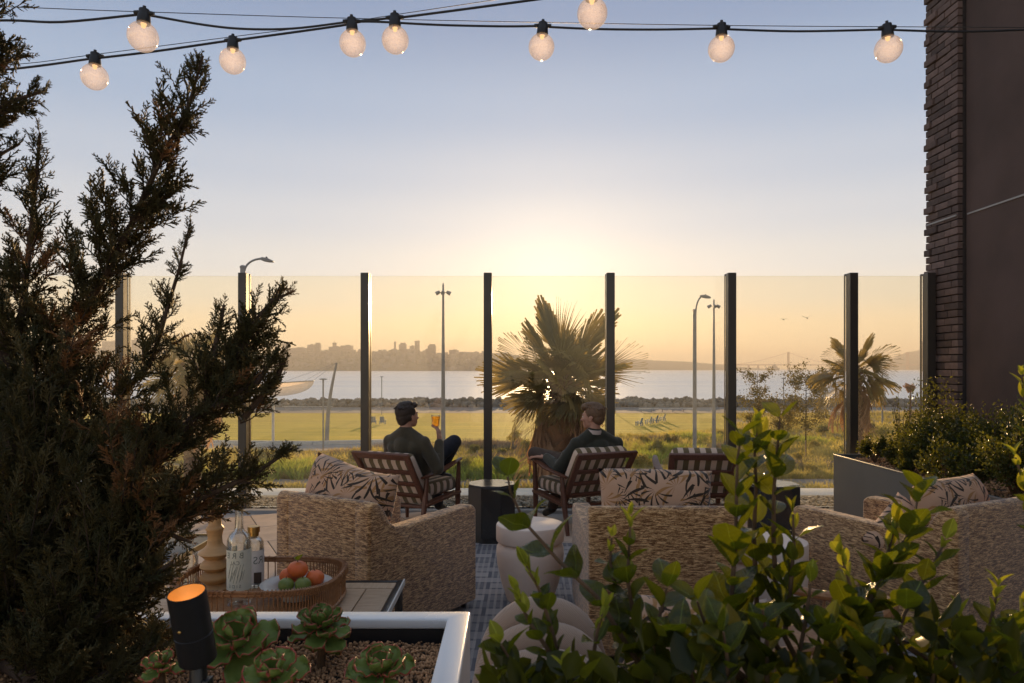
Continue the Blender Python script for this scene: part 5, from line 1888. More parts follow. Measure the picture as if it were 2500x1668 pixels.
def fruit(name, label, c, r, mat, leaf=False, squash=0.9, cat='fruit'):
    t = thing(name, label, cat, tuple(c), random.uniform(0, 6))
    prof_ = []
    for i in range(15):
        a = PI * i / 14
        rr3 = r * math.sin(a)
        z_ = -r * squash * math.cos(a)
        if i > 11:
            z_ -= r * 0.10 * ((i - 11) / 3) ** 2
        prof_.append((rr3, z_))
    prof_[0] = (0, prof_[0][1])
    prof_[-1] = (0, prof_[-1][1])
    o = MB().lathe(prof_, n=28).build('peel', mat, t, smooth=True, angle=180)
    for v in o.data.vertices:
        a = math.atan2(v.co.y, v.co.x)
        v.co.xy = v.co.xy * (1 + 0.018 * math.sin(5 * a) + 0.012 * math.sin(3 * a + 1))
    MB().tube([(0, 0, r * squash * 0.85), (0.002, 0, r * squash + 0.006)], 0.0022, 6).build('stalk', M['stem'], t)
    if leaf:
        V, F = leaf_geo(0.045, 0.02, 0.25)
        q = mesh_obj('leaf', raw_mesh('leaf', V, F, True), M['bigleaf'], t, (0.004, 0, r * squash + 0.002), (R(60), 0, R(-70)))
        q = mesh_obj('leaf', q.data, None, t, (0.004, 0, r * squash + 0.002), (R(40), 0, R(120)))
        q.scale = (0.6, 0.6, 0.6)
    return t


def leaf_geo(L, W, curl, n=6, fold=0.16, wav=0.0):
    """leaf lying along +Y, folded on its midrib, tip pointed"""
    V, F = [], []
    for i in range(n + 1):
        f = i / n
        w = W * (math.sin(PI * f ** 0.85) ** 0.75) if 0 < f < 1 else 0.0
        y_ = L * f
        z_ = -curl * L * f * f
        for k in (-1, -0.5, 0, 0.5, 1):
            V.append((k * w, y_, z_ + abs(k) * w * fold * 2 + wav * w * math.sin(9 * f + k * 2)))
    for i in range(n):
        for k in range(4):
            a = i * 5 + k
            F.append((a, a + 1, a + 6, a + 5))
    return V, F


pz = 0.497
fruit('tangerine', 'bright tangerine on top of the pile with a green leaf', (-0.975, 3.235, pz + 0.088), 0.047, M['orange'], True, 0.86)
fruit('tangerine', 'tangerine at the left of the pile, mostly hidden', (-1.025, 3.27, pz + 0.050), 0.043, M['orange'], squash=0.86)
fruit('tangerine', 'tangerine at the right of the pile', (-0.898, 3.24, pz + 0.048), 0.042, M['orange'], squash=0.9)
fruit('lime', 'dark lime under the top tangerine, nearer the bottles', (-1.005, 3.165, pz + 0.040), 0.035, M['lime'])
fruit('lime', 'green lime in the middle front of the plate', (-0.932, 3.17, pz + 0.040), 0.036, M['lime'])

# clear hurricane cylinder and the corner of another low table
hc = thing('glass_cylinder', 'clear glass cylinder at the near left of the coffee table', 'glass cylinder', (-1.52, 3.30, 0.452))
MB().lathe([(0.0, 0.0), (0.058, 0.0), (0.06, 0.004), (0.06, 0.19), (0.057, 0.19), (0.057, 0.008), (0.0, 0.008)], n=32).build('wall_glass', M['glass'], hc, smooth=True)
gt = thing('brass_table', 'low square table with brass edge, only a corner showing beside the cypress', 'side table', (-2.45, 4.55, 0))
MB().box((0, 0, 0.33), (0.8, 0.8, 0.02)).build('table_top', M['black'], gt, bevel=0.003)
for s_ in (-1, 1):
    MB().box((s_ * 0.405, 0, 0.33), (0.012, 0.82, 0.035)).build('edge_trim', M['brass'], gt)
    MB().box((0, s_ * 0.405, 0.33), (0.798, 0.012, 0.035)).build('edge_trim', M['brass'], gt)
    for s2 in (-1, 1):
        MB().box((s_ * 0.37, s2 * 0.37, 0.16), (0.03, 0.03, 0.32)).build('leg', M['brass'], gt)

# ---------------------------------------------------------------- channel tufted tub chair at the bottom
tb = thing('ribbed_chair', 'low cream channel tufted lounge chair with rounded ribs under the leafy shrub', 'armchair', (0.11, 2.45, 0))
for k in range(6):
    # each rib is an arch over the chair's curved back, the next one nearer and lower
    pk, yy, hw_ = 0.60 - 0.055 * k, 0.16 - 0.105 * k, 0.20 + 0.010 * k
    pts_ = []
    for i in range(29):
        a = PI * i / 28
        c_, s_ = math.cos(a), math.sin(a)
        pts_.append((-hw_ * math.copysign(abs(c_) ** 0.8, c_), yy + 0.05 * (1 - s_), 0.10 + (pk - 0.10) * abs(s_) ** 0.62))
    MB().tube(pts_, 0.062, 18).build('rib', M['ribbed'], tb, smooth=True, angle=80)
MB().box((0, -0.08, 0.24), (0.40, 0.56, 0.34)).build('base', M['ribbed'], tb, bevel=0.05, seg=3)
for x_ in (-0.18, 0.18):
    for y_ in (-0.3, 0.16):
        MB().lathe([(0.016, 0), (0.02, 0.09)], (x_, y_, 0), 10).build('leg', M['walnut'], tb)
sf = thing('cream_bench', 'low cream upholstered bench hidden under the shrub right of the ribbed chair', 'bench', (0.72, 2.5, 0))
MB().box((0, 0, 0.29), (0.62, 0.55, 0.2)).build('seat_cushion', M['ribbed'], sf, bevel=0.05, seg=3)
MB().box((0, 0, 0.10), (0.56, 0.5, 0.18)).build('base', M['walnut'], sf, bevel=0.01)
pillow('leaf_print_cushion', 'leaf print cushion on the cream bench seen through the leaves', (0.60, 2.48, 0.53), 0.50, 0.36, 0.18, (R(-25), 0, 0.1), M['leafprint'], 'leaf print cushions')
pillow('plain_cushion', 'small cream cushion on the bench behind the shrub', (0.84, 2.6, 0.50), 0.34, 0.28, 0.15, (R(-35), 0, 0.3), M['ribbed'])
wb_ = thing('wicker_chair', 'rattan chair edge glowing in low sun behind the shrub', 'chair', (1.05, 2.85, 0))
arc = [(0.42 * math.cos(R(a)), 0.42 * math.sin(R(a)), 0.62 - 0.12 * math.sin(R(a + 40)) ** 2) for a in range(-150, 70, 10)]
MB().tube(arc, 0.022, 10).build('top_hoop', M['rattan'], wb_, smooth=True)
for k in range(0, len(arc)):
    MB().tube([arc[k], (arc[k][0] * 0.9, arc[k][1] * 0.9, 0.33)], 0.006, 5).build('spindle', M['rattan'], wb_)
MB().lathe([(0.0, 0.30), (0.38, 0.30), (0.40, 0.33), (0.38, 0.36), (0.0, 0.36)], n=32).build('seat', M['rattan'], wb_, smooth=True)
for a in (45, 135, 225, 315):
    MB().tube([(0.3 * math.cos(R(a)), 0.3 * math.sin(R(a)), 0), (0.32 * math.cos(R(a)), 0.32 * math.sin(R(a)), 0.32)], 0.015, 8).build('leg', M['rattan'], wb_)


# ================================================================ PEOPLE
def blob(name, parts, voxel, smooth, mat, parent=None):
    """fuse tapered capsules and ellipsoids into one skin"""
    bm = bmesh.new()
    for p in parts:
        if p[0] == 'c':
            _, a, ra, b_, rb = p
            a, b_ = Vector(a), Vector(b_)
            d = b_ - a
            L = d.length
            q = d.to_track_quat('Z', 'Y').to_matrix().to_4x4()
            q.translation = a
            nseg = max(2, int(L / 0.02))
            prof = []
            for i in range(7):
                t_ = -PI / 2 + (PI / 2) * i / 6
                prof.append((ra * math.cos(t_), ra * math.sin(t_)))
            for i in range(1, 7):
                t_ = (PI / 2) * i / 6
                prof.append((rb * math.cos(t_), L + rb * math.sin(t_)))
            prof[0] = (0, -ra)
            prof[-1] = (0, L + rb)
            m = MB().lathe(prof, n=16)
        else:
            _, c, rad = p[:3]
            q = Matrix.Translation(Vector(c)) @ (p[3].to_matrix().to_4x4() if len(p) > 3 and not isinstance(p[3], Matrix) else (p[3].to_4x4() if len(p) > 3 else Matrix.Identity(4)))
            prof = [(math.cos(-PI / 2 + PI * i / 12), math.sin(-PI / 2 + PI * i / 12)) for i in range(13)]
            prof[0], prof[-1] = (0, -1), (0, 1)
            m = MB().lathe(prof, n=20)
            m.V = [(v[0] * rad[0], v[1] * rad[1], v[2] * rad[2]) for v in m.V]
        vs = [bm.verts.new(q @ Vector(v)) for v in m.V]
        for f in m.F:
            try:
                bm.faces.new([vs[i] for i in f])
            except ValueError:
                pass
    bmesh.ops.remove_doubles(bm, verts=bm.verts, dist=1e-6)
    bmesh.ops.recalc_face_normals(bm, faces=bm.faces)
    me = bpy.data.meshes.new(name)
    bm.to_mesh(me)
    bm.free()
    o = bpy.data.objects.new(name, me)
    link(o)
    r_ = o.modifiers.new('r', 'REMESH')
    r_.mode = 'VOXEL'
    r_.voxel_size = voxel
    s = o.modifiers.new('s', 'SMOOTH')
    s.factor = 0.5
    s.iterations = smooth
    dg = bpy.context.evaluated_depsgraph_get()
    me2 = bpy.data.meshes.new_from_object(o.evaluated_get(dg))
    bpy.data.objects.remove(o)
    me2.polygons.foreach_set('use_smooth', [True] * len(me2.polygons))
    me2.materials.clear()
    me2.materials.append(mat)
    o = mesh_obj(name, me2, None, parent)
    return o


def head_parts(c, yaw, pitch=0.0, roll=0.0):
    """face looks along local +Y; c = middle of the skull"""
    Rm = Euler((pitch, roll, 0)).to_matrix()
    Rm = Matrix.Rotation(yaw, 3, 'Z') @ Rm
    T_ = lambda x, y, z: Vector(c) + Rm @ Vector((x, y, z))
    e = lambda p, r: ('e', T_(*p), r, Rm)
    P_ = [e((0, -0.012, 0.022), (0.074, 0.092, 0.088)), e((0, 0.035, -0.02), (0.060, 0.056, 0.082)), e((0, 0.048, -0.085), (0.034, 0.036, 0.026)),
          e((0, 0.02, -0.065), (0.052, 0.060, 0.040)), e((0, 0.092, -0.018), (0.011, 0.012, 0.027)), e((0, 0.104, -0.034), (0.013, 0.014, 0.010)),
          e((0, 0.082, 0.018), (0.045, 0.012, 0.010)), e((0, 0.083, -0.062), (0.022, 0.011, 0.007)), e((0, 0.082, -0.073), (0.020, 0.010, 0.006))]
    for s in (-1, 1):
        P_.append(e((s * 0.077, -0.005, -0.018), (0.007, 0.017, 0.030)))
        P_.append(e((s * 0.079, -0.012, -0.008), (0.007, 0.019, 0.018)))
        P_.append(e((s * 0.038, 0.062, -0.025), (0.022, 0.020, 0.020)))
    return P_, T_, Rm


def hair(name, T_, Rm, mat, parent, style):
    e = lambda p, r: ('e', T_(*p), r, Rm)
    P_ = [e((0, -0.028, 0.038), (0.087, 0.098, 0.092)), e((0, -0.055, -0.012), (0.073, 0.062, 0.068)), e((0, 0.035, 0.088), (0.066, 0.06, 0.034))]
    for s in (-1, 1):
        P_.append(e((s * 0.070, -0.008, 0.035), (0.014, 0.045, 0.045)))
    rnd = random.Random(4)
    if style == 'full':
        P_ += [e((0, -0.066, -0.045), (0.058, 0.042, 0.045)), e((0.01, 0.052, 0.090), (0.058, 0.038, 0.030)), e((0, -0.01, 0.105), (0.066, 0.075, 0.03))]
        for s in (-1, 1):
            P_.append(e((s * 0.073, -0.03, -0.002), (0.013, 0.035, 0.045)))
    else:
        P_ += [e((0.0, 0.07, 0.085), (0.058, 0.034, 0.036)), e((0, 0.0, 0.106), (0.066, 0.084, 0.03))]
    for k in range(110):                               # locks
        a, b_ = rnd.uniform(0, 2 * PI), rnd.uniform(0.1, 1.2)
        x, y, z = math.cos(a) * math.sin(b_), math.sin(a) * math.sin(b_), math.cos(b_)
        if y > 0.5 and z < 0.5:
            continue
        g_ = rnd.uniform(0.96, 1.09)
        tw = rnd.uniform(-0.014, 0.014)
        p0 = T_(0.080 * x, -0.02 + 0.094 * y, 0.04 + 0.085 * z)
        p1 = T_(0.092 * x * g_ + tw, -0.04 + 0.104 * y * g_, 0.028 + 0.088 * z * g_ + rnd.uniform(-0.012, 0.006))
        P_.append(('c', p0, 0.009, p1, 0.0032))
    return blob(name, P_, 0.0034, 1, mat, parent)


def hand_parts(wrist, pdir, pnorm, thumb_side, curl, size=1.0, spread=0.10):
    """palm from the wrist along pdir, pnorm = out of the palm; five fingers"""
    d = Vector(pdir).normalized()
    n_ = Vector(pnorm)
    n_ = (n_ - d * n_.dot(d)).normalized()
    s = d.cross(n_) * thumb_side
    w = Vector(wrist)
    k = size
    Pp = [('c', w, 0.024 * k, w + d * 0.03 * k, 0.026 * k)]
    for i in range(4):
        off = (i - 1.5) * 0.020 * k
        Pp.append(('c', w + d * 0.02 * k + s * off * 0.7, 0.015 * k, w + d * 0.085 * k + s * off, 0.011 * k))
    L = [(0.040, 0.026, 0.020), (0.045, 0.029, 0.021), (0.042, 0.027, 0.020), (0.032, 0.020, 0.018)]
    for i in range(4):
        off = (1.5 - i) * 0.0205 * k
        p = w + d * 0.088 * k + s * off
        dd = (d + s * spread * (1.5 - i)).normalized()
        r = 0.0088 * k
        for j, l in enumerate(L[i]):
            a = curl[j]
            dd = (dd * math.cos(a) + n_ * math.sin(a)).normalized()
            q = p + dd * l * k
            Pp.append(('c', p, r, q, r * 0.9))
            p, r = q, r * 0.9
    p = w + d * 0.022 * k + s * 0.024 * k
    dd = (d * 0.6 + s * 0.75 + n_ * 0.25).normalized()
    r = 0.0115 * k
    for l, a in ((0.040, 0.0), (0.032, 0.5), (0.026, 0.5)):
        dd = (dd * math.cos(a) + (n_ * 0.7 + d * 0.4).normalized() * math.sin(a)).normalized()
        q = p + dd * l * k
        Pp.append(('c', p, r, q, r * 0.88))
        p, r = q, r * 0.88
    return Pp


def person(name, label, J, head_yaw, head_pitch, hair_mat, style, top_mat, leg_mat, hands, collar=None, group=None):
    """J: joints in world coordinates"""
    t = thing(name, label, 'person', tuple(J['base']), 0, group)
    o = Vector(J['base'])
    j = {k: Vector(v) - o for k, v in J.items()}
    hp, T_, Rm = head_parts(j['head'], head_yaw, head_pitch)
    neck_top = T_(0, -0.025, -0.06)
    body = list(hp)
    body += [('c', j['neck'], 0.058, neck_top, 0.052)]
    chest = (j['neck'] + j['pelvis']) / 2
    sh_mid = (j['ls'] + j['rs']) / 2
    body += [('c', j['ls'], 0.055, j['rs'], 0.055), ('c', sh_mid - Vector((0, 0, 0.06)), 0.10, j['pelvis'], 0.11), ('c', j['neck'], 0.05, sh_mid, 0.06)]
    for s in 'lr':
        body += [('c', j[s + 's'], 0.050, j[s + 'e'], 0.038), ('c', j[s + 'e'], 0.038, j[s + 'w'], 0.026)]
        body += [('c', j[s + 'h'], 0.080, j[s + 'k'], 0.055), ('c', j[s + 'k'], 0.053, j[s + 'a'], 0.036), ('c', j[s + 'a'], 0.036, j[s + 't'], 0.028)]
    for s, hd in zip('lr', hands):
        body += hand_parts(j[s + 'w'], *hd)
    blob('body', body, 0.0048, 4, M['skin'], t)
    for s in (-1, 1):
        MB().lathe([(0.0, -0.0095), (0.0067, -0.0067), (0.0095, 0), (0.0067, 0.0067), (0, 0.0095)], tuple(T_(s * 0.031, 0.0775, -0.003)), 12).build('eye', M['plate'], t, smooth=True)
    hair('hair', T_, Rm, hair_mat, t, style)
    # garment over trunk and arms
    tr1 = j['neck'] + (neck_top - j['neck']) * 0.1
    g = [('c', tr1, 0.062, j['ls'].lerp(sh_mid, 0.25), 0.075), ('c', tr1, 0.062, j['rs'].lerp(sh_mid, 0.25), 0.075), ('c', j['ls'], 0.062, j['rs'], 0.062), ('c', sh_mid - Vector((0, 0, 0.04)), 0.125, j['pelvis'] + Vector((0, 0, -0.02)), 0.15), ('c', j['neck'] + (neck_top - j['neck']) * 0.15, 0.064, sh_mid, 0.085)]
    across = (j['rs'] - j['ls']).normalized()
    for s_, q in ((-1, 0.55), (1, 0.55)):
        g.append(('c', sh_mid + across * s_ * 0.09 - Vector((0, 0, 0.05)), 0.10, j['pelvis'] + across * s_ * 0.07, 0.12))
    rnd = random.Random(hash(name) % 100 if False else len(label))
    for s in 'lr':
        a, b_, c_ = j[s + 's'], j[s + 'e'], j[s + 'w']
        cuff = b_ + (c_ - b_) * 0.88
        g += [('c', a - Vector((0, 0, 0.012)), 0.062, b_, 0.062), ('c', b_, 0.063, cuff, 0.046)]
        for q in range(7):                             # soft folds around the sleeve
            f = rnd.uniform(0.1, 0.95)
            p0 = a + (b_ - a) * f if q < 3 else b_ + (cuff - b_) * f
            ax = ((b_ - a) if q < 3 else (cuff - b_)).normalized()
            pr = ax.cross(Vector((rnd.uniform(-1, 1), rnd.uniform(-1, 1), rnd.uniform(-1, 1)))).normalized()
            p2 = ax.cross(pr)
            rr_ = 0.053
            g.append(('c', p0 + pr * rr_ + ax * 0.012, 0.013, p0 + p2 * rr_ - ax * 0.014, 0.012))
        g.append(('c', cuff - (c_ - b_).normalized() * 0.012, 0.043, cuff, 0.043))
    blob('top', g, 0.008, 5, top_mat, t)
    # trousers
    g = [('c', j['lh'], 0.115, j['rh'], 0.115), ('c', j['pelvis'], 0.13, (j['lh'] + j['rh']) / 2, 0.13)]
    for s in 'lr':
        a, b_, c_ = j[s + 'h'], j[s + 'k'], j[s + 'a']
        hem = b_ + (c_ - b_) * 0.93
        g += [('c', a, 0.098, b_, 0.072), ('c', b_, 0.070, hem, 0.055)]
        for q in range(4):
            ax = (b_ - a).normalized()
            pr = ax.cross(Vector((rnd.uniform(-1, 1), rnd.uniform(-1, 1), 1))).normalized()
            p0 = a + (b_ - a) * (0.5 + 0.13 * q)
            g.append(('c', p0 + pr * 0.064, 0.015, p0 + ax.cross(pr) * 0.062 + ax * 0.03, 0.012))
    blob('trousers', g, 0.009, 5, leg_mat, t)
    for s in 'lr':
        a, c_ = j[s + 'a'], j[s + 't']
        blob('shoe', [('c', a, 0.044, a + (c_ - a) * 0.4, 0.042), ('c', a + (c_ - a) * 0.3, 0.042, c_, 0.036)], 0.007, 3, M['shoe'], t)
    if collar is not None:
        MB().lathe([(0.070, -0.03), (0.071, -0.01), (0.066, 0.006), (0.059, 0.006), (0.062, -0.03)], n=24, M=(neck_top - j['neck']).to_track_quat('Z', 'Y').to_matrix(), c=j['neck'] + (neck_top - j['neck']) * 0.28, cap=False).build('collar', collar, t, smooth=True)
        for s, hd in zip('lr', hands):
            d_ = (j[s + 'w'] - j[s + 'e']).normalized()
            MB().lathe([(0.036, -0.02), (0.037, 0.012), (0.033, 0.012), (0.032, -0.02)], n=20, M=d_.to_track_quat('Z', 'Y').to_matrix(), c=j[s + 'e'] + (j[s + 'w'] - j[s + 'e']) * 0.93, cap=False).build('cuff', collar, t, smooth=True)
    return t


JL = dict(base=(-0.93, 6.7, 0.42), head=(-0.945, 6.46, 1.075), neck=(-0.965, 6.44, 0.925), ls=(-1.125, 6.55, 0.835), rs=(-0.795, 6.40, 0.835), pelvis=(-0.93, 6.66, 0.55),
          le=(-1.16, 6.80, 0.60), lw=(-0.98, 6.98, 0.60), re=(-0.675, 6.42, 0.60), rw=(-0.672, 6.59, 0.835),
          lh=(-1.00, 6.74, 0.55), rh=(-0.86, 6.68, 0.55), lk=(-0.80, 7.10, 0.58), la=(-0.74, 7.17, 0.12), lt=(-0.68, 7.30, 0.05),
          rk=(-0.560, 6.88, 0.790), ra=(-0.735, 7.10, 0.44), rt=(-0.64, 7.22, 0.40))
person('person', 'person in olive shirt with dark wavy hair, seen from behind, raising a drink', JL, R(-48), R(4), M['hair_dark'], 'full', M['olive_cloth'], M['denim'],
       (((1, 0.6, -0.1), (0.2, -0.3, -1), 1, (0.3, 0.4, 0.3)), ((-0.1, 0.10, 1.0), (-1.0, 0.35, 0.1), -1, (0.55, 0.65, 0.45), 1.0, 0.02)))
cup = thing('drink_glass', 'short glass of iced amber drink held up by the person in olive', 'glass', (-0.712, 6.635, 0.955))
MB().lathe([(0.0, 0.0), (0.028, 0.0), (0.031, 0.006), (0.038, 0.10), (0.0362, 0.10), (0.0295, 0.009), (0.0, 0.008)], n=32).build('tumbler', M['glass'], cup, smooth=True)
MB().lathe([(0.0, 0.009), (0.029, 0.010), (0.0353, 0.086), (0.0, 0.086)], n=32).build('drink', M['liquid'], cup, smooth=True)
cup.scale = (1.12, 1.12, 1.12)
for k in range(5):
    MB().box((0, 0, 0), (0.021, 0.021, 0.021)).build('ice_cube', M['glass'], cup, bevel=0.003, loc=(random.uniform(-0.013, 0.013), random.uniform(-0.013, 0.013), 0.025 + 0.014 * k), rot=(random.random(), random.random(), random.random()))

JR = dict(base=(0.70, 6.7, 0.42), head=(0.735, 6.50, 1.062), neck=(0.750, 6.50, 0.915), ls=(0.585, 6.47, 0.815), rs=(0.975, 6.62, 0.805), pelvis=(0.68, 6.70, 0.54),
          le=(0.435, 6.60, 0.575), lw=(0.325, 6.84, 0.655), re=(0.99, 6.86, 0.58), rw=(0.78, 7.0, 0.60),
          lh=(0.60, 6.70, 0.55), rh=(0.76, 6.78, 0.55), lk=(0.225, 6.96, 0.665), la=(0.50, 7.18, 0.60), lt=(0.60, 7.25, 0.68),
          rk=(0.52, 7.12, 0.55), ra=(0.40, 7.06, 0.11), rt=(0.34, 7.18, 0.045))
person('person', 'person in dark green sweater with light brown hair, face in profile, legs crossed', JR, R(66), R(0), M['hair_fair'], 'short', M['green_knit'], M['brown_cloth'],
       (((-1, 0.35, 0.02), (-0.1, 0.35, -1), -1, (0.18, 0.3, 0.2), 1.0, 0.06), ((-0.8, 0.5, -0.05), (0, 0, -1), 1, (0.3, 0.4, 0.3))), collar=M['shirt_pale'])

# ================================================================ PLANTERS
RZ = 0.80
wp = thing('white_planter', 'white rimmed planter box with gravel and succulents in the foreground', 'planter', (-1.36, 1.35, 0))
X0, X1, Y0, Y1 = -2.7, -0.12, 0.62, 2.05
rw_ = 0.062
cx_, cy_ = (X0 + X1) / 2 + 1.36, (Y0 + Y1) / 2 - 1.35


def planter_box(t, x0, x1, y0, y1, top, rim, mat, inner=None, rimh=0.03):
    """walls with a flat folded rim; coordinates relative to the thing"""
    for (a, c, d, e) in ((x0, x1, y1 - 0.012, y1), (x0, x1, y0, y0 + 0.012)):
        MB().box(((a + c) / 2, (d + e) / 2, (top - rimh) / 2), (c - a - 0.004, e - d, top - rimh)).build('side_wall', mat, t)
    for (a, c) in ((x0, x0 + 0.012), (x1 - 0.012, x1)):
        MB().box(((a + c) / 2, (y0 + y1) / 2, (top - rimh) / 2), (c - a, y1 - y0 - 0.028, top - rimh)).build('side_wall', mat, t)
    V = []
    for z_ in (top - rimh, top):
        for (xa, xb, ya, yb) in ((x0 - 0.002, x1 + 0.002, y0 - 0.002, y1 + 0.002), (x0 + rim, x1 - rim, y0 + rim, y1 - rim)):
            V += [(xa, ya, z_), (xb, ya, z_), (xb, yb, z_), (xa, yb, z_)]
    F = []
    for k in range(4):
        n = (k + 1) % 4
        F += [(8 + k, 8 + n, 12 + n, 12 + k), (k, 4 + k, 4 + n, n), (k, n, 8 + n, 8 + k), (4 + k, 12 + k, 12 + n, 4 + n)]
    MB().add(V, F).build('rim', mat, t, bevel=0.006, seg=3)


planter_box(wp, X0 + 1.36, X1 + 1.36, Y0 - 1.35, Y1 - 1.35, RZ, rw_, M['planter_white'])
MB().box((cx_, cy_, 0.55), (X1 - X0 - 0.05, Y1 - Y0 - 0.05, 0.36)).build('soil', M['soil'], wp)
lin = MB()
for (a, c, d, e) in ((X0, X1 - rw_, Y1 - rw_ - 0.0, Y1 - rw_ + 0.01), (X1 - rw_, X1 - rw_ + 0.01, Y0, Y1 - rw_)):
    lin.box(((a + c) / 2 + 1.36, (d + e) / 2 - 1.35, 0.715), (c - a, e - d, 0.11))
lin.build('liner', M['black'], wp)


def gz_at(x, y):
    return 0.735 + 0.02 * math.sin(3.1 * x + 1) * math.cos(4 * y) + 0.018 * math.exp(-((y - 1.7) ** 2) / 0.02)


n = 24000
gx = RNG.uniform(-1.75, X1 - rw_ - 0.008, n)
gy = RNG.uniform(1.18, Y1 - rw_ - 0.008, n)
gzv = np.array([gz_at(a, c) for a, c in zip(gx, gy)]) + RNG.uniform(-0.006, 0.006, n)
gs = RNG.uniform(0.0026, 0.0056, n)
bm_ = bmesh.new()
bmesh.ops.create_icosphere(bm_, subdivisions=1, radius=1.0)
rq = random.Random(2)
for v in bm_.verts:
    v.co *= rq.uniform(0.75, 1.2)
GRV = ([tuple(v.co) for v in bm_.verts], [tuple(v.index for v in f.verts) for f in bm_.faces])
bm_.free()
o = np_scatter('gravel', GRV, mats_from(np.column_stack([gx, gy, gzv]), RNG.normal(size=(n, 3)), np.column_stack([gs * RNG.uniform(0.9, 1.5, n), gs, gs * RNG.uniform(0.6, 1, n)])), M['gravel'], kind='stuff')


# ---------------------------------------------------------------- succulents
def succ_leaf(L, W, cup, seed):
    rnd = random.Random(seed)
    nu, nv = 12, 12
    V, F, A = [], [], []
    for i in range(nv + 1):
        f = i / nv
        w = W * (0.18 + 0.82 * math.sin(min(1, f * 1.12) * PI * 0.62)) * (1 - max(0, f - 0.82) * 2.6 * (f > 0.82))
        if f > 0.82:
            w = W * (math.sqrt(max(0, 1 - ((f - 0.82) / 0.18) ** 2)) * 0.86 + 0.08)
        for k in range(nu + 1):
            u = k / nu * 2 - 1
            edge = max(abs(u), 0 if f < 0.55 else (f - 0.55) / 0.45)
            fr = max(0, abs(u) - 0.55) / 0.45
            rip = math.sin(f * 17 + seed + (3 if u > 0 else 0)) * 0.16 * W * fr + (math.sin(u * 11 + seed) * 0.13 * W * max(0, f - 0.7) / 0.3)
            V.append((u * w, L * f, cup * W * (u * u) * (0.6 + 0.4 * f) + 0.12 * L * f * f + rip))
            A.append(min(1.0, max(0.0, (edge - 0.84) / 0.16)))
    for i in range(nv):
        for k in range(nu):
            a = i * (nu + 1) + k
            F.append((a, a + 1, a + nu + 2, a + nu + 1))
    return raw_mesh('leaf', V, F, True, M['succulent'], A)


def succulent(px, py, D, R_, label, tilt=0.0, nleaf=17, stalk=0.0, W=0.42, open_=1.0):
    c = P(px, py, D)
    t = thing('succulent', label, 'succulent', (c.x, c.y, gz_at(c.x, c.y)), 0, 'red edged succulents in the white planter')
    z0 = c.z - t.location.z
    MB().tube([(0, 0, -0.02), (0.004, 0, z0 * 0.5), (0, 0, z0)], [0.012, 0.011, 0.009], 8).build('stalk', M['stem'], t)
    ms = [succ_leaf(R_, R_ * W, 0.45, s) for s in (1, 4, 8)]
    for m_ in ms:
        pass
    for k in range(nleaf):
        f = (k + 0.5) / nleaf
        el = R(66) * (1 - f) ** 1.1 * open_ - R(38) * f ** 1.5 + R(random.uniform(-9, 9))
        az = k * 2.39996 + random.uniform(-0.15, 0.15)
        sc = 0.5 + 0.6 * f ** 0.7
        o = mesh_obj('leaf', ms[k % 3], None, t)
        o.matrix_local = Matrix.Translation((0, 0, z0 - 0.012 * f)) @ Matrix.Rotation(tilt, 4, 'X') @ Matrix.Rotation(az, 4, 'Z') @ Matrix.Rotation(el, 4, 'X') @ Matrix.Scale(sc, 4)
        md = o.modifiers.new('thick', 'SOLIDIFY')
        md.thickness = 0.0035
        md.offset = 0
    return t


succulent(578, 1566, 1.62, 0.094, 'large green succulent with red frilled edges right behind the spotlight', R(26), 14, W=0.46)
succulent(782, 1532, 1.80, 0.080, 'tall grey green succulent rosette on a stalk at the back of the planter', R(8), 22, W=0.33)
succulent(930, 1640, 1.50, 0.076, 'red edged succulent low in the gravel near the planter corner', R(16), 15, W=0.42)
succulent(668, 1648, 1.42, 0.070, 'succulent lying half open in front of the spotlight', R(22), 13, W=0.44)
succulent(392, 1625, 1.50, 0.045, 'small succulent at the foot of the cypress', R(10), 12)

gb = []
BL = ([(-0.5, 0, 0), (0.5, 0, 0), (0.4, 0.06, 0.5), (-0.4, 0.06, 0.5), (0.0, 0.22, 1.0), (0.02, 0.22, 1.0)], [(0, 1, 2, 3), (3, 2, 5, 4)])
pos, dr, sc_ = [], [], []
for k in range(300):
    cl = random.choice(((720, 1640, 1.40), (790, 1600, 1.45), (850, 1650, 1.38), (560, 1640, 1.36), (640, 1668, 1.35)))
    c = P(cl[0] + random.gauss(0, 26), cl[1], cl[2])
    x_, y_ = c.x, c.y + random.gauss(0, 0.03)
    pos.append((x_, y_, gz_at(x_, y_)))
    dr.append((random.gauss(0, 0.38), random.gauss(0, 0.3), 1))
    h = random.uniform(0.05, 0.13)
    sc_.append((0.0016, h, h))
tg = tag(np_scatter('ornamental_grass', BL, mats_from(pos, dr, np.array(sc_)), M['bluegrass'], kind='stuff'), 'fine blue green grass blades between the succulents')

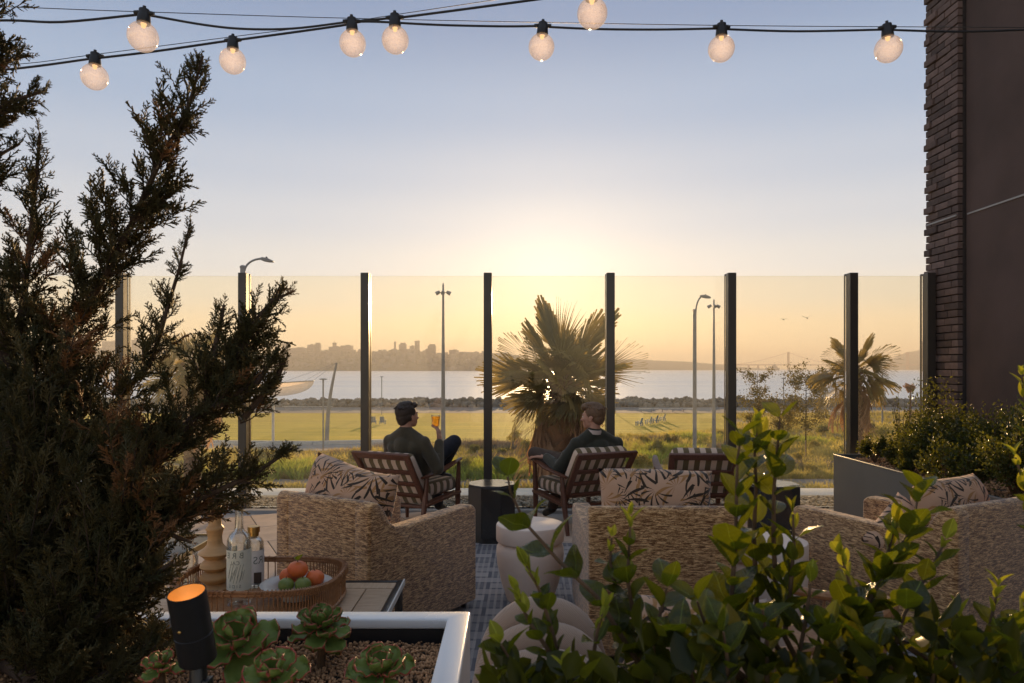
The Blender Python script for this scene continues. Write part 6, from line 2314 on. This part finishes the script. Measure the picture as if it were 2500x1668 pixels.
# ---------------------------------------------------------------- the lit garden spotlight
ul = thing('garden_spotlight', 'black cylinder garden spotlight glowing gold inside beside the cypress', 'spotlight', (P(487, 1660, 1.36).x, 1.36, 0.74))
ax0, ax1 = P(484, 1612, 1.40) - ul.location, P(455, 1446, 1.37) - ul.location
axd = (ax1 - ax0).normalized()
Lb = (ax1 - ax0).length
Mq = axd.to_track_quat('Z', 'Y').to_matrix()
MB().lathe([(0.0, 0.0), (0.033, 0.0), (0.0355, 0.003), (0.0355, Lb * 0.40), (0.0345, Lb * 0.405), (0.0345, Lb * 0.412), (0.0355, Lb * 0.417), (0.0355, Lb), (0.0335, Lb), (0.0335, Lb - 0.03), (0.0, Lb - 0.031)], ax0, 48, Mq).build('housing', M['black'], ul, smooth=True)
MB().lathe([(0.0332, Lb - 0.0008), (0.0325, Lb - 0.015), (0.022, Lb - 0.029), (0.0, Lb - 0.030)], ax0, 40, Mq, cap=False).build('reflector', M['gold_inside'], ul, smooth=True)
M['lamp_face'] = m_emit('spot_lamp_face', (1.0, 0.50, 0.13), 0.5)
MB().lathe([(0.0, Lb - 0.0275), (0.018, Lb - 0.0275), (0.018, Lb - 0.029), (0.0, Lb - 0.029)], ax0, 24, Mq).build('lamp_face', M['lamp_face'], ul)
MB().tube([(0, 0, 0), ax0 * 0.9, ax0 + axd * 0.008], [0.018, 0.017, 0.012], 14).box(ax0 * 0.75 + Vector((0.018, 0, 0)), (0.012, 0.03, 0.03)).build('bracket', M['black'], ul, bevel=0.002)
MB().lathe([(0, 0), (0.003, 0.0), (0.003, 0.002), (0, 0.003)], ax0 + axd * 0.075 + Vector((-0.008, -0.0355, 0)), 10, Matrix.Rotation(R(90), 3, 'X')).build('screw', M['brass'], ul)
sd_ = bpy.data.lights.new('spotlight_lamp', 'POINT')
sd_.energy = 0.016
sd_.color = (1.0, 0.50, 0.16)
sd_.shadow_soft_size = 0.008
so = link(bpy.data.objects.new('spotlight_lamp', sd_))
so.parent = ul
so.location = ax0 + axd * (Lb - 0.016)
so.rotation_euler = (-axd).to_track_quat('Z', 'Y').to_euler()

# a second spotlight of the same kind stands behind the cypress foot, left of the frame
u2 = link(ul.copy())
u2['label'] = 'black garden spotlight hidden low on the left side of the cypress'
for ch in ul.children:
    q = link(ch.copy())
    q.parent = u2
    for c2 in ch.children:
        pass
u2.location = (-1.42, 1.32, 0.74)
u2.rotation_euler = (R(-22), R(8), 0)
ul['group'] = u2['group'] = 'garden spotlights in the white planter'

# ---------------------------------------------------------------- grey planter on the right with boxwood
gp = thing('grey_planter', 'long grey metal planter filled with boxwood along the right wall', 'planter', (3.92, 5.4, 0))
planter_box(gp, -0.62, 0.62, -2.6, 1.90, 0.625, 0.02, M['planter_grey'], rimh=0.02)
MB().box((0, -0.35, 0.30), (1.2, 4.44, 0.56)).build('soil', M['soil'], gp)
n = 6000
gx, gy = RNG.uniform(3.34, 4.5, n), RNG.uniform(3.6, 7.25, n)
np_scatter('bark_mulch', GRV, mats_from(np.column_stack([gx, gy, 0.582 + RNG.uniform(-0.004, 0.01, n)]), RNG.normal(size=(n, 3)), RNG.uniform(0.006, 0.014, n)), M['gravel'], kind='stuff')


def boxwood(px, py, D, r, n, label, h=None, tall=1.0, sprigs=0, leaf=0.03, mat='boxwood'):
    c = P(px, py, D)
    zb = 0.585
    t = thing('boxwood_shrub', label, 'shrub', (c.x, D, zb), 0, 'boxwood shrubs in the grey planter')
    zc = c.z - zb
    cl = []
    sb = MB()
    k_ = max(14, int(n / 130))
    for k in range(k_):
        a, b_ = random.uniform(0, 2 * PI), math.acos(random.uniform(-0.6, 1))
        rr_ = r * random.uniform(0.55, 1.08)
        e = Vector((rr_ * math.sin(b_) * math.cos(a), rr_ * math.sin(b_) * math.sin(a), zc + rr_ * tall * math.cos(b_)))
        e.z = max(e.z, 0.02)
        m = Vector((e.x * 0.4, e.y * 0.4, e.z * 0.5))
        sb.tube([(0, 0, 0), m, e], [0.006, 0.004, 0.0015], 3, cap=False)
        cl.append((m, e))
    for k in range(sprigs):
        a = random.uniform(0, 2 * PI)
        m = Vector((math.cos(a) * r * 0.5, math.sin(a) * r * 0.5, zc + r * 0.6))
        e = m + Vector((random.uniform(-0.1, 0.1), random.uniform(-0.05, 0.05), r * random.uniform(0.5, 0.9)))
        sb.tube([m * 0.5, m, e], [0.004, 0.003, 0.001], 3, cap=False)
        cl.append((m, e))
    sb.build('stem', M['stem'], t)
    idx = RNG.integers(0, len(cl), n)
    f = RNG.random(n) ** 0.8
    A0, B0 = np.array([tuple(c_[0]) for c_ in cl]), np.array([tuple(c_[1]) for c_ in cl])
    p = A0[idx] + (B0[idx] - A0[idx]) * f[:, None] + RNG.normal(0, 1, (n, 3)) * (r * 0.13)
    p[:, 2] = np.maximum(p[:, 2], 0.0)
    d = (B0[idx] - A0[idx])
    d /= np.linalg.norm(d, axis=1, keepdims=True)
    d = d + RNG.normal(0, 0.7, (n, 3))
    V, F = leaf_geo(1.0, 0.28, 0.15, n=2, fold=0.2)
    V = [(a, c2, b2) for a, b2, c2 in V]
    np_scatter('foliage', (V, F), mats_from(p, d, RNG.uniform(0.6, 1.2, n) * leaf), M[mat], parent=t)
    return t


boxwood(2300, 1075, 6.6, 0.38, 14000, 'big dark boxwood clump right against the brick pier', sprigs=3, tall=0.9)
boxwood(2430, 1085, 5.9, 0.37, 11000, 'boxwood clump against the stucco wall, nearer the right edge', tall=0.8)
boxwood(2260, 1085, 6.2, 0.26, 6000, 'rounded boxwood lobe in front of the big clump', tall=0.8)
boxwood(2136, 1090, 6.9, 0.125, 1500, 'small round boxwood nearest the glass, at the planter end')
boxwood(2192, 1105, 6.6, 0.13, 1500, 'second small boxwood from the planter end')
boxwood(2228, 1120, 6.1, 0.12, 1300, 'third small boxwood beside the mulch')
boxwood(2310, 1130, 5.4, 0.19, 2300, 'middle sized boxwood above the golden cushion')
boxwood(2372, 1132, 5.2, 0.16, 2000, 'boxwood right of the golden cushion')
boxwood(2480, 1100, 4.9, 0.30, 4200, 'boxwood cut by the right edge above the armchair')
boxwood(2202, 985, 6.8, 0.10, 120, 'thin leafy shoot standing up against the water', tall=2.0, leaf=0.03)


# ================================================================ FOREGROUND CYPRESS
def spray_mesh(seed):
    """one flat fan of scale-leaved twigs about 7 cm long, along +Z"""
    rnd = random.Random(seed)
    V, F = [], []

    def blade(a, b_, w0, w1, nrm):
        a, b_ = Vector(a), Vector(b_)
        d = (b_ - a).normalized()
        s = d.cross(Vector(nrm)).normalized()
        k = len(V)
        q = Vector(nrm).normalized()
        V.extend([tuple(a + s * w0), tuple(a - s * w0 * 0.5 + q * w0 * 0.87), tuple(a - s * w0 * 0.5 - q * w0 * 0.87), tuple(b_ + s * w1), tuple(b_ - s * w1 * 0.5 + q * w1 * 0.87), tuple(b_ - s * w1 * 0.5 - q * w1 * 0.87)])
        for i in range(3):
            j = (i + 1) % 3
            F.append((k + i, k + j, k + 3 + j, k + 3 + i))
    N = Vector((0, 1, 0))
    p = Vector((0, 0, 0))
    d = Vector((rnd.uniform(-0.1, 0.1), rnd.uniform(-0.1, 0.1), 1)).normalized()
    st = [p]
    for i in range(6):
        d = (d + Vector((rnd.uniform(-0.12, 0.12), rnd.uniform(-0.15, 0.15), 0.05))).normalized()
        q = p + d * 0.0125
        blade(p, q, 0.0024 - 0.0002 * i, 0.0022 - 0.0002 * i, N)
        p = q
        st.append(p)
    for i in range(1, 7):
        for s_ in (-1, 1):
            if rnd.random() < 0.08:
                continue
            L = 0.032 * (1.05 - i / 8.5) * rnd.uniform(0.75, 1.2)
            a = rnd.uniform(0.45, 0.85)
            d1 = (d * math.cos(a) + Vector((s_, rnd.uniform(-0.5, 0.5), 0)) * math.sin(a)).normalized()
            b0 = st[i] - d * 0.006 * rnd.random()
            e = b0 + d1 * L
            blade(b0, e, 0.0021, 0.0015, N)
            for j in range(3):
                f = 0.3 + 0.27 * j
                s2 = -1 if j % 2 else 1
                d2 = (d1 * 0.8 + Vector((s2 * rnd.uniform(0.3, 0.8), rnd.uniform(-0.6, 0.6), rnd.uniform(0, 0.5)))).normalized()
                c = b0 + d1 * L * f
                blade(c, c + d2 * L * rnd.uniform(0.3, 0.55), 0.0019, 0.0012, N)
    return np.array(V), np.array(F)


LIMBS = [  # [(x, y in display pixels of the photograph at 0.94, distance)], foliage half width in those pixels, branchlets
    ([(40, 1120, 2.15), (120, 830, 2.1), (225, 660, 2.05), (300, 520, 2.0), (365, 375, 1.95), (430, 255, 1.9), (466, 128, 1.88)], [100, 105, 100, 88, 74, 50, 10], 150),
    ([(150, 1060, 1.9), (260, 930, 1.95), (350, 825, 1.98), (385, 705, 2.0), (412, 615, 2.0), (434, 522, 2.0)], [90, 75, 48, 30, 20, 7], 58),
    ([(240, 1160, 1.9), (400, 1010, 1.95), (500, 890, 2.0), (556, 800, 2.0), (590, 740, 2.0)], [110, 100, 80, 52, 30], 84),
    ([(556, 800, 2.0), (590, 735, 2.0), (625, 690, 2.0), (676, 668, 2.0)], [50, 42, 30, 6], 26),
    ([(480, 900, 1.98), (495, 790, 2.0), (515, 700, 2.02)], [60, 42, 8], 24),
    ([(500, 930, 1.95), (590, 880, 1.95), (640, 800, 1.95)], [75, 50, 12], 28),
    ([(560, 960, 1.97), (640, 860, 1.97), (652, 830, 1.97)], [60, 26, 8], 14),
    ([(200, 1260, 1.8), (380, 1180, 1.85), (490, 1130, 1.88), (580, 1090, 1.9), (640, 1050, 1.9), (672, 1028, 1.9)], [110, 80, 58, 34, 13, 3], 80),
    ([(20, 920, 2.1), (55, 680, 2.1), (75, 500, 2.1), (92, 305, 2.1)], [115, 90, 55, 8], 66),
    ([(-120, 520, 2.0), (-70, 260, 1.95), (-40, 80, 1.9), (-20, -80, 1.9)], [120, 95, 90, 80], 60),
    ([(-70, 300, 1.95), (20, 235, 1.95), (104, 208, 1.95)], [62, 44, 8], 22),
    ([(-60, 120, 1.95), (10, 140, 1.95), (66, 128, 1.95)], [50, 34, 8], 14),
    ([(-70, 470, 2.0), (-10, 360, 2.0), (45, 330, 2.0)], [60, 36, 8], 14),
    ([(0, 1560, 1.75), (50, 1300, 1.8), (90, 1080, 1.9), (110, 900, 2.0)], [210, 210, 190, 150], 190),
    ([(130, 1590, 1.7), (230, 1380, 1.75), (300, 1180, 1.82), (340, 1010, 1.9)], [170, 160, 150, 130], 160),
    ([(60, 1560, 1.65), (200, 1440, 1.68), (300, 1360, 1.7), (395, 1290, 1.72)], [115, 95, 60, 16], 74),
    ([(120, 1600, 1.62), (260, 1540, 1.64), (340, 1500, 1.66), (392, 1470, 1.68)], [100, 70, 48, 16], 50),
    ([(300, 1180, 1.8), (400, 1230, 1.8), (440, 1245, 1.8)], [70, 26, 8], 18),
    ([(60, 760, 2.2), (150, 720, 2.2), (260, 690, 2.2)], [50, 35, 15], 16),
]
cyp_base = Vector((P(20, 1668, 1.72).x - 0.22, 1.72, 0.74))
cy = thing('cypress_tree', 'large dark cypress with feathery upswept branches filling the left side', 'tree', tuple(cyp_base))
wood, twig = MB(), MB()
SP, SD_, SS, SR = [], [], [], []
random.seed(31)
trunk_pts = [cyp_base, Pd(-20, 1500, 1.75), Pd(0, 1300, 1.85), Pd(30, 1100, 2.0), Pd(10, 850, 2.1), Pd(-40, 600, 2.1), Pd(-80, 300, 2.0), Pd(-90, 0, 1.95)]
wood.tube([p - cyp_base for p in trunk_pts], [0.06, 0.055, 0.05, 0.042, 0.034, 0.026, 0.018, 0.01], 9)
for li, (pts, hw, nb) in enumerate(LIMBS):
    W3 = [Pd(*p) for p in pts]
    near = min(trunk_pts[1:], key=lambda q: (q - W3[0]).length)
    r0 = 0.006 + 0.00009 * sum(hw) / len(hw) * 1.4
    chain = ([near] if (near - W3[0]).length < 0.6 else []) + W3
    wood.tube([p - cyp_base for p in chain], [max(0.0022, r0 * (1 - i / len(chain)) ** 0.8) for i in range(len(chain))], 7)
    seg = [(W3[i + 1] - W3[i]).length for i in range(len(W3) - 1)]
    tot = sum(seg)
    for k in range(nb):
        u = (k + random.random()) / nb * tot
        if random.random() < 0.7:                      # side shoots come in tufts with gaps between
            cell = tot / max(3, int(tot / 0.085))
            u = min(tot * 0.999, (math.floor(u / cell) + 0.5 + random.gauss(0, 0.16)) * cell)
            u = max(u, 0.0)
        i = 0
        while i < len(seg) - 1 and u > seg[i]:
            u -= seg[i]
            i += 1
        f = min(1, u / seg[i])
        p = W3[i].lerp(W3[i + 1], f)
        h = (hw[i] * (1 - f) + hw[i + 1] * f) / 0.94 / FPX * p.y
        ax = (W3[i + 1] - W3[i]).normalized()
        side = ax.cross(Vector((random.gauss(0, 1), random.gauss(0, 1) * 0.8, random.gauss(0, 1)))).normalized()
        L = h * random.uniform(0.38, 1.2) * 1.15
        dr = (side * 0.85 + ax * random.uniform(0.35, 0.9) + Vector((0, 0, 0.18))).normalized()
        st = p - ax * L * 0.35
        q1 = st + dr * L * 0.5 + Vector((0, 0, -0.02 * L))
        q2 = st + dr * L + Vector((0, 0, 0.10 * L)) + ax * 0.12 * L
        if L > 0.03:
            twig.tube([st - cyp_base, q1 - cyp_base, q2 - cyp_base], [0.0028, 0.002, 0.0011], 3, cap=False)
        ns = max(2, int(L / 0.0145))
        for s in range(ns):
            g = 0.22 + 0.78 * (s + random.random()) / ns
            pp = (1 - g) ** 2 * st + 2 * g * (1 - g) * q1 + g * g * q2
            dd = ((q2 - q1).normalized() * random.uniform(0.5, 1.1) + ax * 0.25 + Vector((random.gauss(0, 0.42), random.gauss(0, 0.42), random.gauss(0, 0.42) + 0.12))).normalized()
            SP.append(tuple(pp - cyp_base))
            SD_.append(tuple(dd))
            SS.append(random.uniform(0.55, 1.05) * min(1.0, 0.45 + h * 9))
            SR.append(min(1, max(0, random.gauss(0.42, 0.18) + (0.5 if math.sin(SP[-1][0] * 9 + SP[-1][2] * 7) > 0.86 and random.random() < 0.6 else 0))))  # lifts clumps of sprays into the painted warm-lit tint
wood.build('trunk', M['bark'], cy, smooth=True)
o = twig.build('twigs', M['bark'], cy)
o['kind'] = 'stuff'
SP, SD_, SS, SR = np.array(SP), np.array(SD_), np.array(SS), np.array(SR)
print('cypress sprays', len(SP))
for v in range(3):
    sel = np.arange(len(SP)) % 3 == v
    o = np_scatter('sprays', spray_mesh(40 + v), mats_from(SP[sel], SD_[sel], SS[sel]), M['cypress'], rnd=SR[sel], parent=cy, kind='stuff')


# ================================================================ FOREGROUND BROAD-LEAVED SHRUB
LEAVES = []
for s, (w_, cu, fo, wa) in enumerate([(0.34, 0.10, 0.14, 0.05), (0.37, 0.32, 0.10, 0.09), (0.28, -0.15, 0.2, 0.04), (0.40, 0.05, 0.08, 0.12), (0.32, 0.45, 0.16, 0.06), (0.35, 0.0, 0.28, 0.03), (0.42, 0.2, 0.12, 0.10)]):
    V, F = leaf_geo(1.0, w_, cu, n=10, fold=fo, wav=wa)
    me = raw_mesh('leaf', V, F, True, M['bigleaf'])
    V2, F2 = leaf_geo(1.0, w_ * 0.72, cu, n=8, fold=0.25)
    me2 = raw_mesh('young_leaf', V2, F2, True, M['newleaf'])
    LEAVES.append((me, me2))

rb = thing('dark_planter', 'dark planter trough under the leafy shrub in the foreground', 'planter', (1.25, 0.85, 0))
planter_box(rb, -1.2, 1.25, -0.45, 0.42, 0.80, 0.03, M['planter_grey'])
MB().box((0.02, -0.02, 0.42), (2.4, 0.82, 0.66)).build('soil', M['soil'], rb)

random.seed(77)


def shrub(label, base, stems):
    """stems: list of (points [(x, y, D) display pixels], leaf length m, pairs, young tips)"""
    bx = Vector(base)
    t = thing('leafy_shrub', label, 'shrub', tuple(bx), 0, 'broad leaved shrubs in the foreground planter')
    wd = MB()
    cnt = 0
    for (pts, LL, gap, young) in stems:
        W3 = [Pd(*p) for p in pts]
        path = W3 + [bx + Vector((random.uniform(-0.05, 0.05), random.uniform(-0.05, 0.05), 0))]
        n = len(path)
        wd.tube([p - bx for p in path], [0.0016 + 0.0045 * (i / n) for i in range(n)], 6)
        d_all = 0.0
        carry = 0.0
        rollang = random.uniform(0, PI)
        total = sum((W3[i + 1] - W3[i]).length for i in range(len(W3) - 1))
        for i in range(len(W3) - 1):
            a, b_ = W3[i], W3[i + 1]
            L = (b_ - a).length
            dn = (a - b_).normalized()                 # towards the tip
            u = carry
            while u < L:
                p = a.lerp(b_, u / L)
                age = (d_all + u)
                isy = age < young
                f = 0.78 + 0.22 * min(1, age / 0.12)
                ll = LL * f * random.uniform(0.6, 1.2) * 0.98
                rollang += PI / 2 + random.uniform(-0.5, 0.5)
                ref = dn.cross(Vector((0, 1, 0.1))).normalized()
                for s in (0, PI):
                    if not isy and random.random() < 0.06:
                        continue
                    side = Matrix.Rotation(rollang + s + random.uniform(-0.3, 0.3), 3, dn) @ ref
                    openness = random.uniform(0.55, 1.0) if not isy else random.uniform(0.15, 0.5)
                    ld = (dn * math.cos(openness) + side * math.sin(openness) + Vector((0, 0, 0.12 if not isy else 0.3))).normalized()
                    nrm = (dn * 0.8 + Vector((0, 0, 0.5)) - side * 0.5 + Vector((random.gauss(0, .35), random.gauss(0, .35), random.gauss(0, .25))))
                    zz = (nrm - ld * nrm.dot(ld)).normalized()
                    xx = ld.cross(zz)
                    pair = random.choice(LEAVES)
                    me = pair[1] if isy else pair[0]
                    o = mesh_obj('young_leaf' if isy else 'leaf', me, None, t)
                    Mx = Matrix((xx, ld, zz)).transposed().to_4x4()
                    Mx = Matrix.Translation(p - bx + ld * 0.003) @ Mx @ Matrix.Scale(ll * (0.8 if isy else 1.0), 4)
                    o.matrix_local = Mx
                    cnt += 1
                u += gap * random.uniform(0.75, 1.25) * (0.8 if isy else 1.0)
            carry = u - L
            d_all += L
    wd.build('stem', M['stem'], t, smooth=True)
    return t


g1, g2 = 0.026, 0.030
shrub('leafy shrub with one long bare stem arching left over the drum table', (0.28, 1.12, 0.80), [
    ([(1165, 1095, 1.12), (1172, 1130, 1.12), (1205, 1200, 1.12), (1285, 1290, 1.10), (1370, 1370, 1.08), (1420, 1450, 1.08), (1470, 1530, 1.08)], 0.056, 0.046, 0.0),
    ([(1448, 1185, 1.10), (1444, 1250, 1.10), (1440, 1330, 1.10), (1455, 1420, 1.10), (1475, 1530, 1.10)], 0.052, g2, 0.045),
    ([(1404, 1235, 1.12), (1400, 1290, 1.12), (1420, 1380, 1.12), (1450, 1480, 1.12)], 0.045, g2, 0.04),
    ([(1208, 1300, 1.06), (1236, 1350, 1.06), (1262, 1430, 1.06), (1280, 1500, 1.06)], 0.044, 0.024, 0.05),
    ([(1185, 1360, 1.04), (1210, 1420, 1.04), (1250, 1480, 1.04), (1290, 1540, 1.05)], 0.042, 0.024, 0.045),
    ([(1385, 1400, 1.02), (1370, 1450, 1.02), (1360, 1520, 1.02)], 0.042, 0.024, 0.04),
    ([(1150, 1480, 0.98), (1180, 1530, 0.98), (1215, 1590, 0.98)], 0.052, g1, 0.02),
    ([(1300, 1540, 0.96), (1330, 1580, 0.97), (1350, 1640, 0.98)], 0.052, g1, 0.01),
    ([(1530, 1350, 1.04), (1510, 1430, 1.04), (1500, 1520, 1.04)], 0.058, g2, 0.0),
])
shrub('leafy shrub with two tall upright stems rising in front of the middle armchair', (0.62, 1.12, 0.80), [
    ([(1700, 1000, 1.12), (1692, 1060, 1.12), (1690, 1150, 1.12), (1688, 1250, 1.12), (1680, 1350, 1.12), (1680, 1450, 1.12), (1690, 1540, 1.12)], 0.064, g1, 0.0),
    ([(1738, 985, 1.16), (1732, 1040, 1.16), (1735, 1120, 1.16), (1730, 1230, 1.16), (1735, 1350, 1.16), (1740, 1480, 1.15)], 0.060, g2, 0.03),
    ([(1790, 960, 1.14), (1782, 1050, 1.14), (1776, 1130, 1.14), (1775, 1230, 1.14), (1780, 1340, 1.14), (1780, 1480, 1.13)], 0.056, 0.036, 0.0),
    ([(1820, 1180, 1.10), (1822, 1250, 1.10), (1815, 1340, 1.10), (1800, 1460, 1.10)], 0.052, g1, 0.03),
    ([(1600, 1380, 1.04), (1620, 1440, 1.04), (1650, 1520, 1.05)], 0.062, g1, 0.0),
    ([(1750, 1400, 1.0), (1760, 1470, 1.0), (1760, 1560, 1.0)], 0.058, g1, 0.0),
    ([(1860, 1340, 1.04), (1850, 1420, 1.04), (1830, 1520, 1.04)], 0.056, g1, 0.02),
    ([(1560, 1460, 0.98), (1580, 1520, 0.98), (1600, 1600, 0.98)], 0.062, g1, 0.0),
    ([(1660, 1450, 0.94), (1670, 1520, 0.94), (1670, 1600, 0.95)], 0.058, g1, 0.0),
])
shrub('leafy shrub leaning right with sunlit tips below the golden cushion', (0.98, 1.12, 0.80), [
    ([(2110, 1125, 1.16), (2095, 1200, 1.15), (2060, 1270, 1.14), (2010, 1350, 1.12), (1960, 1440, 1.10), (1925, 1540, 1.08)], 0.070, g1, 0.0),
    ([(2055, 1205, 1.16), (2040, 1260, 1.15), (2015, 1330, 1.13), (1990, 1420, 1.11)], 0.050, g1, 0.05),
    ([(1930, 1275, 1.10), (1950, 1340, 1.10), (1950, 1430, 1.09), (1940, 1530, 1.08)], 0.056, g1, 0.05),
    ([(2170, 1240, 1.16), (2140, 1300, 1.15), (2090, 1380, 1.12), (2040, 1480, 1.10)], 0.054, g1, 0.03),
    ([(2080, 1400, 1.04), (2060, 1460, 1.04), (2040, 1560, 1.04)], 0.060, g1, 0.0),
    ([(1900, 1440, 1.0), (1910, 1500, 1.0), (1920, 1590, 1.0)], 0.058, g1, 0.0),
    ([(1985, 1460, 0.97), (1990, 1530, 0.97), (1980, 1600, 0.97)], 0.060, g1, 0.0),
])
shrub('leafy shrub in the bottom right corner with bright tips entering from the right', (1.45, 1.12, 0.80), [
    ([(2345, 865, 1.20), (2352, 930, 1.20), (2372, 1020, 1.20), (2392, 1120, 1.18), (2400, 1260, 1.17)], 0.050, g1, 0.06),
    ([(2330, 1050, 1.18), (2350, 1110, 1.18), (2385, 1200, 1.18), (2400, 1300, 1.17)], 0.050, g1, 0.07),
    ([(2290, 1350, 1.12), (2275, 1420, 1.12), (2260, 1500, 1.12), (2240, 1580, 1.1)], 0.052, g2, 0.05),
    ([(2200, 1420, 1.10), (2190, 1480, 1.10), (2190, 1560, 1.08)], 0.050, g1, 0.05),
    ([(2350, 1390, 1.08), (2330, 1460, 1.08), (2310, 1560, 1.08)], 0.056, g1, 0.03),
    ([(2150, 1510, 1.0), (2140, 1560, 1.0), (2130, 1620, 1.0)], 0.058, g1, 0.0),
    ([(2250, 1490, 0.98), (2240, 1550, 0.98), (2230, 1620, 0.98)], 0.058, g1, 0.0),
    ([(2340, 1500, 0.96), (2330, 1560, 0.96), (2320, 1620, 0.96)], 0.058, g1, 0.0),
])
# deep undergrowth of the same shrubs, uncountable and mostly in the dark
V, F = leaf_geo(1.0, 0.30, 0.1, n=4, fold=0.14)
V = [(a, c2, b2) for a, b2, c2 in V]
pos = []
for k in range(950):
    x_ = random.uniform(1130, 2420)
    edge_ = 1490 + 50 * math.sin(x_ * 0.011) + 26 * math.sin(x_ * 0.037)
    if x_ < 1560:
        edge_ += 55 * (1560 - x_) / 400
    y_ = random.uniform(edge_, 1720)
    pos.append(tuple(Pd(x_, y_, random.uniform(0.92, 1.30))))
dirs = np.column_stack([RNG.normal(0, 0.6, len(pos)), RNG.normal(0, 0.6, len(pos)), RNG.uniform(0.1, 1.2, len(pos))])
M['underleaf'] = leafmat('undergrowth_leaf', (0.016, 0.022, 0.005), (0.045, 0.052, 0.009), (0.32, 0.32, 0.012), 0.35, 0.28, spec=0.25, attr=True, scale=20)
tag(np_scatter('shrub_undergrowth', (V, F), mats_from(pos, dirs, RNG.uniform(0.035, 0.062, len(pos))), M['underleaf'], kind='stuff', smooth=True), 'dense lower leaves of the foreground shrubs')
# vase of dried leaves peeping over the cypress branch
print('objects', len(bpy.data.objects), 'tris', sum(len(o.data.polygons) for o in COL.objects if o.type == 'MESH'))
